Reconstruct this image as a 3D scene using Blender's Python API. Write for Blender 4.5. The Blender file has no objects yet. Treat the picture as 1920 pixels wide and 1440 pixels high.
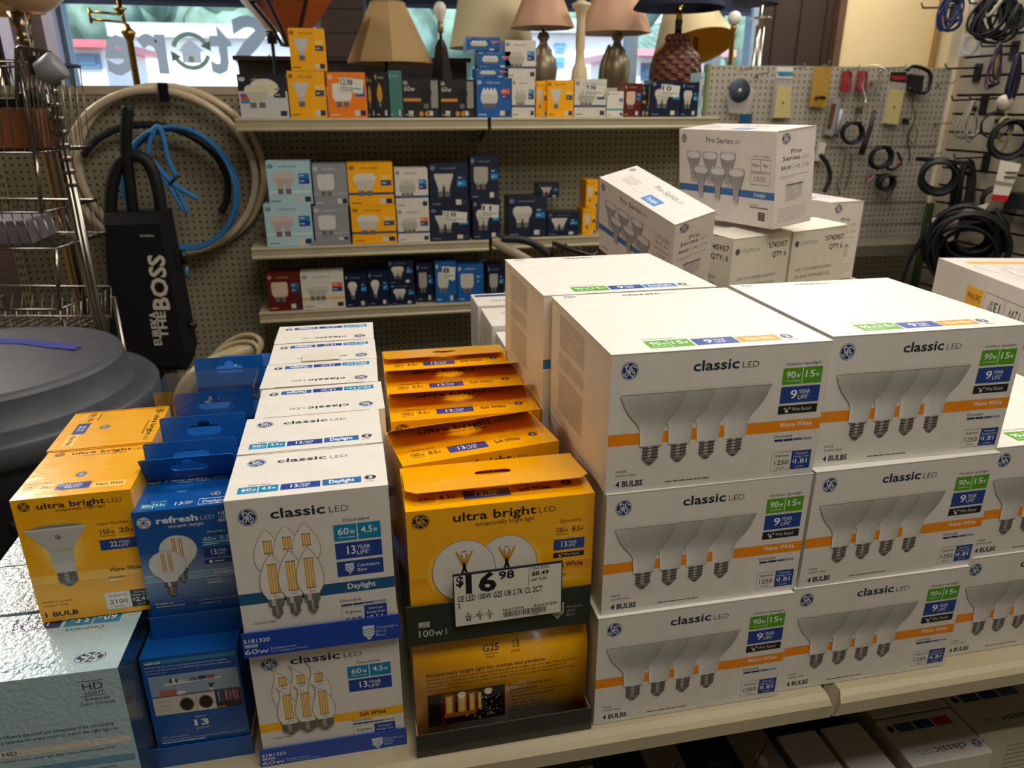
import bpy, math, random
from mathutils import Vector, Matrix
random.seed(7)
SC = bpy.context.scene
COL = SC.collection
PI = math.pi
R = math.radians
# ------------------------------------------------------------------ camera
CH = 1.55
cam_d = bpy.data.cameras.new('camera')
cam = bpy.data.objects.new('camera', cam_d)
COL.objects.link(cam)
cam.location = (0, 0, CH)
cam.rotation_euler = (R(90 - 20.8), 0, R(-11.56))
cam_d.sensor_width = 36
cam_d.lens = 36 * 1384.4 / 1920
cam_d.clip_start = 0.02
cam_d.dof.use_dof = True
cam_d.dof.focus_distance = 0.92
cam_d.dof.aperture_fstop = 8.0
SC.camera = cam
# ------------------------------------------------------------------ view, world, sun
SC.view_settings.view_transform = 'Standard'
SC.view_settings.look = 'None'
SC.view_settings.gamma = 1
SC.view_settings.use_curve_mapping = False
SC.view_settings.exposure = -0.06
SC.cycles.use_denoising = True
SC.cycles.max_bounces = 8
SC.cycles.sample_clamp_indirect = 4
SC.cycles.caustics_reflective = False
SC.cycles.caustics_refractive = False
wd = bpy.data.worlds.new('sky')
SC.world = wd
wd.use_nodes = True
wn = wd.node_tree
bg = wn.nodes['Background']
sk = wn.nodes.new('ShaderNodeTexSky')
sk.sky_type = 'NISHITA'
sk.sun_disc = False
sk.sun_elevation = R(48)
sk.sun_rotation = R(200)
wn.links.new(sk.outputs[0], bg.inputs[0])
bg.inputs[1].default_value = 0.5


def lamp(name, kind, loc, rot, energy, col, sx=1.0, sy=1.0):
    d = bpy.data.lights.new(name, kind)
    d.energy = energy
    d.color = col
    if kind == 'AREA':
        d.shape = 'RECTANGLE'
        d.size = sx
        d.size_y = sy
    o = bpy.data.objects.new(name, d)
    COL.objects.link(o)
    o.location = loc
    o.rotation_euler = rot
    return o


s = lamp('sun', 'SUN', (0, -5, 9), (R(42), 0, R(-14)), 6.5, (1, .96, .9))
s.data.angle = R(.5)
WARM = (1.0, .93, .83)
CEIL = 3.0
for nm, x, y, sx, sy, e in (
        ('unseen_ceiling_light', .60, 1.20, 1.2, .6, 25),
        ('unseen_ceiling_light', .45, .02, 1.2, .6, 28),
        ('unseen_ceiling_light', 2.0, .5, 1.2, .6, 12),
        ('unseen_ceiling_light', -2.42, 3.70, 1.2, 1.2, 74),
        ('unseen_ceiling_light', 1.75, 2.6, 1.2, .6, 26),
        ('unseen_ceiling_light', 2.65, 3.75, 1.0, .6, 34)):  # added light, no fixture seen: brightens the cream wall and nearby lampshades
    lamp(nm, 'AREA', (x, y, CEIL - .02), (0, 0, 0), e, WARM, sx, sy)

# ------------------------------------------------------------------ pixel -> place
_cr = cam.rotation_euler.to_matrix()


def at(px, py, X=None, Y=None, Z=None):
    d = _cr @ Vector(((px - 960) / 1384.4, -(py - 720) / 1384.4, -1))
    t = X / d.x if X is not None else (Y / d.y if Y is not None else (Z - CH) / d.z)
    return Vector((0, 0, CH)) + d * t


# ------------------------------------------------------------------ materials
def lin(c):
    return c / 12.92 if c <= .04045 else ((c + .055) / 1.055) ** 2.4


_hx = {}


def hx(h):
    if isinstance(h, tuple):
        return h
    if h not in _hx:
        _hx[h] = tuple(lin(int(h[i:i + 2], 16) / 255) for i in (1, 3, 5))
    return _hx[h]


def newmat(name):
    m = bpy.data.materials.new(name)
    m.use_nodes = True
    return m, m.node_tree, m.node_tree.nodes['Principled BSDF']


def inkmat(name, rough, metal=0.0, coat=0.0, bump=0.0, bscale=60.0, spec=.5, mott=.04):
    m, nt, p = newmat(name)
    a = nt.nodes.new('ShaderNodeAttribute')
    a.attribute_name = 'ink'
    tc = nt.nodes.new('ShaderNodeTexCoord')
    nz = nt.nodes.new('ShaderNodeTexNoise')
    nz.inputs['Scale'].default_value = bscale
    nz.inputs['Detail'].default_value = 3
    nt.links.new(tc.outputs['Object'], nz.inputs['Vector'])
    mx = nt.nodes.new('ShaderNodeMix')
    mx.data_type = 'RGBA'
    mx.blend_type = 'MULTIPLY'
    mx.inputs[0].default_value = mott * 4
    nt.links.new(a.outputs['Color'], mx.inputs[6])
    nt.links.new(nz.outputs['Fac'], mx.inputs[7])
    sc = nt.nodes.new('ShaderNodeVectorMath')
    sc.operation = 'SCALE'
    sc.inputs['Scale'].default_value = 1 + mott * 2
    nt.links.new(mx.outputs[2], sc.inputs[0])
    nt.links.new(sc.outputs[0], p.inputs['Base Color'])
    p.inputs['Roughness'].default_value = rough
    p.inputs['Metallic'].default_value = metal
    p.inputs['Coat Weight'].default_value = coat
    p.inputs['Coat Roughness'].default_value = .12
    p.inputs['Specular IOR Level'].default_value = spec
    if bump:
        b = nt.nodes.new('ShaderNodeBump')
        b.inputs['Strength'].default_value = bump
        b.inputs['Distance'].default_value = .002
        nt.links.new(nz.outputs['Fac'], b.inputs['Height'])
        nt.links.new(b.outputs['Normal'], p.inputs['Normal'])
        nt.links.new(b.outputs['Normal'], p.inputs['Coat Normal'])
    return m


CARD = inkmat('white_card', .45, bump=.12, bscale=45, spec=.4)
GLOSS = inkmat('glossy_card', .26, coat=.8, bump=.25, bscale=38, spec=.5)
SILK = inkmat('coated_blue_card', .34, coat=.2, bump=.2, bscale=40)
PEEL = inkmat('orange_peel_card', .16, coat=1.0, bump=.45, bscale=190)
MATTE = inkmat('matte_surface', .75, bump=.1, bscale=90, spec=.3)
PLAS = inkmat('plastic', .4, bump=.05, bscale=60)
RUBBER = inkmat('rubber', .55, bump=.05, bscale=80, spec=.35)
METAL = inkmat('polished_metal', .22, metal=1.0)
SATIN = inkmat('satin_metal', .38, metal=.6, bump=.05)
PAINT = inkmat('painted_steel', .38, bump=.06, bscale=25, mott=.06)
CLOTH = inkmat('woven_cloth', .9, bump=.25, bscale=400, spec=.2)
POLY = inkmat('scuffed_polyethylene', .5, bump=.15, bscale=30, mott=.1)
SHADE = inkmat('lampshade_fabric', .85, bump=.15, bscale=300, spec=.2)
_p = SHADE.node_tree.nodes['Principled BSDF']
WOOD = inkmat('wood', .5, bump=.1, bscale=20, mott=.12)


def clear(name, col, mixf, rough=.08):
    m, nt, p = newmat(name)
    nt.nodes.remove(p)
    out = nt.nodes['Material Output']
    t = nt.nodes.new('ShaderNodeBsdfTransparent')
    t.inputs[0].default_value = (*col, 1)
    g = nt.nodes.new('ShaderNodeBsdfGlossy')
    g.inputs['Roughness'].default_value = rough
    nz = nt.nodes.new('ShaderNodeTexNoise')
    nz.inputs['Scale'].default_value = 25
    b = nt.nodes.new('ShaderNodeBump')
    b.inputs['Strength'].default_value = .2 if rough > .1 else .02
    b.inputs['Distance'].default_value = .003
    nt.links.new(nz.outputs['Fac'], b.inputs['Height'])
    nt.links.new(b.outputs['Normal'], g.inputs['Normal'])
    mx = nt.nodes.new('ShaderNodeMixShader')
    mx.inputs[0].default_value = mixf
    nt.links.new(t.outputs[0], mx.inputs[1])
    nt.links.new(g.outputs[0], mx.inputs[2])
    nt.links.new(mx.outputs[0], out.inputs[0])
    return m


GLASS = clear('window_glass', (.93, .96, .97), .05)
FROST, _nt, _pp = newmat('frosted_plastic')
_tr = _nt.nodes.new('ShaderNodeBsdfTransparent')
_mx = _nt.nodes.new('ShaderNodeMixShader')
_nz = _nt.nodes.new('ShaderNodeTexNoise')
_nz.inputs['Scale'].default_value = 40
_mr = _nt.nodes.new('ShaderNodeMapRange')
_mr.inputs['To Min'].default_value = .15
_mr.inputs['To Max'].default_value = .42
_nt.links.new(_nz.outputs['Fac'], _mr.inputs['Value'])
_nt.links.new(_mr.outputs[0], _mx.inputs[0])
_pp.inputs['Base Color'].default_value = (.62, .59, .54, 1)
_pp.inputs['Roughness'].default_value = .25
_nt.links.new(_tr.outputs[0], _mx.inputs[1])
_nt.links.new(_pp.outputs[0], _mx.inputs[2])
_nt.links.new(_mx.outputs[0], _nt.nodes['Material Output'].inputs[0])
BAG = clear('clear_plastic', (.9, .92, .92), .16, .2)


VINYL, _nt, _pp = newmat('translucent_vinyl')
_tr = _nt.nodes.new('ShaderNodeBsdfTranslucent')
_mx = _nt.nodes.new('ShaderNodeMixShader')
_at = _nt.nodes.new('ShaderNodeAttribute')
_at.attribute_name = 'ink'
_nt.links.new(_at.outputs['Color'], _pp.inputs['Base Color'])
_nt.links.new(_at.outputs['Color'], _tr.inputs[0])
_mx.inputs[0].default_value = .55
_nt.links.new(_pp.outputs[0], _mx.inputs[1])
_nt.links.new(_tr.outputs[0], _mx.inputs[2])
_nt.links.new(_mx.outputs[0], _nt.nodes['Material Output'].inputs[0])


def pegmat(name, base, pitch=.0254, rad=.17, hole=(.012, .010, .007)):
    m, nt, p = newmat(name)
    N, L = nt.nodes.new, nt.links.new
    tc = N('ShaderNodeTexCoord')
    sp = N('ShaderNodeSeparateXYZ')
    L(tc.outputs['Object'], sp.inputs[0])

    def mth(op, a, b=None):
        n = N('ShaderNodeMath')
        n.operation = op
        for i, v in enumerate((a, b)):
            if v is None:
                continue
            if isinstance(v, (int, float)):
                n.inputs[i].default_value = v
            else:
                L(v, n.inputs[i])
        return n.outputs[0]

    def cell(s):
        return mth('SUBTRACT', mth('FRACT', mth('DIVIDE', s, pitch)), .5)
    u, v = cell(sp.outputs['X']), cell(sp.outputs['Z'])
    d = mth('SQRT', mth('ADD', mth('MULTIPLY', u, u), mth('MULTIPLY', v, v)))
    h = mth('LESS_THAN', d, rad)
    nz = N('ShaderNodeTexNoise')
    nz.inputs['Scale'].default_value = 6
    L(tc.outputs['Object'], nz.inputs['Vector'])
    rp = N('ShaderNodeMix')
    rp.data_type = 'RGBA'
    rp.inputs[6].default_value = (*[c * .9 for c in base], 1)
    rp.inputs[7].default_value = (*base, 1)
    L(nz.outputs['Fac'], rp.inputs[0])
    mx = N('ShaderNodeMix')
    mx.data_type = 'RGBA'
    L(h, mx.inputs[0])
    L(rp.outputs[2], mx.inputs[6])
    mx.inputs[7].default_value = (*hole, 1)
    L(mx.outputs[2], p.inputs['Base Color'])
    p.inputs['Roughness'].default_value = .6
    p.inputs['Specular IOR Level'].default_value = .3
    return m


PEG = pegmat('pegboard', hx('#98917a'))
PEGW = pegmat('white_pegboard', hx('#a7a196'), rad=.22, hole=(.17, .14, .10))


def plain(name, c1, c2, scale, rough, stretch=(1, 1, 1), bump=.1, detail=4):
    m, nt, p = newmat(name)
    N, L = nt.nodes.new, nt.links.new
    tc = N('ShaderNodeTexCoord')
    mp = N('ShaderNodeMapping')
    mp.inputs['Scale'].default_value = stretch
    L(tc.outputs['Object'], mp.inputs['Vector'])
    nz = N('ShaderNodeTexNoise')
    nz.inputs['Scale'].default_value = scale
    nz.inputs['Detail'].default_value = detail
    L(mp.outputs[0], nz.inputs['Vector'])
    r = N('ShaderNodeValToRGB')
    r.color_ramp.elements[0].position = .3
    r.color_ramp.elements[1].position = .7
    r.color_ramp.elements[0].color = (*hx(c1), 1)
    r.color_ramp.elements[1].color = (*hx(c2), 1)
    L(nz.outputs['Fac'], r.inputs[0])
    L(r.outputs[0], p.inputs['Base Color'])
    p.inputs['Roughness'].default_value = rough
    b = N('ShaderNodeBump')
    b.inputs['Strength'].default_value = bump
    b.inputs['Distance'].default_value = .01
    L(nz.outputs['Fac'], b.inputs['Height'])
    L(b.outputs['Normal'], p.inputs['Normal'])
    return m


CREAM_WALL = plain('cream_wall', '#cdb88c', '#d6c296', 3, .7, bump=.03)
DARKWOOD = plain('brown_siding', '#3e2f29', '#4a3931', 5, .6, (1, 1, 8))
FLOOR = plain('worn_vinyl_floor', '#5e5850', '#7a7368', 9, .45)
CEILM = plain('ceiling_tile', '#b9b3a4', '#c6c0b2', 40, .9)
DECKM = plain('cream_enamel', '#a69b7d', '#aea487', 8, .4, bump=.02)
ASPH = plain('asphalt', '#8b8b8b', '#a3a3a1', 4, .9)
TREES = plain('hillside_trees', '#46604e', '#8fae9e', 1.3, .9, bump=.6)
STUCCO = plain('white_siding', '#e2e6e8', '#eef0f0', 12, .8)

# ------------------------------------------------------------------ mesh builder
EPS = .00006


class MB:
    def __init__(s):
        s.v, s.f, s.c, s.m, s.sm = [], [], [], [], []

    def add(s, vs, fs, col, mat=0, smooth=False):
        b = len(s.v)
        s.v += [tuple(v) for v in vs]
        col = hx(col)
        for f in fs:
            s.f.append(tuple(b + i for i in f))
            s.c.append(col)
            s.m.append(mat)
            s.sm.append(smooth)

    def box(s, lo, hi, col, mat=0, M=None):
        x0, y0, z0 = lo
        x1, y1, z1 = hi
        vs = [Vector(p) for p in ((x0, y0, z0), (x1, y0, z0), (x1, y1, z0), (x0, y1, z0),
                                  (x0, y0, z1), (x1, y0, z1), (x1, y1, z1), (x0, y1, z1))]
        if M is not None:
            vs = [M @ v for v in vs]
        s.add(vs, [(0, 3, 2, 1), (4, 5, 6, 7), (0, 1, 5, 4), (1, 2, 6, 5), (2, 3, 7, 6), (3, 0, 4, 7)], col, mat)

    def prism(s, base, off, col, mat=0):
        """extrude polygon (list of points) by vector off"""
        n = len(base)
        base = [Vector(p) for p in base]
        top = [p + Vector(off) for p in base]
        s.add(base + top, [tuple(range(n - 1, -1, -1)), tuple(range(n, 2 * n))] +
              [(i, (i + 1) % n, n + (i + 1) % n, n + i) for i in range(n)], col, mat)

    def tube(s, pts, r, col, n=8, mat=0, closed=False, caps=True):
        P = [Vector(p) for p in pts]
        m = len(P)
        vs, fs = [], []
        prev = None
        for i, p in enumerate(P):
            a = P[(i - 1) % m] if (closed or i > 0) else p
            b = P[(i + 1) % m] if (closed or i < m - 1) else p
            t = (b - a)
            t = t.normalized() if t.length > 1e-9 else Vector((0, 0, 1))
            if prev is None:
                u = t.orthogonal().normalized()
            else:
                u = prev - t * prev.dot(t)
                u = u.normalized() if u.length > 1e-6 else t.orthogonal().normalized()
            prev = u
            w = t.cross(u)
            rr = r[i] if isinstance(r, (list, tuple)) else r
            for k in range(n):
                g = 2 * PI * k / n
                vs.append(p + (u * math.cos(g) + w * math.sin(g)) * rr)
        for i in range(m if closed else m - 1):
            j = (i + 1) % m
            for k in range(n):
                k2 = (k + 1) % n
                fs.append((i * n + k, i * n + k2, j * n + k2, j * n + k))
        if caps and not closed:
            fs.append(tuple(range(n - 1, -1, -1)))
            fs.append(tuple((m - 1) * n + k for k in range(n)))
        s.add(vs, fs, col, mat, True)

    def lathe(s, prof, col, n=28, mat=0, c=(0, 0, 0), M=None, smooth=True, cols=None, cap=True):
        """profile of (radius, z)"""
        vs, fs = [], []
        for r, z in prof:
            for k in range(n):
                g = 2 * PI * k / n
                p = Vector((c[0] + r * math.cos(g), c[1] + r * math.sin(g), c[2] + z))
                vs.append(M @ p if M is not None else p)
        m = len(prof)
        b = len(s.v)
        s.v += [tuple(v) for v in vs]
        for i in range(m - 1):
            cc = hx(cols[i]) if cols else hx(col)
            for k in range(n):
                k2 = (k + 1) % n
                s.f.append((b + i * n + k, b + i * n + k2, b + (i + 1) * n + k2, b + (i + 1) * n + k))
                s.c.append(cc)
                s.m.append(mat)
                s.sm.append(smooth)
        if cap:
            for i, rev in ((0, True), (m - 1, False)):
                if prof[i][0] > 1e-5:
                    ring = [b + i * n + k for k in range(n)]
                    s.f.append(tuple(reversed(ring)) if rev else tuple(ring))
                    s.c.append(hx(cols[min(i, m - 2)]) if cols else hx(col))
                    s.m.append(mat)
                    s.sm.append(False)

    def build(s, name, mats, parent=None, loc=None, bevel=0.0):
        me = bpy.data.meshes.new(name)
        me.from_pydata(s.v, [], s.f)
        at_ = me.attributes.new('ink', 'FLOAT_COLOR', 'FACE')
        buf = []
        for c in s.c:
            buf += (*c, 1.0)
        at_.data.foreach_set('color', buf)
        for m in (mats if isinstance(mats, (list, tuple)) else [mats]):
            me.materials.append(m)
        me.polygons.foreach_set('material_index', s.m)
        me.polygons.foreach_set('use_smooth', s.sm)
        me.update()
        o = bpy.data.objects.new(name, me)
        COL.objects.link(o)
        if parent is not None:
            o.parent = parent
        if loc is not None:
            o.location = loc
        if bevel:
            b = o.modifiers.new('soft_edges', 'BEVEL')
            b.width = bevel
            b.segments = 2
            b.limit_method = 'ANGLE'
            b.angle_limit = R(50)
        return o


def tag(o, label=None, cat=None, group=None, kind=None):
    if label:
        o['label'] = label
    if cat:
        o['category'] = cat
    if group:
        o['group'] = group
    if kind:
        o['kind'] = kind
    return o


def empty(name, loc, rz=0):
    o = bpy.data.objects.new(name, None)
    COL.objects.link(o)
    o.location = loc
    o.rotation_euler = (0, 0, rz)
    o.empty_display_size = .05
    return o


def dup(root, loc, rot=None, label=None, group=None):
    r = root.copy()
    COL.objects.link(r)
    r.location = loc
    if rot is not None:
        r.rotation_euler = rot
    if label:
        r['label'] = label
    if group:
        r['group'] = group
    for ch in list(root.children):
        c = ch.copy()
        COL.objects.link(c)
        c.parent = r
        for g in list(ch.children):
            d = g.copy()
            COL.objects.link(d)
            d.parent = c
    return r


def arc(c, r, a0, a1, n, ax='xz'):
    out = []
    for i in range(n + 1):
        a = a0 + (a1 - a0) * i / n
        p = [c[0], c[1], c[2]]
        i0, i1 = 'xyz'.index(ax[0]), 'xyz'.index(ax[1])
        p[i0] += r * math.cos(a)
        p[i1] += r * math.sin(a)
        out.append(Vector(p))
    return out


def smooth_path(pts, n=6):
    P = [Vector(p) for p in pts]
    out = []
    for i in range(len(P) - 1):
        p0, p1, p2, p3 = P[max(i - 1, 0)], P[i], P[i + 1], P[min(i + 2, len(P) - 1)]
        for k in range(n):
            t = k / n
            out.append(.5 * ((2 * p1) + (p2 - p0) * t + (2 * p0 - 5 * p1 + 4 * p2 - p3) * t * t +
                             (3 * p1 - p0 - 3 * p2 + p3) * t ** 3))
    out.append(P[-1])
    return out


# ------------------------------------------------------------------ printing
_fc = bpy.data.curves.new('type_setter', 'FONT')
_fo = bpy.data.objects.new('type_setter', _fc)
_fc.resolution_u = 2
_tc = {}


def glyphs(t, bold):
    k = (t, bold)
    if k not in _tc:
        _fc.body = t
        _fc.offset = bold
        me = _fo.to_mesh()
        vs = [(v.co.x / .682, v.co.y / .682) for v in me.vertices]
        fs = [tuple(p.vertices) for p in me.polygons]
        _fo.to_mesh_clear()
        x0 = min(v[0] for v in vs)
        vs = [(x - x0, y) for x, y in vs]
        _tc[k] = (vs, fs, max(v[0] for v in vs))
    return _tc[k]


class Face:
    """a rectangle of a mesh that takes printing; a to the right, b up, both 0..1"""

    def __init__(s, mb, o, u, v, mat=0):
        s.mb, s.o, s.u, s.v, s.mat = mb, Vector(o), Vector(u), Vector(v), mat
        s.n = s.u.cross(s.v).normalized()
        s.w, s.h = s.u.length, s.v.length
        s.bend = None

    def P(s, a, b, l):
        p = s.o + s.u * a + s.v * b + s.n * (EPS * l)
        if s.bend:
            p.y += s.bend(p.z)
        return p

    def poly(s, pts, col, l=1):
        s.mb.add([s.P(a, b, l) for a, b in pts], [tuple(range(len(pts)))], col, s.mat)

    def rect(s, a0, b0, a1, b1, col, l=1):
        s.poly([(a0, b0), (a1, b0), (a1, b1), (a0, b1)], col, l)

    def ell(s, a, b, ra, rb, col, l=1, n=24):
        s.poly([(a + ra * math.cos(2 * PI * k / n), b + rb * math.sin(2 * PI * k / n)) for k in range(n)], col, l)

    def line(s, pts, w, col, l=1, closed=False):
        """stroke of width w metres"""
        W, H = s.w, s.h
        P = [Vector((a * W, b * H)) for a, b in pts]
        n = len(P)
        L, Rr = [], []
        for i in range(n):
            a = P[(i - 1) % n] if (closed or i) else P[i]
            b = P[(i + 1) % n] if (closed or i < n - 1) else P[i]
            t = (b - a)
            t = t.normalized() if t.length > 1e-9 else Vector((1, 0))
            q = Vector((-t.y, t.x)) * (w / 2)
            L.append(P[i] + q)
            Rr.append(P[i] - q)
        vs = [s.P(p.x / W, p.y / H, l) for p in L + Rr]
        m = n if closed else n - 1
        s.mb.add(vs, [(n + i, n + (i + 1) % n, (i + 1) % n, i) for i in range(m)], col, s.mat)

    def ring(s, a, b, ra, rb, w, col, l=1, n=28, a0=0, a1=2 * PI):
        full = abs(a1 - a0 - 2 * PI) < 1e-6
        k_ = n if full else n + 1
        s.line([(a + ra * math.cos(a0 + (a1 - a0) * k / n), b + rb * math.sin(a0 + (a1 - a0) * k / n)) for k in range(k_)],
               w, col, l, full)

    def frame(s, a0, b0, a1, b1, w, col, l=1):
        s.line([(a0, b0), (a1, b0), (a1, b1), (a0, b1)], w, col, l, True)

    def text(s, t, a, b, a1, h, col, l=3, bold=0.0):
        """cap height h (share of face height), from a to a1 (None: natural width)"""
        vs, fs, w = glyphs(t, bold)
        sy = h
        sx = (a1 - a) / w if a1 is not None else h * s.h / s.w
        s.mb.add([s.P(a + x * sx, b + y * sy, l) for x, y in vs], fs, col, s.mat)

    def lines(s, a0, b0, a1, b1, n, col, l=2, fill=.45, seed=1):
        """body copy too small to read: broken hair-line rows"""
        rnd = random.Random(seed)
        dh = (b1 - b0) / n
        for i in range(n):
            y = b1 - (i + 1) * dh
            x = a0
            e = a1 if i < n - 1 else a0 + (a1 - a0) * rnd.uniform(.4, .9)
            while x < e:
                wl = min((a1 - a0) * rnd.uniform(.03, .11), e - x)
                s.rect(x, y + dh * .25, x + wl, y + dh * (.25 + fill), col, l)
                x += wl + (a1 - a0) * .012


SCRIPT_G = [(.02, .30), (-.02, .46), (-.17, .56), (-.36, .46), (-.44, .24), (-.38, .06), (-.22, .02), (-.06, .18), (.02, .36),
            (-.04, .1), (-.12, -.28), (-.24, -.54), (-.44, -.56), (-.54, -.38), (-.42, -.2), (-.2, -.1), (.05, .0)]
SCRIPT_E = [(.5, .34), (.46, .52), (.3, .58), (.16, .42), (.2, .2), (.38, .1), (.16, .02), (.04, -.22), (.12, -.48), (.32, -.58),
            (.52, -.46), (.58, -.24), (.46, -.08), (.32, -.16), (.32, -.32)]


def roundel(F, a, b, ra, rb, dark, light, l=2, fine=True):
    """the maker's round monogram"""
    F.ell(a, b, ra, rb, dark, l, 32)
    if not fine:
        F.ring(a, b, ra * .55, rb * .55, ra * F.w * .22, light, l + 1, 14)
        return
    F.ring(a, b, ra * .9, rb * .9, ra * F.w * .07, light, l + 1, 32)
    for k in range(4):
        g = PI / 2 * k + .35
        F.line([(a + ra * q * math.cos(g + d), b + rb * q * math.sin(g + d)) for q, d in
                ((.86, .0), (.74, .18), (.68, .42), (.74, .62))], ra * F.w * .1, light, l + 1)
    for S in (SCRIPT_G, SCRIPT_E):
        P = smooth_path([(x, y, 0) for x, y in S], 3)
        F.line([(a + ra * p.x, b + rb * p.y) for p in P], ra * F.w * .115, light, l + 1)


def sil(F, cx, top, bot, hw, prof, cols, l=3):
    """a printed bulb: profile (half-width, height) from top 1 to bottom 0, one tone per slice"""
    for i in range(len(prof) - 1):
        (w0, t0), (w1, t1) = prof[i], prof[i + 1]
        y0, y1 = bot + (top - bot) * t0, bot + (top - bot) * t1
        c = cols[i] if isinstance(cols, (list, tuple)) and not isinstance(cols[0], float) else cols
        F.poly([(cx - hw * w0, y0), (cx - hw * w1, y1), (cx + hw * w1, y1), (cx + hw * w0, y0)], c, l)


def sil_round(F, cx, top, bot, hw, prof, tones, l=3):
    """the same with a printed light edge and dark edge"""
    E = (-1, -.86, -.6, -.25, .15, .5, .8, 1)
    K = (1.16, 1.08, 1.0, .96, .93, .87, .80)
    P2, T2 = [prof[0]], []
    for i in range(len(prof) - 1):
        nx = tones[min(i + 1, len(tones) - 1)]
        for j in range(3):
            f = (j + 1) / 3
            P2.append(tuple(a + (b - a) * f for a, b in zip(prof[i], prof[i + 1])))
            T2.append(tuple(a + (b - a) * j / 3 for a, b in zip(hx(tones[i]), hx(nx))))
    prof, tones = P2, T2
    for i in range(len(prof) - 1):
        (w0, t0), (w1, t1) = prof[i], prof[i + 1]
        y0, y1 = bot + (top - bot) * t0, bot + (top - bot) * t1
        for j in range(7):
            c = tuple(min(1, v * K[j]) for v in hx(tones[i]))
            F.poly([(cx + hw * w0 * E[j], y0), (cx + hw * w1 * E[j], y1), (cx + hw * w1 * E[j + 1], y1), (cx + hw * w0 * E[j + 1], y0)], c, l)


def screw(F, cx, top, bot, hw, l=4):
    """printed screw base"""
    h = top - bot
    F.poly([(cx - hw, top), (cx - hw, bot + h * .3), (cx - hw * .35, bot), (cx + hw * .35, bot), (cx + hw, bot + h * .3), (cx + hw, top)], '#77736c', l)
    F.rect(cx - hw * .35, bot + h * .25, cx + hw * .15, top, '#b3afa7', l + 1)
    for k in range(4):
        y = top - h * (.08 + .18 * k)
        F.poly([(cx - hw * 1.08, y - h * .09), (cx + hw * 1.08, y - h * .03), (cx + hw * 1.08, y + h * .02), (cx - hw * 1.08, y - h * .04)], '#3b3835', l + 2)
    F.poly([(cx - hw * .4, bot + h * .06), (cx, bot - h * .04), (cx + hw * .4, bot + h * .06)], '#2d2b29', l + 2)


def carton_faces(mb, W, D, H, mat=0):
    return dict(front=Face(mb, (0, 0, 0), (W, 0, 0), (0, 0, H), mat),
                top=Face(mb, (0, 0, H), (W, 0, 0), (0, D, 0), mat),
                left=Face(mb, (0, D, 0), (0, -D, 0), (0, 0, H), mat),
                right=Face(mb, (W, 0, 0), (0, D, 0), (0, 0, H), mat),
                back=Face(mb, (W, D, 0), (-W, 0, 0), (0, 0, H), mat))
# ------------------------------------------------------------------ carton artwork
WHITE, NAVY, INKY = '#d9d5ce', '#1d2f62', '#20263c'
BLUE, TEAL, GREEN, ORANGE = '#1f3f8c', '#0f7fae', '#4f9a10', '#ea8a0c'
YEL, BLK = '#f7b000', '#1c1a18'
OFF = '#e4e0da'


def brand(F, t, a, b, a1, h, col, led, la, la1, lh):
    F.text(t, a, b, a1, h, col, 3, .018)
    F.text('LED', la, b, la1, lh, led, 3, -.012)


def year(F, n, a0, b0, a1, b1, col, ink='#e9edf4', l=2):
    F.rect(a0, b0, a1, b1, col, l)
    w, h = a1 - a0, b1 - b0
    F.text(n, a0 + w * .25, b0 + h * .27, a0 + w * .43, h * .5, ink, l + 1, .012)
    F.text('YEAR', a0 + w * .46, b0 + h * .53, a0 + w * .75, h * .24, ink, l + 1, .0)
    F.text("LIFE'", a0 + w * .46, b0 + h * .2, a0 + w * .72, h * .24, ink, l + 1, .0)


def watts(F, t1, t2, a0, b0, a1, b1, col, ink='#eef2f4', l=2, frame=None):
    w, h = a1 - a0, b1 - b0
    if col:
        F.rect(a0, b0, a1, b1, col, l)
    if frame:
        F.frame(a0, b0, a1, b1, .0008, frame, l)
    F.line([((a0 + a1) / 2, b0), ((a0 + a1) / 2, b1)], .0008, frame or ink, l + 1)
    F.text(t1, a0 + w * .09, b0 + h * .38, a0 + w * .32, h * .40, ink, l + 1, .008)
    F.text('w', a0 + w * .34, b0 + h * .38, a0 + w * .45, h * .36, ink, l + 1)
    F.text(t2, a0 + w * .58, b0 + h * .38, a0 + w * .82, h * .40, ink, l + 1, .008)
    F.text('w', a0 + w * .84, b0 + h * .38, a0 + w * .93, h * .36, ink, l + 1)
    F.rect(a0 + w * .09, b0 + h * .19, a0 + w * .44, b0 + h * .22, ink, l + 1)


def dimbar(F, a0, b0, a1, h, cols, l=2):
    n = len(cols)
    for i, c in enumerate(cols):
        x0 = a0 + (a1 - a0) * i / n
        F.rect(x0 + .002, b0, x0 + (a1 - a0) / n - .002, b0 + h, c, l)


def wet(F, a0, b0, a1, b1, l=2):
    w, h = a1 - a0, b1 - b0
    F.rect(a0, b0, a1, b1, BLK, l)
    for dx, dy, r in ((.22, .32, .07), (.16, .62, .035), (.29, .66, .04)):
        F.ell(a0 + w * dx, b0 + h * dy, w * r * .6, h * r * 3, '#d8dde0', l + 1, 10)
        F.poly([(a0 + w * (dx - r * .5), b0 + h * (dy + .04)), (a0 + w * (dx + r * .5), b0 + h * (dy + .04)), (a0 + w * dx, b0 + h * (dy + r * 5))], '#d8dde0', l + 1)
    F.text('Wet Rated', a0 + w * .35, b0 + h * .3, a0 + w * .84, h * .42, '#cfd3d6', l + 1)


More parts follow.
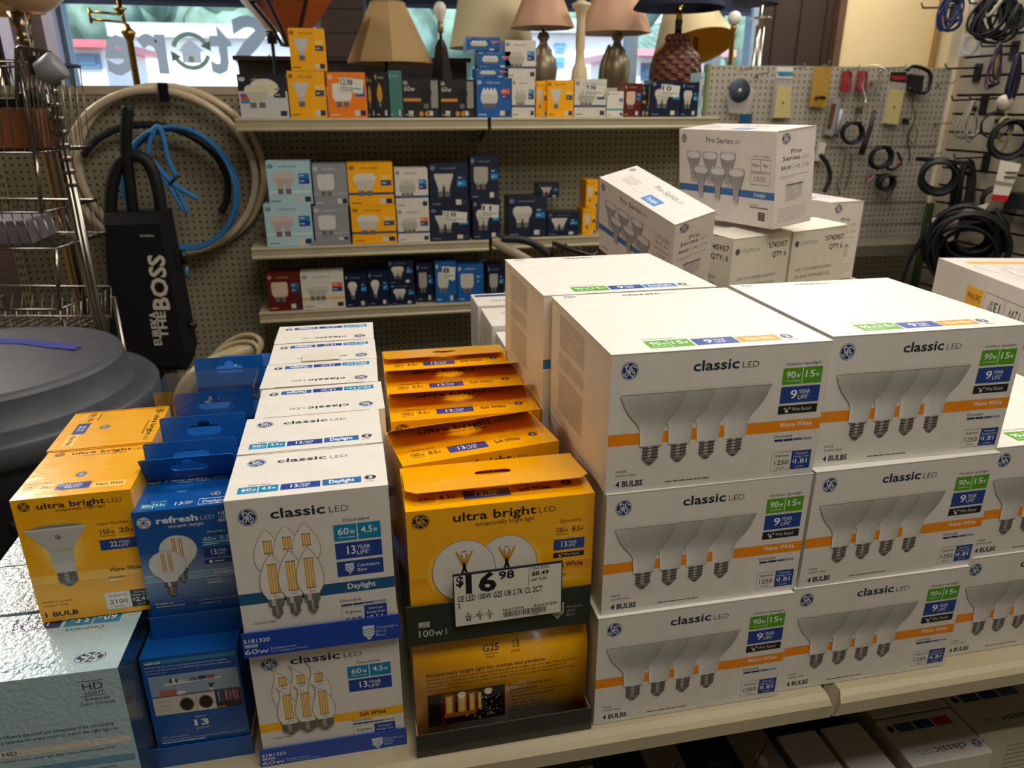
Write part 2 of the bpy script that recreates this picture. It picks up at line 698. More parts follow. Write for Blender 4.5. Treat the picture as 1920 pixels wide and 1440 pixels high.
def cost(F, a0, b0, a1, b1, mid, bright, price, dark, lite=None, l=2):
    h = b1 - b0
    F.frame(a0, b0, mid, b1, .0005, '#77756f', l)
    if lite:
        F.rect(a0, b0, mid, b1, lite, l)
    F.rect(mid, b0, a1, b1, dark, l)
    w1, w2 = mid - a0, a1 - mid
    F.text('Brightness', a0 + w1 * .18, b0 + h * .74, a0 + w1 * .86, h * .12, '#4a4846', l + 1)
    F.text(bright, a0 + w1 * .16, b0 + h * .3, a0 + w1 * .86, h * .25, '#26262a', l + 1)
    F.text('lumens', a0 + w1 * .3, b0 + h * .1, a0 + w1 * .7, h * .1, '#4a4846', l + 1)
    F.text('Estimated', a0 + w1 + w2 * .2, b0 + h * .8, a1 - w2 * .2, h * .1, '#dfe4ee', l + 1)
    F.text('Energy Cost', a0 + w1 + w2 * .1, b0 + h * .63, a1 - w2 * .1, h * .11, '#dfe4ee', l + 1)
    F.text('$', mid + w2 * .08, b0 + h * .36, mid + w2 * .18, h * .16, '#eef2f8', l + 1)
    F.text(price, mid + w2 * .22, b0 + h * .3, a1 - w2 * .18, h * .25, '#eef2f8', l + 1, .008)
    F.text('per year', mid + w2 * .3, b0 + h * .1, a1 - w2 * .3, h * .09, '#dfe4ee', l + 1)


PAR = [(.98, 1), (1.0, .975), (.95, .90), (.885, .80), (.80, .69), (.68, .585), (.53, .485), (.42, .40), (.375, .33), (.36, .2), (.33, 0)]


def par_front(F, shade, shade_ink):
    roundel(F, .080, .882, .038, .062, NAVY, '#d5d8e0')
    brand(F, 'classic', .362, .85, .571, .07, INKY, '#3c4152', .587, .664, .042)
    F.text('Outdoor Spotlight', .793, .842, .960, .02, '#33384a', 2)
    watts(F, '90', '15', .783, .704, .972, .823, GREEN)
    year(F, '9', .784, .565, .973, .687, BLUE)
    wet(F, .783, .485, .973, .548)
    F.rect(.0, .352, 1, .437, shade, 1)
    F.text(shade_ink, .80, .385, .96, .034, '#f3ece0', 3, .014)
    tones = ['#c9c6c0', '#b9b6b0', '#b1aea8', '#aba8a2', '#a7a49e', '#a9a6a0', '#b3b0aa', '#c1beb8', '#cdcac4', '#d5d2cc']
    for k in (3, 2, 1, 0):
        cx = .195 + .1312 * k
        l = 3 + 4 * (3 - k)
        sil_round(F, cx, .722, .335, .15, PAR, tones, l)
        F.poly([(cx - .15, .716), (cx + .15, .716), (cx + .15, .733), (cx - .09, .733)], '#cfccc6', l + 1)
        F.line([(cx - .15, .715), (cx + .15, .715)], .0006, '#8d8a85', l + 2)
        screw(F, cx, .335, .203, .034, l)
    F.text('Dimmable', .783, .305, .87, .022, '#33384a', 2)
    dimbar(F, .784, .276, .972, .017, (NAVY, NAVY, '#4d5c8c', '#8b95b4'))
    cost(F, .785, .048, .98, .193, .883, '1250', '1.81', BLUE)
    F.text('PAR38', .043, .148, .09, .019, '#5a5852', 2)
    F.text('medium base', .044, .12, .138, .018, '#5a5852', 2)
    F.text('4 BULBS', .045, .04, .170, .042, '#26283a', 2, .03)
    F.lines(.278, .04, .676, .056, 1, '#55534e', 2, .5, 3)


def par_top(F, shade, shade_ink):
    roundel(F, .088, .963, .034, .022, NAVY, '#d5d8e0', 2, True)
    brand(F, 'classic', .37, .93, .585, .03, '#3a3f50', '#6a6d78', .595, .665, .02)
    F.text('Outdoor Spotlight', .188, .165, .345, .013, '#4a4e5c', 2)
    watts(F, '90', '15', .186, .047, .388, .147, GREEN)
    year(F, '9', .398, .05, .595, .138, BLUE)
    F.rect(.604, .053, .793, .13, shade, 2)
    F.text(shade_ink, .63, .075, .77, .034, '#f3ece0', 3, .012)
    F.ell(.834, .095, .027, .03, '#3a3f5a', 2, 20)
    F.text('2', .824, .08, .846, .03, '#e8e8ea', 3, .02)
    F.lines(.81, .04, .89, .055, 1, '#6a6a70', 2, .5, 5)


def par_side(F):
    for i, (b0, b1, n) in enumerate(((.66, .93, 14), (.50, .62, 7), (.12, .46, 18))):
        F.lines(.18, b0, .62, b1, n, '#77716a', 2, .32, 10 + i)
    F.frame(.18, .49, .62, .63, .0004, '#77716a', 2)


def make_par(shade, shade_ink, W=.245, D=.245, H=.1575):
    mb = MB()
    mb.box((0, 0, 0), (W, D, H - .0012), WHITE)
    f = carton_faces(mb, W, D, H)
    par_front(f['front'], shade, shade_ink)
    par_side(f['left'])
    par_side(f['right'])
    o = mb.build('bulb_carton', CARD, bevel=.0016)
    lid = MB()
    lid.prism([(-.0008, -.0002, H - .0010), (W + .0004, -.0002, H - .0010), (W, D, H - .0010), (-.0008, D, H - .0010)], (0, 0, .001), WHITE)
    par_top(Face(lid, (0, 0, H), (W, 0, 0), (0, D, 0)), shade, shade_ink)
    lid.build('lid', CARD, o)
    return o


CANDLE = [(.02, 1), (.18, .955), (.42, .86), (.68, .73), (.88, .58), (.99, .43), (.98, .30), (.86, .17), (.62, .06), (.5, 0)]
BENT = [(-.02, 1), (.03, .94), (.14, .86), (.38, .76), (.66, .64), (.90, .48), (1, .34), (.97, .22), (.8, .1), (.58, 0)]


def outline(F, cx, top, bot, hw, prof, col, fill, l, w=.0006, lean=0):
    h = top - bot

    def off(t):
        return lean * hw * max(0, (t - .55) / .45) ** 2
    Lp = [(cx - hw * a + off(t), bot + h * t) for a, t in prof]
    Rp = [(cx + hw * a + off(t), bot + h * t) for a, t in prof]
    if fill:
        for i in range(len(prof) - 1):
            F.poly([Lp[i], Lp[i + 1], Rp[i + 1], Rp[i]], fill, l)
    F.line(Lp, w, col, l + 1)
    F.line(Rp, w, col, l + 1)


def filament(F, cx, top, bot, w, l, col='#d9a012'):
    for d in (-1, -.35, .35, 1):
        F.rect(cx + d * w - w * .2, bot, cx + d * w + w * .2, top, col, l)
        F.rect(cx + d * w - w * .3, top, cx + d * w + w * .3, top + .006, '#4a4137', l)
        F.rect(cx + d * w - w * .3, bot - .006, cx + d * w + w * .3, bot, '#4a4137', l)
    F.line([(cx, bot - .008), (cx - w * .5, bot - .035), (cx + w * .9, bot - .03)], .0006, '#6e675e', l)


def candle_front(F, bent, shade, shade_ink, ink2):
    roundel(F, .125, .868, .058, .063, NAVY, '#d5d8e0')
    brand(F, 'classic', .26, .84, .595, .07, INKY, '#3c4152', .62, .74, .046)
    F.text('Decorative', .70, .757, .866, .028, '#33384a', 2)
    watts(F, '60', '4.5', .633, .612, .933, .738, TEAL)
    year(F, '13', .634, .47, .933, .596, BLUE)
    k0 = .03 if not bent else .0
    F.rect(0, .165 + k0, 1, .255 + k0, shade, 1)
    F.text(shade_ink, .69, .195 + k0, .875, .042, ink2, 3, .02)
    if not bent:
        F.rect(.634, .33, .934, .45, BLUE, 2)
        sil(F, .715, .43, .345, .028, [(1, 1), (1, .4), (.3, .15), (.15, 0)], '#e0e5ee', 3)
        for q in range(4):
            F.line([(.69, .405 - .018 * q), (.742, .418 - .018 * q)], .0008, BLUE, 4)
        F.text('Candelabra', .765, .395, .91, .024, '#dfe4ee', 3)
        F.text('Base', .765, .36, .825, .024, '#dfe4ee', 3)
        back, front = [(.215, .765, .42), (.335, .78, .44), (.455, .785, .46)], [(.23, .577, .21), (.345, .59, .215), (.46, .60, .22)]
        pr, hw, lean = CANDLE, .088, 0
    else:
        back, front = [(.19, .835, .40), (.312, .833, .40), (.434, .830, .40)], [(.21, .625, .215), (.33, .62, .22), (.45, .62, .225)]
        pr, hw, lean = BENT, .078, -.9
    for i, (cx, t, b) in enumerate(back):
        l = 3 + 3 * i
        outline(F, cx, t, b, hw, pr, '#8f8a82', '#dedad2', l, lean=lean)
        filament(F, cx + .005, b + (t - b) * .73, b + (t - b) * (.48 if not bent else .55), .022, l + 2)
    for i, (cx, t, b) in enumerate(front):
        l = 12 + 6 * i
        outline(F, cx, t, b, hw, pr, '#85807a', '#dedad2', l, lean=lean)
        filament(F, cx, b + (t - b) * .77, b + (t - b) * .17, .024, l + 2)
        if bent:
            screw(F, cx, b + .012, b - .10, .055, l + 2)
        else:
            F.rect(cx - .05, b - .045, cx + .05, b + .012, '#6f6a63', l + 2)
            F.rect(cx - .03, b - .045, cx - .005, b + .012, '#bdb8b0', l + 3)
            screw(F, cx, b - .04, b - .14, .032, l + 4)
    F.text('Crystal Clear', .07, .03 if not bent else .078, .213, .02, '#3a3a40', 2)
    F.text('Dimmable', .632, .12 if not bent else .142, .768, .024, '#33384a', 2)
    dimbar(F, .634, .085 if not bent else .108, .936, .016, (NAVY, NAVY, '#4d5c8c', '#8b95b4'))
    cost(F, .634, -.125, .936, .072 if not bent else .09, .786, '500', '0.54', BLUE)


def candle_top(F, shade, shade_ink):
    roundel(F, .145, .79, .06, .09, NAVY, '#d5d8e0', 2)
    brand(F, 'classic', .28, .745, .605, .085, INKY, '#4a4e5c', .63, .747, .06)
    F.text('Decorative', .125, .268, .262, .03, '#33384a', 2)
    watts(F, '60', '4.5', .068, .11, .316, .247, TEAL)
    year(F, '13', .329, .115, .575, .242, BLUE)
    F.rect(.588, .12, .834, .248, shade, 2)
    F.text(shade_ink, .63, .155, .79, .07, '#eef2f8', 3, .02)
    F.ell(.892, .208, .038, .05, '#34384a', 2, 20)
    F.text('3', .878, .18, .906, .055, '#e8e8ea', 3, .02)
    F.lines(.855, .11, .93, .14, 1, '#77757a', 2, .4, 6)


def make_candle(bent, H):
    W, D = .1595, .1005
    mb = MB()
    mb.box((0, 0, 0), (W, D, H), WHITE)
    f = carton_faces(mb, W, D, H)
    if bent:
        candle_front(Face(mb, (0, 0, .0215), (W, 0, 0), (0, 0, H - .0215)), True, '#efb01e', 'Soft White', '#2c2410')
        candle_top(f['top'], '#efb01e', 'Soft White')
    else:
        # the tray lip hides a strip at the foot of the artwork
        h0 = .030
        F = Face(mb, (0, 0, h0), (W, 0, 0), (0, 0, H - h0))
        candle_front(F, False, '#1c5383', 'Daylight', '#dfe7ef')
        candle_top(f['top'], '#2a5f9e', 'Daylight')
        f['back'].rect(0, .3, 1, .38, '#1c5383', 1)
        brand(f['back'], 'classic', .26, .84, .595, .07, INKY, '#3c4152', .62, .74, .046)
        f['right'].rect(.3, .25, .75, .7, '#3a3f4a', 1)
        f['right'].lines(.1, .74, .9, .95, 6, '#6d6962', 2, .4, 2)
    o = mb.build('bulb_carton', CARD, bevel=.0014)
    fl = MB()
    fl.box((W * .12, D - .001, H - .0006), (W * .88, D + .0006, H + .0008), '#cfc8bc')
    fl.build('tuck_flap', CARD, o)
    return o


def tab_mesh(W, L, Rr, col, back, chamfer=.008, th=.0008):
    """a hang tab lying in its own x-y plane, hinged along y = 0, with a euro slot cut through"""
    cx, cy = W / 2, L * (.56 if L < .06 else .47)
    a, h, r = .0138, .0045 + .035 * L, .0078
    # slot outline, counter clockwise, keyhole bump towards the free end
    slot = [(cx - a, cy - h)] + [(cx + a, cy - h)] + [(cx + a + h * math.cos(t), cy + h * math.sin(t)) for t in (-.8, 0, .8)] + \
           [(cx + a, cy + h)] + [(cx + r * .9, cy + h)] + [(cx + r * math.cos(t), cy + h + r * .9 * math.sin(t)) for t in (.5, 1.1, PI / 2, 2.05, 2.65)] + \
           [(cx - r * .9, cy + h), (cx - a, cy + h)] + [(cx - a + h * math.cos(t), cy + h * math.sin(t)) for t in (PI - .8, PI, PI + .8)]
    rim = [(chamfer * .3, 0), (W - chamfer * .3, 0), (W, chamfer), (W, L - chamfer), (W - chamfer, L), (chamfer, L), (0, L - chamfer), (0, chamfer)]

    def ray(p):
        g = math.atan2(p[1] - cy, p[0] - cx)
        d = (math.cos(g), math.sin(g))
        best = 9
        for i in range(len(rim)):
            q0, q1 = rim[i], rim[(i + 1) % len(rim)]
            ex, ey = q1[0] - q0[0], q1[1] - q0[1]
            den = d[0] * ey - d[1] * ex
            if abs(den) < 1e-12:
                continue
            t = ((q0[0] - cx) * ey - (q0[1] - cy) * ex) / den
            u = ((q0[0] - cx) * d[1] - (q0[1] - cy) * d[0]) / den
            if t > 0 and -1e-6 <= u <= 1 + 1e-6:
                best = min(best, t)
        return (cx + d[0] * best, cy + d[1] * best)
    mb = MB()
    # union of angles of both outlines so that corners stay sharp
    ang = sorted(set([round(math.atan2(p[1] - cy, p[0] - cx), 5) for p in slot + rim]))

    def inner(g):
        d = (math.cos(g), math.sin(g))
        best = 0
        for i in range(len(slot)):
            q0, q1 = slot[i], slot[(i + 1) % len(slot)]
            ex, ey = q1[0] - q0[0], q1[1] - q0[1]
            den = d[0] * ey - d[1] * ex
            if abs(den) < 1e-12:
                continue
            t = ((q0[0] - cx) * ey - (q0[1] - cy) * ex) / den
            u = ((q0[0] - cx) * d[1] - (q0[1] - cy) * d[0]) / den
            if t > 0 and -1e-6 <= u <= 1 + 1e-6:
                best = max(best, t)
        return (cx + d[0] * best, cy + d[1] * best)
    I = [inner(g) for g in ang]
    O = [ray((cx + math.cos(g), cy + math.sin(g))) for g in ang]
    n = len(ang)
    for z, c, rev in ((th, col, False), (0, back, True)):
        vs = [(p[0], p[1], z) for p in I] + [(p[0], p[1], z) for p in O]
        fs = [(i, n + i, n + (i + 1) % n, (i + 1) % n) for i in range(n)]
        if rev:
            fs = [tuple(reversed(q)) for q in fs]
        mb.add(vs, fs, c)
    for ringp, c in ((I, col), (O, col)):
        vs = [(p[0], p[1], 0) for p in ringp] + [(p[0], p[1], th) for p in ringp]
        mb.add(vs, [(i, (i + 1) % n, n + (i + 1) % n, n + i) for i in range(n)], c)
    return mb


def globe_front(F):
    k = '#2a1d08'
    roundel(F, .073, .888, .047, .076, '#241a0a', '#e3a31c')
    F.text('ultra bright', .24, .852, .681, .085, k, 3, .018)
    F.text('LED', .696, .855, .786, .055, k, 3, -.012)
    F.text('exceptionally bright light', .357, .785, .671, .042, k, 3)
    F.text('Decorative', .812, .723, .925, .034, k, 2)
    watts(F, '100', '8.5', .778, .574, .955, .695, None, k, 2, '#ffd766')
    year(F, '13', .779, .43, .951, .545, BLUE)
    wet(F, .778, .345, .951, .40)
    for j, (r_, c_) in enumerate(((1.12, '#fbb918'), (1.06, '#fcc437'))):
        F.ell(.52, .32, .18 * r_, .30 * r_, c_, 3 + 2 * j, 32)
        F.ell(.29, .32, .18 * r_, .30 * r_, c_, 4 + 2 * j, 32)
    F.rect(0, .19, 1, .305, '#f0a000', 1)
    F.line([(0, .305), (1, .305)], .0006, '#ffd766', 2)
    F.line([(0, .19), (1, .19)], .0006, '#ffd766', 2)
    for cx, l in ((.52, 8), (.29, 14)):
        F.ell(cx, .33, .168, .325, '#dcd8d0', l, 36)
        F.ring(cx, .33, .168, .325, .0008, '#8c8579', l + 1, 36)
        for a, b, c, d in ((-.04, .535, .02, .33), (.045, .535, -.018, .33), (-.015, .51, .018, .3), (.018, .51, -.02, .3)):
            F.line([(cx + a, b), (cx + c, d - .05)], .0024, '#b98a14', l + 2)
        F.line([(cx - .012, .535), (cx + .014, .537)], .001, '#5c5344', l + 4)
    F.text('Soft White', .781, .237, .948, .055, k, 3, .022)
    F.text('Dimmable', .76, .14, .849, .03, k, 2)
    dimbar(F, .735, .085, .95, .03, ('#f3e6c8', '#f5d58c', '#f6c050', '#f6b028'))


def globe_back(F):
    k = '#3a2a0c'
    F.text('G25', .39, .785, .482, .06, k, 2, .015)
    F.text('medium', .395, .752, .475, .024, k, 2)
    F.text('base', .412, .722, .455, .024, k, 2)
    F.line([(.514, .915), (.514, .69)], .0006, k, 2)
    F.text('13', .565, .79, .6, .06, k, 2, .015)
    F.text("years'", .55, .745, .608, .028, k, 2)
    F.text('Exceptionally bright light for vanities and pendants', .07, .60, .747, .04, k, 3, .006)
    for i, (t, e) in enumerate((("Illuminate your home inside and out with Ultra Bright LED bulb's bright, soft white light. With long life and", .939),
                                ('low energy use, Ultra Bright LED is a great fit for hard-to-reach sockets that are frequently left on.', .88),
                                ('Designed for use in wet locations. Use these Ultra Bright LED bulbs in vanity and pendant fixtures inside', .92),
                                ('and outside your home.', .255))):
        F.text(t, .069, .555 - .041 * i, e, .023, k, 3)
    F.rect(.068, -.0, .512, .385, '#1a100a', 2)
    F.rect(.14, .0, .165, .385, '#4a1c10', 3)
    for x, w in ((.165, .06), (.30, .05), (.235, .06)):
        F.rect(x, .10, x + w, .37, '#8a3a16', 3)
    for x, w in ((.17, .04), (.24, .045), (.305, .03), (.355, .02)):
        F.rect(x, .13, x + w, .34, '#c8a04a', 4)
        F.rect(x + w * .2, .15, x + w * .8, .32, '#e0c070', 5)
    F.rect(.16, .08, .34, .13, '#a05a20', 4)
    for x in (.262, .415):
        F.poly([(x - .03, .34), (x + .03, .34), (x + .012, .372), (x - .012, .372)], '#f0e3b0', 6)
        F.ell(x, .325, .02, .03, '#f7efc8', 6, 12)
    rnd = random.Random(4)
    for k_ in range(46):
        F.ell(.37 + rnd.random() * .12, .06 + rnd.random() * .22, .0035, .007, rnd.choice(('#9aa07a', '#6f7a3e', '#c9c6a0', '#4f5a26')), 6, 6)
    for k_ in range(10):
        F.ell(.28 + rnd.random() * .17, .02 + rnd.random() * .06, .008, .012, rnd.choice(('#7a2630', '#b39a30', '#4f6a2a', '#9c4a66')), 6, 7)
    F.text('Product Features and', .539, .337, .785, .032, k, 3, .006)
    F.text('Specifications:', .539, .283, .706, .032, k, 3, .006)
    F.line([(.538, .256), (.903, .256)], .0005, k, 3)
    for i, (t, e) in enumerate((('• Worry-free use and disposal', .81), ('• Mercury-free', .68), ('• G25 shape and size', .74), ('• Warm, soft white light', .76), ('• Indoor and outdoor use', .755))):
        F.text(t, .538, .205 - .043 * i, e, .026, k, 3)


def globe_top(F):
    k = '#2a1d08'
    F.text('ultra bright', .2, .80, .70, .13, k, 3, .016)
    F.text('LED', .72, .80, .82, .08, k, 3, -.012)
    F.text('exceptionally bright light', .34, .70, .66, .05, k, 3)
    F.text('Decorative', .10, .34, .24, .045, k, 2)
    watts(F, '100', '8.5', .06, .12, .28, .31, None, k, 2, '#ffd766')
    year(F, '13', .31, .14, .56, .32, BLUE)
    F.frame(.59, .16, .80, .33, .0007, '#ffd766', 2)
    F.text('Soft White', .61, .205, .78, .08, k, 3, .016)
    F.ell(.88, .30, .03, .06, '#4a4a5a', 2, 18)
    F.text('6', .872, .265, .888, .07, '#e3e0da', 3)


def make_globe(facing):
    W, D, H = .206, .1, .165 if facing == 'front' else .1405
    mb = MB()
    if facing == 'front':
        mb.box((0, 0, 0), (W, D, H), YEL)
        globe_front(Face(mb, (0, 0, .046), (W, 0, 0), (0, 0, H - .046)))
        globe_top(Face(mb, (0, 0, H), (W, 0, 0), (0, D, 0)))
    else:
        # the back panel rolls over towards its top edge
        N, rz_, ry_ = 12, .046, .030
        def bend(z):
            t = max(0.0, min(1.0, (z - (H - rz_)) / rz_))
            return ry_ * (1 - math.sqrt(max(0.0, 1 - t * t)))
        P = [(0, 0, 0), (0, D, 0), (0, D, H)] + [(0, bend(H - rz_ + rz_ * math.sin(PI / 2 * i / N)), H - rz_ + rz_ * math.sin(PI / 2 * i / N)) for i in range(N, -1, -1)]
        mb.prism([Vector(p) for p in P], (W, 0, 0), YEL)
        for i in range(len(mb.sm)):
            mb.sm[i] = len(mb.f[i]) == 4
        F = Face(mb, (0, 0, .0185), (W, 0, 0), (0, 0, H - .0185))
        F.bend = bend
        globe_back(F)
    return mb.build('bulb_carton', GLOSS, bevel=.0012 if facing == 'front' else 0)


def flood_front(F):
    k = '#2a1d08'
    roundel(F, .10, .942, .05, .037, '#241a0a', '#e3a31c')
    F.text('ultra bright', .2, .915, .77, .042, k, 3, .018)
    F.text('LED', .79, .915, .911, .032, k, 3, -.012)
    F.text('exceptionally bright light', .348, .885, .762, .02, k, 3)
    for j, (r_, c_) in enumerate(((1.0, '#f9b418'), (.8, '#fbc040'), (.6, '#fccf6a'))):
        F.ell(.315, .60, .25 * r_, .24 * r_, c_, 1 + j, 32)
    F.ring(.318, .655, .262, .155, .0006, '#ffd04a', 5, 40)
    sil(F, .31, .762, .40, .263, [(.99, 1), (1, .985), (.96, .955), (.42, .53), (.385, .46), (.37, .2), (.34, 0)],
        ['#e2ded6', '#d3cfc8', '#bdb9b3', '#b3afa9', '#c0bcb6', '#cbc7c1'], 6)
    F.poly([(.05, .762), (.572, .762), (.46, .785), (.2, .785)], '#8a867e', 7)
    roundel(F, .315, .688, .024, .016, '#2a2620', '#cfcbc4', 8, False)
    F.text('LED', .30, .658, .335, .011, '#8a867e', 8)
    F.rect(0, .316, 1, .39, '#f7c14e', 4)
    screw(F, .315, .398, .288, .08, 8)
    F.text('Indoor Floodlight', .659, .744, .93, .019, k, 2)
    watts(F, '150', '20', .642, .636, .98, .727, None, k, 2, '#ffd766')
    year(F, '22', .646, .54, .99, .623, BLUE)
    F.text('Warm White', .677, .36, .96, .033, k, 6, .02)
    F.text('Dimmable', .66, .303, .80, .018, k, 6)
    dimbar(F, .658, .283, .94, .014, ('#f3e6c8', '#f5d58c', '#f6c050', '#f6b028'))
    cost(F, .581, .04, .99, .186, .81, '2100', '2.41', BLK, '#e3dfd8')
    F.text('PAR30 long neck', .048, .158, .303, .018, k, 2)
    F.text('medium base', .051, .128, .256, .018, k, 2)
    F.text('1 BULB', .041, .042, .33, .036, k, 2, .035)


def flood_top(F):
    k = '#2a1d08'
    roundel(F, .127, .92, .05, .045, '#241a0a', '#e3a31c', 2)
    F.text('ultra bright', .24, .895, .80, .055, k, 3, .016)
    F.text('LED', .82, .895, .93, .04, k, 3, -.012)
    F.text('exceptionally bright light', .37, .845, .76, .022, k, 3)
    F.ell(.47, .42, .05, .055, '#6d7596', 2, 24)
    F.text('6', .455, .395, .485, .05, '#e3e0da', 3)
    F.text('Indoor Floodlight', .06, .285, .25, .022, k, 2)
    watts(F, '150', '20', .022, .145, .30, .268, None, k, 2, '#ffd766')
    year(F, '22', .322, .12, .615, .25, BLUE)
    F.rect(.63, .105, .925, .215, '#ffd263', 2)
    F.text('Warm White', .66, .14, .90, .05, k, 3, .016)


def make_flood(turned=False):
    W, D, H = .113, .113, .15
    mb = MB()
    mb.box((0, 0, 0), (W, D, H), YEL)
    f = carton_faces(mb, W, D, H)
    flood_front(f['front'])
    if turned:
        flood_top(Face(mb, (0, D, H), (0, -D, 0), (W, 0, 0)))
    else:
        flood_top(f['top'])
    o = mb.build('bulb_carton', GLOSS, bevel=.0014)
    fl = MB()
    fl.box((.004, D - .0014, H - .0004), (W - .004, D + .0004, H + .0009), '#d99400')
    fl.build('tuck_flap', GLOSS, o)
    return o


RB, RD = '#0b4f9c', '#07336f'


def refresh_front(F):
    w = '#dfe7ee'
    n = 12
    for i in range(n):   # printed glow behind the bulbs
        t = i / n
        b0, b1 = .05 + .55 * t, .05 + .55 * (t + 1 / n)
        g = math.sin(PI * min(1, max(0, (t - .0) * 1.0)))
        c = tuple(a + (b - a) * g * .42 for a, b in zip(hx('#0a478e'), hx('#a9c3d6')))
        F.rect(0, b0, 1, b1, c, 1)
    roundel(F, .105, .897, .07, .053, '#e4e8ee', '#27477c', 2)
    F.text('refresh', .227, .877, .64, .055, w, 3, .03)
    F.text('LED', .669, .877, .806, .038, '#b9cfe2', 3, -.012)
    F.text('energetic daylight', .339, .83, .693, .028, w, 3)
    F.text('HD', .853, .905, .945, .035, w, 3)
    F.text('LIGHT', .853, .875, .945, .018, w, 3)
    F.lines(.84, .84, .96, .866, 2, w, 3, .5, 2)
    F.text('Decorative', .713, .748, .899, .022, w, 3)
    F.rect(.635, .616, .957, .714, '#1079b0', 2)
    F.text('60', .662, .675, .742, .034, w, 3)
    F.text('w', .75, .675, .79, .028, w, 3)
    F.text('5.5', .832, .678, .93, .034, w, 3)
    F.lines(.65, .63, .94, .668, 2, w, 3, .4, 7)
    year(F, '13', .636, .51, .957, .607, '#143a80')
    F.rect(.636, .448, .957, .49, '#143a80', 2)
    F.ell(.70, .469, .02, .015, w, 3, 12)
    F.lines(.74, .458, .93, .48, 1, w, 3, .5, 8)
    F.rect(0, .327, 1, .389, '#7fa3c4', 2)
    F.line([(0, .389), (1, .389)], .0005, w, 3)
    F.line([(0, .327), (1, .327)], .0005, w, 3)
    F.text('Daylight', .712, .347, .908, .028, w, 4, .012)
    F.text('Dimmable', .631, .283, .792, .02, w, 4)
    dimbar(F, .631, .256, .964, .012, (w, '#b9cfe2', '#86a6c8', '#5d86b4'))
    gl = [(.02, 1), (.35, .975), (.62, .91), (.85, .80), (.98, .66), (1, .56), (.96, .44), (.82, .30), (.58, .18), (.40, .09), (.34, 0)]
    for cx, t, b, hw, l in ((.39, .755, .43, .19, 3), (.258, .62, .31, .187, 8)):
        outline(F, cx, t, b, hw, gl, '#9aa6b2', '#d2d3d2', l, .0006)
        for d in (-.045, -.022, .022, .045):
            F.rect(cx + d - .006, b + .11, cx + d + .006, t - .025, '#c08c1e', l + 2)
        F.rect(cx - .07, b - .04, cx + .07, b + .005, '#5f6468', l + 2)
        F.rect(cx - .03, b - .04, cx + .0, b + .005, '#c3c6c8', l + 3)
        screw(F, cx, b - .035, b - .14, .045, l + 2)
    F.text('Suitable for', .058, .097, .256, .02, w, 3)
    F.text("enclosed fixtures'", .06, .068, .36, .02, w, 3)
    F.text('Same fixture, fits standard lamp sockets', .506, .092, .915, .012, w, 3)
    F.rect(.509, .062, .739, .066, w, 3)


def refresh_top(F):
    w = '#dfe7ee'
    roundel(F, .075, .95, .075, .06, '#e4e8ee', '#27477c', 2)
    F.text('refresh', .195, .92, .643, .09, w, 3, .03)
    F.text('LED', .67, .92, .85, .06, '#b9cfe2', 3, -.01)
    F.text('energetic daylight', .33, .85, .68, .04, w, 3)
    F.lines(.38, .52, .6, .56, 1, '#6f98c8', 3, .7, 1)
    F.text('Decorative', .16, .26, .31, .03, w, 3)
    watts(F, '60', '5.5', .062, .075, .327, .232, '#1079b0')
    F.text('13', .412, .115, .49, .085, w, 3, .012)
    F.text('YEAR', .50, .165, .59, .04, w, 3)
    F.text("LIFE'", .50, .115, .58, .04, w, 3)
    F.frame(.65, .065, .96, .235, .001, w, 3)
    F.text('Daylight', .69, .11, .92, .07, w, 3, .015)
    F.ell(.80, .375, .05, .05, '#dfe7ee', 3, 18)
    F.ell(.80, .375, .042, .042, '#1a3468', 4, 18)
    F.text('5', .785, .355, .815, .045, w, 5)


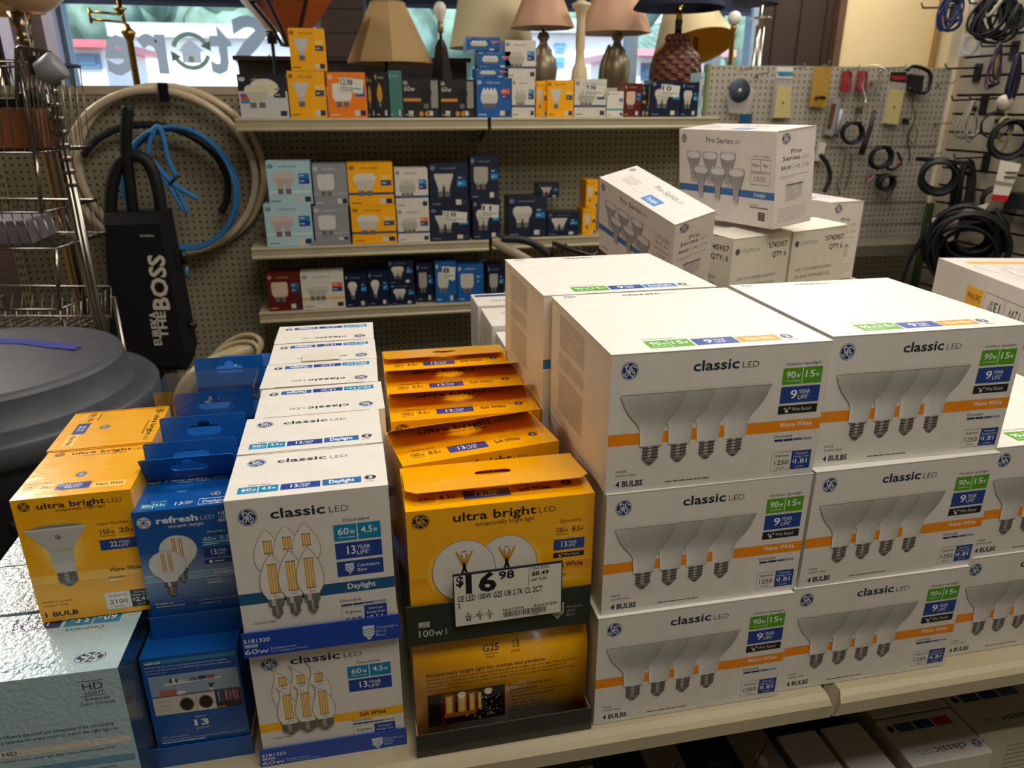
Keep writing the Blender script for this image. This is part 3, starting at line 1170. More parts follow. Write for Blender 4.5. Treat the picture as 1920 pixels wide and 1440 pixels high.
def refresh_back(F):
    w = '#c9d6e6'
    F.rect(.033, .925, .975, .968, '#2f83a8', 2)
    F.text('refresh', .048, .932, .205, .022, '#e8eef2', 3, .03)
    for i, (t, e) in enumerate((('REFRESH HD light offers a cool, invigorating light perfect for energizing', .885), ('moments and active spaces. Use REFRESH light in playrooms, home offices', .93), ('and laundry rooms.', .251))):
        F.text(t, .034, .887 - .033 * i, e, .017, w, 3)
    F.rect(.05, .352, .975, .795, '#8fa3ba', 2)
    F.rect(.05, .552, .975, .568, '#4d5560', 3)
    F.rect(.05, .352, .70, .552, '#c9c4bd', 3)
    F.rect(.70, .352, .975, .552, '#26222a', 3)
    F.poly([(.2, .682), (.80, .70), (.80, .712), (.2, .698)], '#e4e4e2', 4)
    for x0, x1, h, c in ((.26, .285, .05, '#3e4a2c'), (.29, .315, .055, '#e0dcd2'), (.32, .345, .045, '#4e5436'), (.35, .41, .03, '#cfc6b8'), (.47, .55, .04, '#6b7488'),
                         (.56, .64, .045, '#3b3f5c'), (.65, .73, .045, '#9a4a4e')):
        F.rect(x0, .70, x1, .70 + h, c, 4)
    F.poly([(.15, .565), (.30, .565), (.32, .63), (.13, .635)], '#b4685a', 4)
    F.ell(.35, .585, .06, .022, '#d9d4cc', 4, 16)
    F.rect(.665, .568, .69, .60, '#d9d4cc', 4)
    for d in (-.03, -.01, .012, .035):
        F.line([(.678, .60), (.678 + d, .655)], .0014, '#4e5a3a', 5)
    for y in (.40, .45, .50):
        F.rect(.09, y, .22, y + .004, '#8b867f', 4)
    for x in (.297, .498):
        F.frame(x, .352, x + .199, .545, .0004, '#8b867f', 4)
        F.ell(x + .095, .445, .078, .077, '#6e6a68', 4, 28)
        F.ell(x + .095, .445, .066, .066, '#15131a', 5, 28)
        for d in (.07, .1):
            F.ell(x + d, .528, .006, .006, '#3a3836', 5, 8)
    rnd = random.Random(3)
    for i in range(26):
        x = .715 + i * .0098
        F.rect(x, .40 + rnd.random() * .05, x + .007, .545, rnd.choice(('#8a3f52', '#d0c8c4', '#3a3050', '#2f4a70', '#7a5a8a', '#1d1a24', '#b46a6a', '#50606a')), 4)
    F.rect(.70, .355, .80, .375, '#a8643a', 4)
    F.text('lasts', .453, .276, .563, .025, w, 3)
    F.text('13', .431, .184, .586, .066, '#dfe7f0', 3, .03)
    F.text("years*", .44, .14, .585, .028, w, 3)
    F.text('*Based on 3 hours use per day.', .058, .08, .344, .015, w, 3)
    F.text('Limited Warranty: Guaranteed to last 5 years based on rated life at 3 hours use per day', .06, .048, .95, .014, w, 3)
    F.lines(.06, .01, .95, .042, 1, w, 3, .4, 4)


def make_refresh(face):
    W, D, H = .1, .07, .157 if face != 'back' else .1475
    mb = MB()
    mb.box((0, 0, 0), (W, D, H), RB)
    f = carton_faces(mb, W, D, H)
    if face == 'front':
        refresh_front(Face(mb, (0, 0, .0275), (W, 0, 0), (0, 0, H - .0275)))
        refresh_top(f['top'])
    elif face == 'back':
        refresh_back(Face(mb, (0, 0, .0255), (W, 0, 0), (0, 0, H - .0255)))
    else:
        F = f['front']
        F.rect(0, 0, 1, 1, RD, 1)
        roundel(F, .12, .88, .07, .055, '#e4e8ee', '#27477c', 2)
        F.text("Light that's just right.", .28, .86, .95, .05, '#cfd9e4', 3)
        T = f['top']
        T.text('HD', .30, .2, .62, .3, '#dfe7ee', 3)
    return mb.build('bulb_carton', SILK, bevel=.0012)


def make_lightblue(W, D, H, rear):
    c = '#aac6d0'
    mb = MB()
    mb.box((0, 0, 0), (W, D, H), c)
    f = carton_faces(mb, W, D, H)
    T = f['top']
    if not rear:
        T = Face(mb, (W, D, H), (-W, 0, 0), (0, -D, 0))
        k = '#2a4468'
        roundel(T, .16, .80, .075, .082, k, '#c4d6dc', 2)
        T.text('refresh', .32, .80, .74, .12, '#4c7890', 3, .02)
        T.text('LED', .76, .80, .88, .08, '#5f8a9c', 3)
        T.text('energetic daylight', .36, .72, .68, .04, '#5f8a9c', 3)
        T.text('Decorative', .17, .32, .36, .05, k, 3)
        watts(T, '60', '5.5', .10, .06, .38, .28, '#1684b4')
        year(T, '13', .40, .06, .66, .28, '#27366e')
        T.rect(.68, .06, .97, .28, '#c9d6d6', 2)
        T.text('Cool Daylight', .70, .12, .95, .07, '#4a6a80', 3)
        F = f['front']
        k2 = '#1d3340'
        F.line([(.80, .935), (.92, .935)], .0006, k2, 3)
        F.text('HD', .82, .875, .915, .045, k2, 3)
        F.text('LIGHT', .825, .842, .915, .022, k2, 3)
        F.line([(.80, .832), (.92, .832)], .0006, k2, 3)
        F.text('Enhanced', .82, .80, .93, .022, k2, 3)
        F.text('Color Contrast', .79, .768, .955, .022, k2, 3)
        F.text('Light sets the tone of a room - it can influence the mood and atmosphere of the surrounding', .06, .61, .92, .024, k2, 3)
        F.text('space. Our high definition light is tailored for every room to match the right light to', .06, .573, .935, .024, k2, 3)
        for b, t, cc, ik in ((.475, 'cool daylight HD', '#d6d2c6', k2), (.335, 'refresh HD', '#5f98ba', '#d3e2e8')):
            F.rect(.09, b, .985, b + .05, cc, 2)
            F.text(t, .11, b + .012, .11 + .021 * len(t), .026, ik, 3, .015)
        F.text("COOL DAYLIGHT HD provides a cool, white light that's more bluish-white than", .11, .44, .90, .018, k2, 3)
        F.text('REFRESH HD light.', .11, .412, .30, .018, k2, 3)
        F.text('REFRESH HD light offers cool, invigorating light perfect for energizing moments.', .11, .30, .89, .018, k2, 3)
        F.lines(.11, .06, .96, .22, 6, k2, 3, .4, 12)
        f['right'].rect(0, 0, 1, 1, '#1c2a34', 1)
        f['right'].lines(.1, .1, .9, .9, 22, '#4a3f3c', 2, .25, 9)
    else:
        roundel(T, .5, .86, .075, .07, '#2a4468', '#c4d6dc', 2)
        T.text('refresh', .62, .84, .95, .11, '#4c7890', 3, .02)
        watts(T, '60', '5.5', .30, .1, .62, .26, '#a4b6bc', '#8a6a70')
        year(T, '13', .66, .1, .95, .26, '#b06a74')
    o = mb.build('bulb_carton', PEEL, bevel=.0014)
    return o


def pro_front(F):
    k = '#55565e'
    roundel(F, .058, .898, .028, .05, '#3a3d48', '#c9c4c2', 2)
    F.text('Pro Series', .305, .86, .583, .06, '#44464f', 3, .006)
    F.text('LED', .595, .86, .66, .04, '#8a8a90', 3)
    F.rect(0, .30, 1, .38, '#3c659f', 1)
    F.text('Daylight', .81, .325, .92, .035, '#e4e9ef', 3)
    br = [(.8, 1), (.96, .96), (1, .90), (.98, .85), (.9, .76), (.62, .55), (.42, .40), (.34, .25), (.30, .08), (.16, 0)]
    tn = ['#b4b0b0', '#aaa6a6', '#9a9797', '#8f8c8c', '#8f8c8c', '#949191', '#989595', '#9f9c9c', '#b4b1b0']
    for cx, t, b, l in ((.168, .765, .405, 3), (.352, .765, .40, 7), (.54, .768, .395, 11), (.255, .60, .24, 15), (.44, .60, .23, 19), (.632, .60, .218, 23)):
        sil(F, cx, t, b, .08, br, tn, l)
        F.ell(cx, t - .05, .075, .037, '#cfc9c9', l + 1, 24)
        outline(F, cx, t, b, .08, br, '#6f6d70', None, l + 2, .0008)
    F.frame(.772, .585, .955, .712, .0012, k, 2)
    F.line([(.862, .585), (.862, .712)], .0012, k, 2)
    F.text('65w', .786, .635, .85, .038, k, 3)
    F.text('9w', .885, .635, .93, .038, k, 3)
    F.frame(.771, .45, .954, .57, .0012, k, 2)
    F.text('13', .81, .485, .85, .05, k, 3)
    F.text('YEAR', .858, .513, .918, .022, k, 3)
    F.text('LIFE', .858, .483, .905, .022, k, 3)
    F.text('Indoor Floodlight', .797, .735, .945, .02, k, 3)
    F.text('Dimmable', .772, .225, .85, .018, k, 3)
    F.rect(.772, .198, .946, .212, '#5a5c64', 2)
    F.rect(.855, .07, .918, .16, '#2c2d33', 2)
    for i in range(4):
        F.rect(.865, .085 + i * .018, .908, .09 + i * .018, '#b4b0ae', 3)
    F.lines(.30, .055, .60, .07, 1, '#8a8686', 2, .5, 3)
    F.text('6 BULBS', .04, .05, .15, .04, k, 2, .01)


def pro_end(F):
    k = '#55565e'
    roundel(F, .236, .915, .115, .058, '#34363f', '#c9c4c2', 2)
    F.text('Pro', .378, .757, .647, .045, '#34363f', 3, .01)
    F.text('Series', .167, .691, .616, .045, '#34363f', 3, .01)
    F.text('LED', .656, .691, .86, .03, '#8a8a90', 3)
    F.text('BR30', .144, .60, .394, .038, k, 3, .02)
    F.line([(.44, .585), (.44, .66)], .0006, k, 2)
    F.text('+92', .485, .60, .637, .038, k, 3)
    F.line([(.70, .585), (.70, .66)], .0006, k, 2)
    F.text('13', .75, .60, .853, .038, k, 3)
    F.lines(.11, .51, .88, .545, 2, '#8a8686', 2, .35, 5)
    F.frame(.262, .265, .75, .455, .0005, '#8a8686', 2)
    F.lines(.29, .27, .72, .45, 9, '#77747a', 2, .4, 6)
    F.rect(.28, .43, .73, .445, '#55565e', 3)
    F.lines(.11, .06, .85, .215, 6, '#a29c9c', 2, .3, 7)


def make_pro():
    W, D, H = .3025, .112, .2
    mb = MB()
    c = '#d2c9c4'
    mb.box((0, 0, 0), (W, D, H), c)
    f = carton_faces(mb, W, D, H)
    pro_front(f['front'])
    pro_end(f['right'])
    T = f['top']
    roundel(T, .05, .8, .025, .08, '#3a3d48', '#c9c4c2', 2)
    T.text('Pro Series', .42, .62, .70, .16, '#55565e', 3)
    T.text('LED', .72, .62, .78, .1, '#8a8a90', 3)
    T.lines(.14, .3, .30, .6, 4, '#8a8686', 2, .3, 3)
    T.frame(.34, .25, .44, .5, .0008, '#8a8686', 2)
    T.rect(.5, .12, .68, .4, '#3c76b4', 2)
    T.text('Daylight', .53, .2, .65, .12, '#e4e9ef', 3)
    o = mb.build('bulb_carton', CARD, bevel=.0018)
    lid = MB()
    lid.box((W + .0002, .002, H - .001), (W + .0012, D - .002, H + .0012), c)
    lid.build('end_flap', CARD, o)
    return o


def make_utility():
    W, D, H = .172, .2, .2
    c = '#c9c3b4'
    mb = MB()
    mb.box((0, 0, 0), (W, D, H), c)
    f = carton_faces(mb, W, D, H)
    for F in (f['front'], f['left']):
        F.ell(.085, .86, .04, .035, '#4d4c4a', 2, 12)
        F.text('UTILITECH', .15, .845, .46, .035, '#6a6863', 3)
        F.text("*5745957", .58, .86, .95, .055, '#35342f', 3, .02)
        F.text('QTY: 6', .70, .76, .95, .055, '#35342f', 3, .02)
        F.text('60W ST19 AMBER FILAMENT', .12, .55, .80, .035, '#5b5953', 3)
        F.text('E26 BASE DIMMABLE LED', .12, .47, .78, .035, '#5b5953', 3)
        F.frame(.4, .1, .8, .32, .0008, '#77746c', 2)
        F.lines(.44, .13, .76, .29, 5, '#8b887f', 2, .4, 2)
    o = mb.build('shipping_carton', CARD, bevel=.0016)
    fl = MB()
    fl.prism([(0, -.001, H), (W, -.001, H), (W, -.001, H + .004), (W * .5, -.001, H + .001)], (0, D * .48, .004), '#cfc9ba')
    fl.build('top_flap', CARD, o)
    return o


def make_tray(W, D, lip, col, art=None, mat=SILK, side=None, walls=True):
    t = .0016
    mb = MB()
    mb.box((0, 0, 0), (W, D, t), col)
    mb.box((0, D - t, t), (W, D, lip * .8), col)
    o = mb.build('display_tray', mat)
    for nm, bx in (('front_lip', ((-.001, -t, -.001), (W + .001, 0, lip))), ('side_wall', ((0, t, t), (t, D - t, lip * .85))), ('side_wall', ((W - t, t, t), (W, D - t, lip * .85)))):
        if nm == 'side_wall' and not walls:
            continue
        q = MB()
        q.box(*bx, col if nm == 'front_lip' else (side or '#b08d62'))
        if nm == 'front_lip' and art:
            art(Face(q, (-.001, -t, -.001), (W + .002, 0, 0), (0, 0, lip + .001)))
        q.build(nm, mat, o, bevel=.0008)
    return o


def bulb_base(F, cx, cy, w, h, col, bg_, l=3):
    F.poly([(cx - w, cy + h * .5), (cx - w, cy - h * .1), (cx, cy - h * .5), (cx + w, cy - h * .1), (cx + w, cy + h * .5)], col, l)
    for k in range(4):
        F.line([(cx - w, cy + h * (.22 - .18 * k)), (cx + w, cy + h * (.34 - .18 * k))], .0007, bg_, l + 1)


def tray_candle(num, word, code):
    def art(F):
        w = '#e3e8f2'
        F.text(num, .012, .60, .172, .15, w, 3, .012)
        F.rect(.015, .41, .095, .53, '#c9d3e6', 2)
        F.text('LED', .022, .43, .088, .08, '#0b3a9a', 3, .01)
        F.text('60w', .010, .13, .158, .2, w, 3)
        F.text('Replacement', .17, .24, .33, .09, '#b9c8e4', 3)
        F.text('See Package for Details', .17, .12, .40, .07, '#b9c8e4', 3)
        bulb_base(F, .795, .38, .037, .62, '#d3dcec', '#0b3a9a')
        F.text(word, .842, .52, .985, .10, '#b9c8e4', 3)
        F.text(code, .842, .36, .91, .10, '#b9c8e4', 3)
        F.text('Base', .842, .20, .90, .10, '#b9c8e4', 3)
    return art


def tray_globe(F):
    w = '#c9c9bf'
    F.rect(.064, .455, .121, .585, w, 2)
    F.text('LED', .07, .475, .115, .085, '#20281e', 3, .01)
    F.text('100w', .064, .21, .19, .17, w, 3)
    F.rect(.205, .21, .209, .36, w, 3)
    bulb_base(F, .815, .42, .036, .42, '#a9ada2', '#20281e')
    F.text('Medium', .866, .47, .953, .07, '#8f938a', 3)
    F.text('(E26)', .866, .365, .917, .07, '#8f938a', 3)
    F.text('Base', .866, .26, .915, .07, '#8f938a', 3)


def price_face(F):
    k = '#14161e'
    F.text('$', .019, .80, .088, .18, k, 2, .03)
    F.text('16', .105, .64, .39, .34, k, 2, .035)
    F.text('98', .410, .83, .555, .145, k, 2, .03)
    F.line([(.69, .64), (.695, .98)], .0004, k, 2)
    F.text('Unit Price', .721, .935, .88, .05, k, 2, .01)
    F.text('$8.49', .717, .815, .879, .08, k, 2, .02)
    F.text('per bulb', .715, .715, .859, .06, k, 2, .01)
    F.text('GE LED 100W G25 UB 2.7K CL 2CT', .026, .485, .82, .11, k, 2, .014)
    F.text('2', .024, .365, .052, .09, k, 2, .01)
    for t, n, x in (('AISLE', '40', .09), ('BAY', '9', .195), ('LOC', '3', .285)):
        F.rect(x + .02, .225, x + .035, .25, k, 2)
        F.text(t, x, .16, x + .06, .05, k, 2, .015)
        F.text(n, x + .005 if len(n) > 1 else x + .02, .075, x + .055 if len(n) > 1 else x + .045, .07, k, 2, .015)
    F.line([(.08, .155), (.36, .155)], .0003, k, 2)
    F.text('Item # 5189136', .44, .185, .643, .05, k, 2, .01)
    F.text('Model # 93130784', .743, .185, .956, .05, k, 2, .01)
    rnd = random.Random(8)
    x = .447
    while x < .86:
        w = rnd.choice((.002, .003, .005))
        F.rect(x, .055, x + w, .17, k, 2)
        x += w + rnd.choice((.002, .003, .005))
    F.lines(.70, .02, .87, .05, 1, k, 2, .5, 4)


# ---- small cartons seen far off on the shelves
A19 = [(.25, 1), (.62, .97), (.88, .88), (1, .74), (.97, .60), (.80, .44), (.58, .30), (.45, .2), (.42, .0)]
TUBE = [(.7, 1), (.95, .95), (1, .8), (1, .3), (.8, .1), (.55, 0)]
REFL = [(.98, 1), (1, .93), (.9, .75), (.6, .45), (.42, .25), (.35, 0)]
STYLES = dict(
    sky=('#a9c9d2', '#c9b9b4', A19, 2, ('#1b74b4', '#1f3f8c'), '#c4d8dc', '#34506a'),
    smoke=('#8c8f93', '#cfccc8', TUBE, 2, None, '#9d9fa2', '#d2d0cc'),
    amber=('#f7ac00', '#d9d3c6', A19, 2, ('#f7c04a', '#3c4a6a'), '#2f4a78', '#3a2a0c'),
    amberflood=('#f7ac00', '#c9c6c4', REFL, 1, ('#f7c04a', '#47434a'), None, '#3a2a0c'),
    orange=('#ee7d14', '#e6ddd4', TUBE, 2, ('#2f4a9c', '#2f4a9c'), None, '#f3d2a4'),
    white=('#d4cec2', '#bdb6aa', CANDLE, 3, ('#1b84b4', '#27366e'), '#27497e', '#4a4e5c'),
    whitered=('#d4cec2', '#bdb6aa', CANDLE, 3, ('#e06a32', '#27366e'), '#27497e', '#4a4e5c'),
    whiteyel=('#d4cec2', '#c4bdb2', A19, 3, ('#e06a32', '#27366e'), '#e0a81c', '#4a4e5c'),
    navy=('#0d1a36', '#c4bfb4', REFL, 2, ('#15305c', '#1585b8'), None, '#7c8aa8'),
    navyA=('#0d1a36', '#cdc8bc', A19, 2, ('#15305c', '#1585b8'), None, '#7c8aa8'),
    navyT=('#0d1a36', '#a9a498', TUBE, 2, ('#15305c', '#1585b8'), None, '#7c8aa8'),
    navyE=('#0d1a36', '#d6d2c8', A19, 1, ('#15305c', '#1585b8'), None, '#7c8aa8'),
    blue=('#1a5aa0', '#c4c4b8', TUBE, 2, ('#1d6fb8', '#1d4f98'), None, '#c4d4e4'),
    bluecan=('#1a5aa0', '#d9dbd4', CANDLE, 4, ('#e0602a', '#1d3f88'), None, '#c4d4e4'),
    red=('#5c1712', '#d0b8a4', TUBE, 2, ('#1b6a9c', '#1b4f7c'), None, '#c99a6c'),
    dark=('#191a20', '#070709', A19, 1, None, None, '#b9b6b0'),
    black=('#131316', '#c9962c', CANDLE, 1, None, None, '#c9b48c'),
    teal=('#3f7672', '#3f7672', A19, 0, None, None, '#9cc0b8'),
    greyled=('#c9c8c6', '#d6d2bc', A19, 2, ('#2a2a36', '#2a2a36'), None, '#dcdad4'),
    whitesm=('#dcd8cc', '#dcd8cc', A19, 0, ('#2f6f94', '#c9d0c0'), '#2f8a94', '#2f5a8a'),
)


def shelf_art(F, st):
    base, bc, prof, n, blk, band, ink = STYLES[st]
    if st == 'greyled':
        F.rect(0, .62, 1, 1, '#1d1d28', 1)
        F.rect(.03, .42, .30, .50, '#c05a34', 2)
        F.rect(.03, .50, .30, .56, '#6a3a7a', 2)
        F.rect(.03, .34, .30, .42, '#3f7fb0', 2)
        F.text('LED', .04, .88, .16, .05, '#e6e4e0', 2)
        F.ell(.53, .70, .30, .20, '#dcd8be', 3, 24)
    roundel(F, .09, .89, .06, .05, ink, base, 2, False)
    if st in ('dark',):
        F.text('60w', .05, .68, .34, .13, '#c9c6c0', 2)
        F.rect(.03, .42, .5, .5, '#c98a2c', 2)
        F.ell(.5, .10, .06, .07, '#c98a2c', 2, 14)
        F.ell(.66, .10, .06, .07, '#c98a2c', 2, 14)
        F.rect(.15, .04, .28, .18, '#c9c6c0', 2)
        F.rect(.78, .25, .97, .95, '#8f8c88', 1)
    else:
        F.text({'sky': 'refresh', 'blue': 'refresh', 'bluecan': 'refresh', 'navy': 'reveal', 'navyA': 'reveal', 'navyT': 'reveal', 'navyE': 'reveal', 'amber': 'ultra bright',
                'amberflood': 'ultra bright', 'red': 'relax', 'orange': 'relax', 'whitesm': 'PHILIPS'}.get(st, 'classic'), .28, .86, .68, .055, ink, 2)
    if band:
        F.rect(0, .26, 1, .32, band, 1)
    a1 = .62 if n > 1 else .55
    a0 = .12
    for i in range(n):
        hw = (a1 - a0) / (n + 1.0) * (.95 if n < 3 else 1.0)
        cx = a0 + hw + (a1 - a0 - 2 * hw) * (i / (n - 1) if n > 1 else .5)
        if st == 'dark':
            cx, hw = .64, .16
        top, bot = (.76, .36) if n != 3 or prof is A19 else (.72, .38)
        if st == 'whiteyel':
            top = .62
        c2 = tuple(c * .62 for c in hx(bc))
        l = 4 + 3 * i
        sil(F, cx, top, bot, hw, prof, [hx(bc) if k < 4 else tuple((p + q) / 2 for p, q in zip(hx(bc), c2)) for k in range(len(prof) - 1)], l)
        F.rect(cx - hw * .4, bot - .12, cx + hw * .4, bot, '#6b6864', l + 1)
    if blk:
        F.rect(.72, .60, .96, .72, blk[0], 2)
        F.rect(.72, .47, .96, .60, blk[1], 2)
        for y in (.64, .51):
            F.lines(.75, y, .93, y + .05, 1, '#d6dade', 3, .5, 3)
    F.rect(.68, .05, .82, .17, '#cfcac0', 2)
    F.rect(.82, .05, .96, .17, '#26304e', 2)
    F.lines(.05, .05, .3, .1, 1, ink, 2, .5, 2)


def price_sticker(parent, W, H, z, a, txt):
    q = MB()
    q.box((0, -.0009, 0), (W, 0, H), '#d9d8cc')
    F = Face(q, (0, -.0009, 0), (W, 0, 0), (0, 0, H))
    F.text(txt, .06, .5, .55, .38, '#1a1c22', 2, .02)
    F.lines(.06, .08, .9, .4, 2, '#3a3c42', 2, .4, 3)
    F.line([(0, 1), (1, 1)], .0014, '#2a4a5a', 2)
    o = q.build('price_sticker', CARD, parent, loc=(a, -.0006, z))
    o.rotation_euler = (0, R(5), 0)
    return o


def shelf_box(st, x0, x1, z0, z1, y, D, label, group=None, sticker=None, rz=0):
    W, H = x1 - x0, z1 - z0
    mb = MB()
    mb.box((0, 0, 0), (W, D, H), STYLES[st][0])
    f = carton_faces(mb, W, D, H)
    shelf_art(f['front'], st)
    if not st.startswith('white'):
        f['top'].rect(.1, .1, .9, .5, STYLES[st][0], 1)
    o = mb.build('bulb_carton', SILK if st in ('navy', 'navyA', 'navyT', 'navyE', 'blue', 'bluecan', 'dark', 'black', 'red') else CARD, loc=(x0, y, z0))
    o.rotation_euler = (0, 0, rz)
    tag(o, label, 'bulb box', group)
    if sticker:
        price_sticker(o, W * .62, H * .32, H * .58, W * .30, sticker)
    return o
# ================================================================== SETTING
TZ = .8415


def struct(name, mb, m, **k):
    o = mb.build(name, m, **k)
    o['kind'] = 'structure'
    return o


q = MB(); q.box((-4.5, -3.5, -.1), (2.98, 4.6, 0), '#808080'); struct('floor', q, FLOOR)
q = MB(); q.box((-4.5, -3.5, CEIL), (5.2, 4.7, CEIL + .12), '#c0c0c0'); struct('ceiling', q, CEILM)
q = MB(); q.box((-4.62, -3.5, 0), (-4.5, 4.7, CEIL), '#c0c0c0'); struct('wall_left', q, CREAM_WALL)
q = MB(); q.box((-4.5, -3.62, 0), (5.2, -3.5, CEIL), '#c0c0c0'); struct('wall_rear', q, CREAM_WALL)
WY = 4.42      # inner face of the window wall
wx = [at(a, 100, Y=WY).x for a in (24, 118, 612, 684, 1404, 1424, 1566)]
q = MB()
q.box((-4.5, WY, 0), (wx[1] - .03, WY + .18, CEIL), '#c0c0c0')
q.box((wx[1] - .03, WY, 0), (wx[5], WY + .18, .75), '#c0c0c0')
q.box((wx[1] - .03, WY, 2.62), (wx[5], WY + .18, CEIL), '#c0c0c0')
q.box((wx[2], WY - .02, .75), (wx[3], WY + .18, 2.62), '#c0c0c0')
for k in range(24):
    q.box((wx[2] - .01, WY - .026, .06 + k * .115), (wx[3] + .01, WY - .02, .06 + k * .115 + .108), '#c0c0c0')
struct('wall_front', q, DARKWOOD)
for nm, px0, px1, cc in (('trim_4', 91, 112, '#a3a0b4'), ('trim_5', 8, 30, '#aaa7bc'), ('trim_6', -60, 2, '#4a1f26')):
    a, b = at(px0, 100, Y=WY - .06), at(px1, 100, Y=WY - .06)
    q = MB(); q.box((a.x, WY - .06, 0), (b.x, WY, CEIL), cc)
    struct(nm, q, PAINT)
q = MB(); q.box((wx[6], WY, 0), (5.2, WY + .18, CEIL), '#c0c0c0')
struct('wall_cream', q, CREAM_WALL)
q = MB(); q.box((wx[5], WY + .02, 0), (wx[6], WY + .12, CEIL), '#30221d')
for i in range(3):
    x = wx[5] + (wx[6] - wx[5]) * (i + .5) / 3
    q.box((x - .004, WY + .012, 0), (x + .004, WY + .02, CEIL), '#1d1512')
struct('door_1', q, WOOD)
q = MB()
q.box((wx[6] - .03, WY - .03, 0), (wx[6] + .015, WY + .02, CEIL), '#5a4030')
struct('trim_1', q, WOOD)
tx = at(1766, 40, Y=WY - .03)
q = MB(); q.box((tx.x - .018, WY - .03, 0), (tx.x + .012, WY, CEIL), '#8a6a3a'); struct('trim_2', q, WOOD)
# side wall of slats, running towards the camera
SX = 2.70
q = MB()
q.box((SX + .03, -1.0, 0), (SX + .15, 3.18, CEIL), '#50483c')
for k in range(38):
    z = .02 + k * .0785
    q.box((SX, -1.0, z), (SX + .03, 3.16, z + .068), '#a29a88')
struct('wall_right', q, PAINT)
q = MB(); q.box((SX - .02, 3.13, 0), (SX + .12, 3.20, CEIL), '#c9b896'); struct('trim_3', q, PAINT)
q = MB(); q.box((SX + .12, 3.0, 0), (5.2, 3.06, CEIL), '#c9b896'); struct('wall_return', q, CREAM_WALL)


def window(name, x0, x1, mull):
    f = MB()
    y = WY + .03
    for a, b in ((x0, x0 + .05), (x1 - .05, x1)):
        f.box((a, y, .75), (b, y + .09, 2.62), '#8fa3b8')
    f.box((x0 + .05, y, .75), (x1 - .05, y + .09, .80), '#8fa3b8')
    f.box((x0 + .05, y, 2.57), (x1 - .05, y + .09, 2.62), '#8fa3b8')
    for m_ in mull:
        f.box((m_ - .03, y, .80), (m_ + .03, y + .09, 2.57), '#8fa3b8')
    o = struct(name, f, PAINT)
    g = MB(); g.box((x0 + .05, y + .04, .80), (x1 - .05, y + .046, 2.57), '#ffffff')
    g.build('glass_pane', GLASS, o)
    return o


w1 = window('window_1', wx[1] - .03, wx[2], [])
w2 = window('window_2', wx[3], wx[5], [at(1189, 110, Y=WY).x, at(1348, 100, Y=WY).x])
# blue head blind across the top of both windows
for nm, x0, x1, py in (('blind_1', wx[1], wx[2], 6), ('blind_2', wx[3], wx[4], 14)):
    z = at(400 if x0 < -.2 else 1000, py, Y=WY).z
    q = MB(); q.box((x0 + .03, WY - .012, z), (x1 - .02, WY + .02, 2.6), '#262c40')
    q.box((x0 + .03, WY - .02, z - .015), (x1 - .02, WY + .024, z), '#39435c')
    o = q.build('roller_blind', CLOTH)
    tag(o, 'dark blue roller blind at the head of the %s window' % ('lettered' if x0 < -.2 else 'wider'), 'blind')

# lettering on the glass, read from the street
vy = WY + .062


def mirrored(t, px0, px1, pyb, h_px, col, bold=.03):
    a, b = at(px0, pyb, Y=vy), at(px1, pyb, Y=vy)
    top = at(px0, pyb - h_px, Y=vy)
    mb = MB()
    F = Face(mb, (b.x, vy, a.z), (a.x - b.x, 0, 0), (0, 0, top.z - a.z))
    F.text(t, 0, 0, 1, 1, col, 1, bold)
    return mb


for t, px0, px1, pyb, hp in (('S', 441, 512, 134, 100), ('t', 398, 440, 134, 96), ('r', 266, 318, 134, 100), ('e', 202, 256, 136, 100)):
    o = mirrored(t, px0, px1, pyb, hp, '#c2c5c3').build('window_letter', VINYL)
    tag(o, 'grey vinyl letter %s reading backwards on the shop window glass' % t, 'letter', 'letters on the window glass')
mb = MB()
c = at(358, 96, Y=vy)
rr = abs(at(396, 96, Y=vy).x - c.x)
F = Face(mb, (c.x + rr, vy, c.z - rr), (-2 * rr, 0, 0), (0, 0, 2 * rr))
for k in range(2):
    a0 = PI * k + .25
    F.ring(.5, .5, .42, .40, rr * .22, '#93a48a', 1, 20, a0, a0 + PI - .75)
    e = a0 + PI - .75
    F.poly([(.5 + .56 * math.cos(e), .5 + .54 * math.sin(e)), (.5 + .28 * math.cos(e), .5 + .27 * math.sin(e)), (.5 + .5 * math.cos(e + .5), .5 + .48 * math.sin(e + .5))], '#6c7d64', 1)
F.poly([(.27, .22), (.73, .22), (.73, .5), (.82, .5), (.5, .80), (.18, .5), (.27, .5)], '#e4e6e2', 2)
F.rect(.46, .22, .58, .38, '#6c7d64', 3)
tag(mb.build('window_emblem', VINYL), 'round grey green arrows emblem with a white house on the window glass', 'emblem')

# ------------------------------------------------------------------ outside
q = MB(); q.box((-40, 4.8, -.12), (60, 90, -.02), '#999999'); struct('ground', q, ASPH)
q = MB()
random.seed(5)
NX, NYg = 40, 10
vs = []
for j in range(NYg + 1):
    for i in range(NX + 1):
        x = -40 + 100 * i / NX
        t = j / NYg
        vs.append((x, 34 + 26 * t, 16 * t ** .8 * (.8 + .35 * math.sin(x * .17 + 1)) + random.random() * 1.2 - .5))
q.add(vs, [(j * (NX + 1) + i, j * (NX + 1) + i + 1, (j + 1) * (NX + 1) + i + 1, (j + 1) * (NX + 1) + i) for j in range(NYg) for i in range(NX)], '#4a6a5a', 0, True)
o = struct('hill', q, TREES)


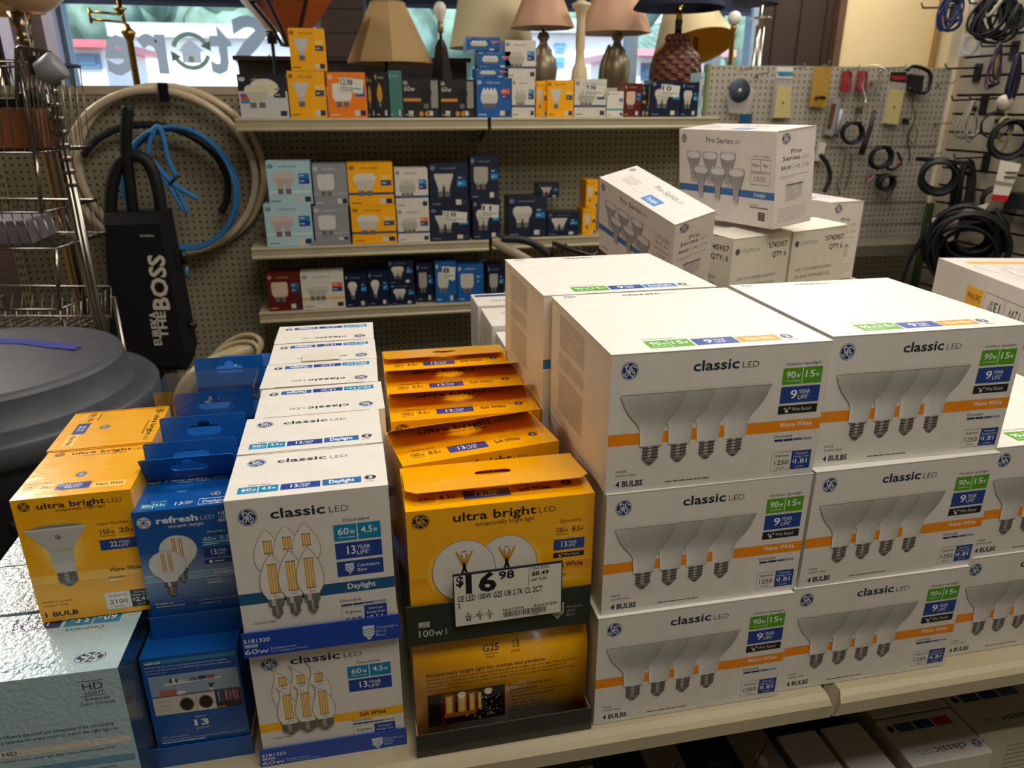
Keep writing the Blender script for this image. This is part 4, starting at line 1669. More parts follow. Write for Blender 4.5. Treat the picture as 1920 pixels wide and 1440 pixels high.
def house(name, label, px0, px1, pytop, Y, wall, roof, wins, depth=5.0):
    a, b = at(px0, pytop, Y=Y), at(px1, pytop, Y=Y)
    e = empty(name, ((a.x + b.x) / 2, Y, 0))
    tag(e, label, 'building')
    x0, x1 = a.x - e.location.x, b.x - e.location.x
    m = MB(); m.box((x0, 0, 0), (x1, depth, a.z), '#dddddd'); m.build('wall', wall, e)
    rt_ = .25 if Y > 13 else .10
    m = MB(); m.box((x0 - .2, -.25, a.z), (x1 + .2, depth + .2, a.z + rt_), roof); m.build('roof', PAINT, e)
    for (p0, y0, p1, y1, cc) in wins:
        u, v = at(p0, y1, Y=Y), at(p1, y0, Y=Y)
        m = MB(); m.box((u.x - e.location.x, -.06, u.z), (v.x - e.location.x, 0, v.z), cc)
        m.frame = None
        w_ = m.build('window', PLAS, e)
        m = MB(); m.box((u.x - e.location.x + .05, -.075, u.z + .05), (v.x - e.location.x - .05, -.061, v.z - .05), cc)
        m.build('pane', PLAS, w_)
    return e


house('building', 'white building with two small blue windows across the street', 985, 1176, 62, 15.5, STUCCO, '#a9b4bc',
      [(1039, 82, 1059, 97, '#5f9ab8'), (1037, 107, 1058, 124, '#5f9ab8')])
house('building', 'long pale building beyond the lettered window', 230, 640, 70, 17, STUCCO, '#b9c2c4', [(560, 95, 585, 120, '#6a8ea0')], 3.0)
house('building', 'small kiosk with a red roof edge across the street', 134, 192, 90, 12.9, STUCCO, '#d9606c', [(148, 100, 186, 128, '#4a6f8c')], 2.5)
house('building', 'low shed with a pink fascia seen past the woven lamp', 1196, 1345, 106, 12, STUCCO, '#c88a94', [(1200, 118, 1222, 150, '#33506c'), (1255, 118, 1300, 150, '#33506c')], 2.5)
for i, (px, py, Y, r_) in enumerate(((195, 30, 23, 1.3), (290, 20, 28, 1.7), (440, 30, 23, 1.4), (1120, 20, 27, 2.2), (790, 40, 24, 2.2), (1380, 55, 20, 1.6))):
    p = at(px, py, Y=Y)
    e = empty('tree', (p.x, Y, 0))
    tag(e, ('tree crown above the red edged kiosk', 'tree crown over the backwards letter e', 'tree crown above the backwards letter t', 'tree crown above the white building across the street', 'tree crown behind the bare bulb lamp', 'tree crown beside the globe bulb lamp')[i], 'tree', 'trees across the street')
    m = MB(); m.tube([(0, 0, 0), (0, 0, p.z - r_ * .4)], [.2, .12], '#4a3c30'); m.build('trunk', WOOD, e)
    m = MB()
    rnd = random.Random(i)
    for k in range(7):
        cx, cy, cz = rnd.uniform(-r_, r_) * .6, rnd.uniform(-r_, r_) * .6, p.z + rnd.uniform(-.5, .5) * r_
        rs = r_ * rnd.uniform(.4, .65)
        m.lathe([(rs * math.sin(PI * j / 8) * (1 + .12 * rnd.random()), -rs * math.cos(PI * j / 8)) for j in range(9)], '#567a5e', 10, 0, (cx, cy, cz))
    m.build('crown', TREES, e)

# ================================================================== DISPLAY GONDOLA
g = empty('display_gondola', (.5, 1.2, 0))
tag(g, 'cream steel gondola carrying the stacked bulb cartons', 'shelf unit')
GX, GY = .5, 1.2


def gbox(name, lo, hi, col='#b9ad8c', m=DECKM, bev=0):
    q = MB(); q.box((lo[0] - GX, lo[1] - GY, lo[2]), (hi[0] - GX, hi[1] - GY, hi[2]), col)
    return q.build(name, m, g, bevel=bev)


gbox('shelf_deck', (-.50, .665, TZ - .022), (.546, 1.345, TZ))
gbox('shelf_deck', (.552, .665, TZ - .022), (1.75, 1.345, TZ))
for x0, x1, cut in ((-.50, .546, 0), (.552, 1.75, .014)):
    prof = [(.665, TZ), (.652, TZ), (.643, TZ - .003), (.637, TZ - .008), (.636, TZ - .026), (.640, TZ - .030), (.665, TZ - .030)]
    q = MB()
    n = len(prof)
    A = [Vector((x0 - GX + (cut if z > TZ - .006 else (0 if z < TZ - .02 else cut * .5)), y - GY, z)) for y, z in prof]
    B_ = [Vector((x1 - GX, y - GY, z)) for y, z in prof]
    q.add(A + B_, [tuple(range(n)), tuple(range(2 * n - 1, n - 1, -1))] + [(i, n + i, n + (i + 1) % n, (i + 1) % n) for i in range(n)], '#b9ad8c')
    q.build('front_edge', DECKM, g)
gbox('lower_shelf', (-.50, .60, .472), (1.75, 1.32, .498))
gbox('base_plinth', (-.50, .62, 0), (1.75, 1.34, .12), '#4a463c')
gbox('back_panel', (-.50, 1.322, .12), (1.75, 1.34, TZ - .025))
gbox('end_panel', (-.53, .68, .0), (-.502, 1.345, TZ))
e = empty('stock_stand', (.8, 1.8, 0))
tag(e, 'low cream stand behind the gondola carrying the shipping cartons', 'shelf')
q = MB()
q.box((-.10, -.44, 1.07), (.56, .36, 1.0895), '#b9ad8c')
q.build('upper_tier', DECKM, e)
q = MB()
q.box((-.58, -.44, TZ - .02), (.56, .36, TZ), '#b9ad8c')
q.build('lower_tier', DECKM, e)
for x_ in (-.58, -.10, .54):
    for y_ in (-.44, .34):
        q = MB()
        q.box((x_, y_, 0), (x_ + .02, y_ + .02, TZ - .02), '#b9ad8c')
        if x_ > -.5:
            q.box((x_, y_, TZ), (x_ + .02, y_ + .02, 1.07), '#b9ad8c')
        q.build('leg', PAINT, e)
q = MB()
cx0, cx1, cy0, cy1, cz0, cz1 = .49, .67, 1.36, 1.72, TZ + .004, 1.155
for z_ in (cz0, .95, 1.05, cz1):
    q.tube([(cx0, cy0, z_), (cx1, cy0, z_), (cx1, cy1, z_), (cx0, cy1, z_)], .0035, '#15161a', 6, closed=True)
for k in range(10):
    x_ = cx0 + (cx1 - cx0) * k / 9
    for y_ in (cy0, cy1):
        q.tube([(x_, y_, cz0), (x_, y_, cz1)], .002, '#15161a', 5)
    q.tube([(x_, cy0, cz1), (x_, cy1, cz1)], .002, '#15161a', 5)
for k in range(12):
    y_ = cy0 + (cy1 - cy0) * k / 11
    for x_ in (cx0, cx1):
        q.tube([(x_, y_, cz0), (x_, y_, cz1)], .002, '#15161a', 5)
tag(q.build('wire_crate', PAINT), 'black wire crate under the tipped white carton', 'crate')

# ================================================================== PAR CARTONS
LV = .1578
warm = make_par('#ea8a0c', 'Warm White')
day = make_par('#2f6fb0', 'Daylight')
PG = 'white four bulb spotlight cartons'
first = True
for x, y, lv, yaw, lab in (
        (.2383, .6656, 2, -.23, 'top white spotlight carton of the stack touching the yellow boxes'),
        (.2400, .6636, 1, .11, 'middle white spotlight carton of the stack touching the yellow boxes'),
        (.2360, .6592, 0, -.15, 'bottom white spotlight carton of the stack touching the yellow boxes'),
        (.4925, .6770, 2, -.6, 'top white spotlight carton of the second stack from the yellow boxes'),
        (.4905, .6653, 1, .4, 'middle white spotlight carton of the second stack from the yellow boxes'),
        (.4850, .6643, 0, -.3, 'bottom white spotlight carton of the second stack from the yellow boxes'),
        (.7385, .6790, 1, .0, 'upper white spotlight carton of the low stack at the frame edge'),
        (.7365, .6770, 0, .0, 'lower white spotlight carton of the low stack at the frame edge')):
    loc = (x, y, TZ + .0008 + lv * LV)
    if first:
        o = warm
        o.location = loc
        o.rotation_euler = (0, 0, R(yaw))
        tag(o, lab, 'bulb carton', PG)
        first = False
    else:
        dup(warm, loc, (0, 0, R(yaw)), lab)
        COL.objects[-1]['category'] = 'bulb carton'
for lv, lab in ((2, 'white carton with a blue daylight label behind the front spotlight stack'), (1, 'white daylight carton under the top one behind the front stack'), (0, 'lowest white daylight carton standing behind the front stack')):
    loc = (.2300, .9150, TZ + .0008 + lv * LV)
    if lv == 2:
        day.location = loc
        day.rotation_euler = (0, 0, R(.9))
        tag(day, lab, 'bulb carton', PG)
    else:
        dup(day, loc, (0, 0, R(.9)), lab)

# ================================================================== CANDELABRA COLUMN
bent = make_candle(True, .1545)
bent.location = (-0.1495, .681, TZ + .0025)
bent.rotation_euler = (0, 0, R(-.6))
tag(bent, 'white bent tip bulb carton with a yellow soft white band', 'bulb carton', 'white candelabra cartons')
ctr = make_tray(.163, .62, .024, '#0d3fa4', tray_candle('5181323', 'Medium', '(E26)'))
ctr.location = (-0.1522, .6785, TZ + .0004)
tag(ctr, 'blue display tray numbered 5181323 under the soft white carton', 'tray')
ctr2 = make_tray(.163, .62, .030, '#0d3fa4', tray_candle('5181320', 'Candelabra', '(E12)'))
ctr2.location = (-0.1515, .6755, TZ + .1584)
tag(ctr2, 'blue display tray numbered 5181320 holding the daylight candle cartons', 'tray')
can = make_candle(False, .1840)
can.location = (-0.1495, .6785, TZ + .1604)
can.rotation_euler = (0, 0, R(.6))
tag(can, 'front white candle bulb carton standing in the 5181320 tray', 'bulb carton', 'white candelabra cartons')
dup(can, (-0.1510, .7830, TZ + .1604), (0, 0, R(.8)), 'second white candle carton, close behind the one with bulbs in view')
ords = ('third', 'fourth', 'fifth', 'rearmost')
for i in range(4):
    y = .886 + .1022 * i
    o = dup(can, (-0.1490 + .160 + .003 * (i == 0), y + .1005, TZ + .1604), (0, 0, R(180 + (.8, -.6, .5, -.3)[i])),
            '%s white candle carton in the tray row, its top print upside down' % ords[i])
    if i == 2:
        o['label'] = 'white candle carton with a blank flap folded over its top print'
        q = MB()
        P_ = []
        for (cx, cy, a0) in ((.108, .068, 0), (.058, .068, PI / 2)):
            P_ += [(cx + .006 * math.cos(a0 + PI / 8 * k) if a0 == 0 else cx - .006 + .006 * (1 - abs(math.cos(a0 + PI / 8 * k))) * 0 + .006 * math.cos(a0 + PI / 8 * k), cy - 0 + 0, .185) for k in range(1)]
        pts = [(.055, .1000), (.111, .1000), (.111, .066), (.106, .061), (.060, .061), (.055, .066)]
        q.prism([(x, y_, .1858) for x, y_ in pts], (0, 0, .0009), '#d3ccc0')
        fl = q.build('blank_flap', CARD, o)
        fl['label'] = 'blank off white flap'

# ================================================================== ULTRA BRIGHT COLUMN
gb = make_globe('back')
gb.location = (.0243, .676, TZ + .0025)
gb.rotation_euler = (0, 0, R(.5))
tag(gb, 'yellow bulb carton showing its back panel with a small house photograph', 'bulb carton', 'yellow globe bulb cartons')
tb = make_tray(.2085, .55, .033, '#17150f', None, GLOSS)
tb.location = (.0228, .655, TZ + .0004)
tb.rotation_euler = (0, 0, R(.4))
tag(tb, 'glossy black display tray standing on the cream shelf edge', 'tray')
tb2 = make_tray(.2090, .56, .052, '#252d22', tray_globe, CARD, None, False)
tb2.location = (.0202, .6755, TZ + .1435)
tag(tb2, 'dark green display tray marked 100w holding the yellow cartons', 'tray')
gf = make_globe('front')
gf.location = (.0258, .680, TZ + .1455)
tag(gf, 'front yellow globe bulb carton standing behind the price tag', 'bulb carton', 'yellow globe bulb cartons')
for x, y, yaw, ang, lab in ((.0258, .680, 0, 171.5, None), (.0295, .7860, 9, 154, 'yellow carton turned askew behind the front yellow carton'),
                            (.0225, .9190, 0, 158, 'third yellow carton back in the dark green tray'),
                            (.0225, 1.0210, .0, 160, 'fourth yellow carton back, its print shaded by the folded tab'),
                            (.0225, 1.1230, 0, 172, 'rearmost yellow carton with its slotted tab facing up')):
    if lab is None:
        o = gf
    else:
        o = dup(gf, (x, y, TZ + .1455), (0, 0, R(yaw)), lab)
        o.scale = (.975 if yaw else 1, 1, 1)
        for ch in list(o.children):
            bpy.data.objects.remove(ch)
    t = tab_mesh(.203, .087 if lab is None else .072, 0, '#f3aa00', '#f5ad02', .011 if lab is None else .007).build('hang_tab', GLOSS, o, loc=(.0015, .0998, .1655))
    t.rotation_euler = (R(ang), 0, 0)
    o['_tab'] = 1
for o in list(COL.objects):
    if '_tab' in o:
        del o['_tab']
q = MB()
q.box((0, -.0012, 0), (.1205, 0, .0665), '#dcdacb')
Fp = Face(q, (0, -.0012, 0), (.1205, 0, 0), (0, 0, .0665))
price_face(Fp)
pt = q.build('price_tag', CARD, loc=(.0735, .6718, TZ + .1645))
q = MB()
for lo, hi in (((-.0012, -.0014, -.0004), (0, .0002, .0685)), ((.1205, -.0014, -.0004), (.1217, .0002, .0685)), ((0, -.0014, .0665), (.1205, .0002, .0685))):
    q.box(lo, hi, '#14203c')
q.build('border_strip', PLAS, pt)
pt.rotation_euler = (0, R(-.6), 0)
tag(pt, 'white price tag reading 16.98 stuck to the dark green tray', 'price tag')

# ================================================================== REFRESH COLUMN
rb = make_refresh('back')
rb.location = (-.2655, .7035, TZ + .0025)
rb.rotation_euler = (0, 0, R(-.8))
tag(rb, 'blue bulb carton showing a laundry room photograph', 'bulb carton', 'blue bulb cartons')
t1 = make_tray(.1035, .5, .027, '#0b4f9c', None, SILK)
t1.location = (-.2675, .7005, TZ + .0004)
tag(t1, 'plain blue display tray under the laundry picture carton', 'tray')
t2 = make_tray(.1035, .5, .0295, '#0b4f9c', None, SILK)
t2.location = (-.2568, .7345, TZ + .1505)
tag(t2, 'plain blue display tray holding the tabbed blue cartons', 'tray')
rf = make_refresh('front')
rf.location = (-.2548, .7375, TZ + .1525)
tag(rf, 'front blue bulb carton with two globe bulbs on its face', 'bulb carton', 'blue bulb cartons')
rt = make_refresh('tab')
for i, (y, x, ang, lab) in enumerate(((.7375, -.2548, 121, None), (.8125, -.2555, 88, 'second blue carton, its slotted tab right behind the front one'),
                                      (.8850, -.2545, 87, 'third blue carton, its tab cut by the white candle cartons'),
                                      (.9700, -.2560, 91, 'fourth blue carton wrapped in clear plastic'),
                                      (1.1120, -.2570, 86, 'blue carton reading light that is just right below its tab'),
                                      (1.1880, -.2450, 95, 'rearmost blue carton peeping past the tab of the one before it'))):
    if i == 0:
        o = rf
    elif i == 1:
        o = rt
        o.location = (x, y, TZ + .1525)
        tag(o, lab, 'bulb carton', 'blue bulb cartons')
    else:
        o = dup(rt, (x, y, TZ + .1525), (0, 0, R((0, 0, .5, 1, 0, 0)[i])), lab)
        for ch in list(o.children):
            bpy.data.objects.remove(ch)
    if i < 5:
        t = tab_mesh(.0985, .043, 0, '#115fb4', '#0c4288', .002).build('hang_tab', SILK, o, loc=(.0008, .0695 if i < 1 else .0008, .1574))
        t.rotation_euler = (R(ang), 0, 0)
    if i == 3:
        q = MB(); q.box((-.022, -.003, .02), (.1015, .0725, .205), '#ffffff')
        w_ = q.build('plastic_sleeve', BAG, o)
        w_['label'] = 'clear plastic sleeve'

# ================================================================== LIGHT BLUE ROW AND YELLOW FLOODLIGHTS
lb = make_lightblue(.2, .106, .1810, False)
lb.location = (-.468, .6590, TZ + .0008)
lb.rotation_euler = (0, 0, R(-.9))
tag(lb, 'large light blue carton nearest the camera with text on its side', 'bulb carton', 'light blue cartons')
l2 = make_lightblue(.2, .0975, .1815, True)
l2.location = (-.470, .7690, TZ + .0008)
tag(l2, 'light blue carton under the yellow floodlight boxes', 'bulb carton', 'light blue cartons')
dup(l2, (-.462, .8685, TZ + .0008), (0, 0, R(.6)), 'rearmost light blue carton beside the grey trash can')
fl1 = make_flood(False)
fl1.location = (-.366, .7430, TZ + .1835)
fl1.rotation_euler = (0, 0, R(1.0))
tag(fl1, 'yellow floodlight carton marked 1 BULB on its front', 'bulb carton', 'yellow floodlight cartons')
fl2 = make_flood(True)
fl2.location = (-.372, .8600, TZ + .1835)
fl2.rotation_euler = (R(0), 0, R(2.2))
tag(fl2, 'yellow floodlight carton with sideways top print behind the first', 'bulb carton', 'yellow floodlight cartons')

# ================================================================== PRO CARTONS, UTILITY CARTONS, REAR WHITE CARTONS
pr = make_pro()


def about(p, k):
    """the same sight line, k times the distance"""
    return (p[0] * k, p[1] * k, CH + (p[2] - CH) * k)


pr.location = about((.7813, 1.7425, 1.2945), .965)
pr.scale = (.965,) * 3
pr.rotation_euler = (R(5.7), R(-.56), R(-73.35))
tag(pr, 'white six bulb carton standing on top of two shipping cartons', 'bulb carton', 'white six bulb cartons with a blue band')
o = dup(pr, about((.619, 1.874, 1.191), .875), (R(12.7), R(15), R(-72.6)), 'white six bulb carton tipped down at an angle beside the shipping cartons')
o.scale = (.875,) * 3
a = at(1560, 380, Y=1.80)
rz = R(-80)
o = dup(pr, (a.x - .3025 * math.cos(rz), a.y - .3025 * math.sin(rz), 1.0915), (0, 0, rz), 'white six bulb carton standing behind the shipping cartons')
o.scale = (1, 1, (a.z - 1.0915) / .2)
ut = make_utility()
ut.location = (.749, 1.395, 1.0905)
ut.rotation_euler = (0, 0, R(19))
tag(ut, 'off white shipping carton of quantity six next to the tipped carton', 'shipping carton', 'off white shipping cartons')
dup(ut, (.921, 1.456, 1.0905), (0, 0, R(17)), 'off white shipping carton of quantity six further from the tipped carton')


def soft_box(W, D, H, kind):
    mb = MB()
    c = '#d2cbc6'
    mb.box((0, 0, 0), (W, D, H), c)
    f = carton_faces(mb, W, D, H)
    if kind == 'soft':
        F = Face(mb, (0, 0, H), (0, D, 0), (0, 0, -H))     # upside down
        F.rect(.42, .30, .60, .66, '#e8a416', 2)
        F.text('Soft White', .44, .42, .58, .14, '#4a3a18', 3, .01)
        F.frame(.20, .30, .40, .68, .0012, '#55565e', 2)
        F.text('13', .29 - .06, .42, .29, .2, '#2c2d33', 3, .01)
        F.text('YEAR', .295, .53, .35, .09, '#2c2d33', 3)
        F.text('LIFE', .295, .42, .34, .09, '#2c2d33', 3)
        F.frame(.0, .30, .185, .68, .0012, '#55565e', 2)
        F.text('12W', .04, .42, .15, .2, '#2c2d33', 3)
        T = f['top']
        T.rect(0.10, .80, 1, .87, '#e8a416', 2)
        br = [(.8, 1), (1, .90), (.9, .76), (.62, .55), (.42, .40), (.34, .25), (.30, .08), (.16, 0)]
        for k in range(4):
            outline(T, .16 + .2 * k, .74, .3, .08, br, '#6f6d70', None, 2, .0009)
            outline(T, .26 + .2 * k, .6, .1, .08, br, '#6f6d70', None, 2, .0009)
    else:
        F = f['left']
        F.ring(.25, .8, .05, .1, .002, '#6d6968', 2, 20)
        F.lines(.3, .6, .9, .95, 5, '#77716e', 2, .4, 2)
    return mb.build('bulb_carton', CARD, bevel=.0016)


rz = R(-12.7)
sb = soft_box(.3, .3, .095, 'soft')
sb.location = (1.108, 1.025, 1.1555)
sb.rotation_euler = (0, 0, rz)
tag(sb, 'white carton with a gold soft white label printed upside down', 'bulb carton')
s2 = soft_box(.3, .3, .156, 'plain')
s2.location = (1.106, 1.030, TZ + .1570)
s2.rotation_euler = (0, 0, rz)
tag(s2, 'white carton with a printed ring under the gold labelled one', 'bulb carton')
dup(s2, (1.106, 1.030, TZ + .0005), (0, 0, rz), 'lowest white carton of the pile under the gold labelled one')

for i, (x, y, W, D, top, chip, lab) in enumerate((
        (.262, 1.690, .13, .115, 1.100, '#27497e', 'tall white carton with a blue top stripe behind the daylight carton'),
        (.268, 1.530, .13, .150, 1.096, '#d9603a', 'tall white carton with a small red mark behind the daylight carton'),
        (.274, 1.395, .13, .125, 1.085, '#8a8680', 'plain topped tall white carton close behind the daylight carton'))):
    mb = MB()
    mb.box((0, 0, 0), (W, D, top - TZ - .0008), '#d4ccc4')
    f = carton_faces(mb, W, D, top - TZ - .0008)
    f['top'].rect(.35 if i else .05, .30 if i else .72, .9, .5 if i else .9, chip, 2)
    f['top'].text('classic', .3, .6 if i else .3, .8, .14, '#6a6c74', 2)
    f['left'].lines(.15, .55, .85, .9, 9, '#9a938c', 2, .3, i)
    f['left'].rect(.0, .2, 1, .3, '#b5aca4', 2)
    o = mb.build('bulb_carton', CARD, loc=(x, y, TZ + .0008), bevel=.0015)
    tag(o, lab, 'bulb carton', 'tall white cartons behind')

# ================================================================== LOWER SHELF
LZ = .4985


def low_box(x, y, W, D, H, col, lab, chips=(), name='bulb_carton', flip=True, rz=0, mat=CARD, extra=None):
    mb = MB()
    mb.box((0, 0, 0), (W, D, H), col)
    f = carton_faces(mb, W, D, H)
    T = f['top'] if not flip else Face(mb, (W, D, H), (-W, 0, 0), (0, -D, 0))
    if chips:
        T.text('classic', .22, .72, .62, .13, '#4a4c58', 2, .015)
        T.text('LED', .66, .72, .82, .10, '#7a7c84', 2)
        roundel(T, .09, .78, .06, .09, '#2a3768', '#c9ccd4', 2)
        for k, c_ in enumerate(chips):
            T.rect(.13 + .24 * k, .14, .35 + .24 * k, .32, c_, 2)
        T.ell(.90, .23, .04, .07, '#2a2c38', 2, 14)
    f['left'].lines(.1, .1, .9, .9, 10, '#8a857f', 2, .3, 3)
    f['front'].lines(.4, .3, .9, .8, 8, '#8a857f', 2, .3, 4)
    roundel(f['front'], .06, .85, .04, .07, '#2a3768', '#c9ccd4', 2)
    if extra:
        extra(T, f)
    o = mb.build(name, mat, loc=(x, y, LZ), bevel=.0014)
    o.rotation_euler = (0, 0, rz)
    tag(o, lab, 'bulb carton', 'cartons on the lower shelf')
    return o


WH = '#c9c3bd'
low_box(.733, .672, .136, .088, .150, WH, 'white carton with teal, blue and red chips on the lower shelf', ('#a83240', '#1d3f6c', '#1d5a70'))
low_box(.735, .764, .136, .088, .150, WH, 'white carton tucked behind the red chip carton on the lower shelf', ())
low_box(.873, .704, .150, .088, .150, WH, 'white carton with three blue chips on the lower shelf', ('#2a5f9e', '#1d3f8c', '#1d5a70'))
low_box(.873, .796, .150, .088, .150, WH, 'white carton behind the three blue chip carton', ())
for x, lab in ((.565, 'blue'), (.640, 'second blue')):
    t = make_tray(.072, .22, .13, '#10318c', None, CARD, '#10318c')
    t.location = (x, .66, LZ + .0003)
    tag(t, '%s open tray on the lower shelf beside the chip cartons' % ('dark blue' if lab == 'blue' else 'further dark blue'), 'tray')
    o = low_box(x + .003, .665, .066, .10, .146, WH, 'white carton in the %s tray on the lower shelf' % ('dark blue' if lab == 'blue' else 'further dark blue'))
    o.location.z += .002


def dk(T, f):
    T.rect(.0, .0, .55, 1, '#1d2420', 1)
    T.poly([(.55, .2), (1, .3), (1, 1), (.55, 1)], '#8f8480', 1)
    T.ell(.78, .5, .05, .1, '#c9bdb8', 2, 14)
    T.line([(.6, .4), (.95, .7)], .002, '#4a403c', 2)
    T.text('refresh', .15, .5, .42, .12, '#6a746c', 2)


low_box(.285, .655, .125, .135, .150, '#1d211f', 'dark carton with a picture on its top on the lower shelf', (), extra=dk, flip=False)
low_box(.416, .660, .138, .135, .150, '#23262a', 'second dark carton beside the blue trays on the lower shelf', (), extra=dk, flip=False)
low_box(.055, .610, .222, .160, .150, WH, 'wide white carton under the black tray on the lower shelf', ('#1d3f8c', '#c98a3c', '#c9803c'), flip=True)
# ================================================================== BACK GONDOLA
PY = 3.20
BX = [-1.323, -.411, .505, 1.44]
gz = 1.612
for k in range(3):
    x0, x1 = BX[k], BX[k + 1]
    e = empty('pegboard_bay', ((x0 + x1) / 2, PY, 0))
    tag(e, ('pegboard bay behind the hanging hoses and vacuum cleaner', 'pegboard bay with three shelves beside the hoses', 'pegboard bay with shelves beside the wing of hanging parts')[k], 'shelving bay', 'pegboard gondola bays')
    h = (x1 - x0) / 2
    q = MB(); q.box((-h + .031, 0, .10), (h - (.031 if k == 2 else .001), .012, gz - .03), '#b0a888'); q.build('pegboard_panel', PEG, e)
    q = MB(); q.box((-h + .001, -.006, gz - .03), (h - .001, .045, gz), '#b5a990'); q.build('top_rail', PAINT, e)
    q = MB(); q.box((-h + .001, -.05, 0), (h - .001, .04, .10), '#8f866c'); q.build('base_deck', PAINT, e)
    for sx in ((-1,) if k else (-1,)) + ((1,) if k == 2 else ()):
        q = MB()
        uc = sx * (h - .0155)
        q.box((uc - .0145, -.012, .10), (uc + .0145, .03, gz - .03), '#a79f82')
        for j in range(44):
            z = .20 + j * .031
            for d in (-.006, .006):
                q.box((uc + d - .0024, -.0126, z), (uc + d + .0024, -.0119, z + .018), '#14120e')
        q.build('slotted_upright', PAINT, e)


SHELF = {}


def shelf(key, bay, z, front, label):
    x0, x1 = BX[bay] + .008, BX[bay + 1] - .006
    e = empty('wall_shelf', ((x0 + x1) / 2, front, z))
    tag(e, label, 'shelf', 'cream shelves on the pegboard')
    h = (x1 - x0) / 2
    q = MB(); q.box((-h, .004, -.016), (h, PY - front - .014, 0), '#c0b595'); q.build('shelf_board', DECKM, e)
    q = MB()
    prof = [(.004, .001), (-.002, .001), (-.004, -.006), (-.001, -.012), (-.001, -.030), (-.005, -.036), (-.003, -.042), (.004, -.042)]
    n = len(prof)
    q.add([(-h, y, zz) for y, zz in prof] + [(h, y, zz) for y, zz in prof],
          [tuple(range(n)), tuple(range(2 * n - 1, n - 1, -1))] + [(i, n + i, n + (i + 1) % n, (i + 1) % n) for i in range(n)], '#cabf9f')
    q.build('price_rail', DECKM, e)
    for sx in (-1, 1):
        q = MB()
        x = sx * (h - .004)
        q.prism([(x, .02, -.017), (x, PY - front - .016, -.017), (x, PY - front - .016, -.11)], (.003 * -sx, 0, 0), '#a79c80')
        q.build('bracket', PAINT, e)
    SHELF[key] = z


SF = 2.90
Z1 = at(640, 222, Y=SF).z
Z2 = at(640, 460, Y=SF).z
Z3 = at(640, 579, Y=SF).z
shelf('t1', 1, Z1, SF, 'top cream shelf in the bay next to the hoses')
shelf('t2', 2, Z1, SF, 'top cream shelf holding the woven lamp side boxes')
shelf('m1', 1, Z2, SF, 'middle cream shelf in the bay next to the hoses')
shelf('m2', 2, Z2 + .004, SF, 'middle cream shelf partly hidden behind the white cartons')
shelf('b1', 1, Z3, SF, 'lowest cream shelf with the red and white bulb boxes')
shelf('b2', 2, Z3, SF, 'lowest cream shelf hidden behind the daylight carton')


def sb(st, px0, py0, px1, py1, z, label, y=SF + .012, D=.09, group=None, sticker=None, rz=0):
    a, b = at(px0, py0, Y=y), at(px1, py0, Y=y)
    pb = at(px0, py1, Y=y)
    z0 = z + .0012 if z is not None else pb.z
    return shelf_box(st, a.x, b.x, z0, a.z, y, D, label, group, sticker, rz)


G1, G2, G3 = 'bulb boxes on the top shelf', 'bulb boxes on the middle shelf', 'bulb boxes on the lowest shelf'
zt = Z1
sb('greyled', 443, 139, 535, 217, zt, 'grey and black two bulb box at the hose end of the top shelf', group=G1)
lo = sb('amberflood', 537, 133, 607, 217, zt, 'yellow floodlight box on the top shelf, lower of two', group=G1)
zz = lo.location.z + (at(537, 133, Y=SF + .012).z - lo.location.z)
sb('amberflood', 539, 52, 606, 0, zz, 'yellow floodlight box on the top shelf, upper of two', group=G1)
sb('orange', 611, 135, 684, 216, zt, 'orange two tube box with a price sticker on the top shelf', group=G1, sticker='12.98')
sb('black', 686, 141, 700, 217, zt, 'narrow black box squeezed beside the orange box', group=G1, y=SF + .03)
sb('black', 701, 135, 726, 217, zt, 'slim black candle bulb box with a gold flame bulb', group=G1)
sb('dark', 753, 147, 822, 218, zt, 'black 60w bulb box on the top shelf beside the teal one', group=G1)
sb('dark', 824, 149, 889, 219, zt, 'black 60w bulb box on the top shelf beside the blue stack', group=G1)
sb('teal', 728, 132, 752, 217, zt, 'narrow teal box beside the gold flame bulb box', group=G1)
s0 = sb('bluecan', 893, 146, 958, 221, zt, 'blue candle bulb box at the foot of the blue stack', group=G1)


def z_of(py, y=SF + .012):
    return at(900, py, Y=y).z


sb('bluecan', 892, 128, 953, 0, z_of(146), 'flat blue box second from the foot of the blue stack', group=G1)
sb('bluecan', 896, 96, 958, 0, z_of(128), 'blue box third from the foot of the blue stack', group=G1)
sb('bluecan', 874, 69, 938, 0, z_of(96), 'blue box at the very top of the blue stack', group=G1)
sb('white', 960, 147, 1003, 222, zt, 'white bulb box under another beside the blue stack', group=G1)
sb('white', 947, 75, 1005, 0, z_of(147), 'white bulb box at the top beside the blue stack', group=G1)
sb('amberflood', 1027, 150, 1076, 221, zt, 'yellow floodlight box under the cream candlestick lamp', group=G1)
sb('amberflood', 1006, 152, 1026, 221, zt, 'yellow box edge on next to the white stack', group=G1, y=SF + .03)
sb('whitered', 1078, 148, 1138, 222, zt, 'white bulb box with a slanted price sticker on the top shelf', group=G1, sticker='9.98')
sb('whitesm', 1139, 171, 1170, 222, zt, 'small white box with a green band on the top shelf', group=G1)
sb('red', 1172, 156, 1205, 222, zt, 'dark red box behind the small white box', group=G1, y=SF + .03)
sb('dark', 1206, 158, 1221, 222, zt, 'thin dark box between the red and the navy boxes', group=G1, y=SF + .03)
sb('navyA', 1223, 150, 1279, 223, zt, 'navy bulb box with a price sticker under the woven lamp', group=G1, sticker='10')
sb('navyA', 1280, 154, 1312, 223, zt, 'narrow navy bulb box at the wing end of the top shelf', group=G1)
sb('sky', 1314, 136, 1322, 223, zt, 'thin blue and yellow box beside the wing panel', group=G1)

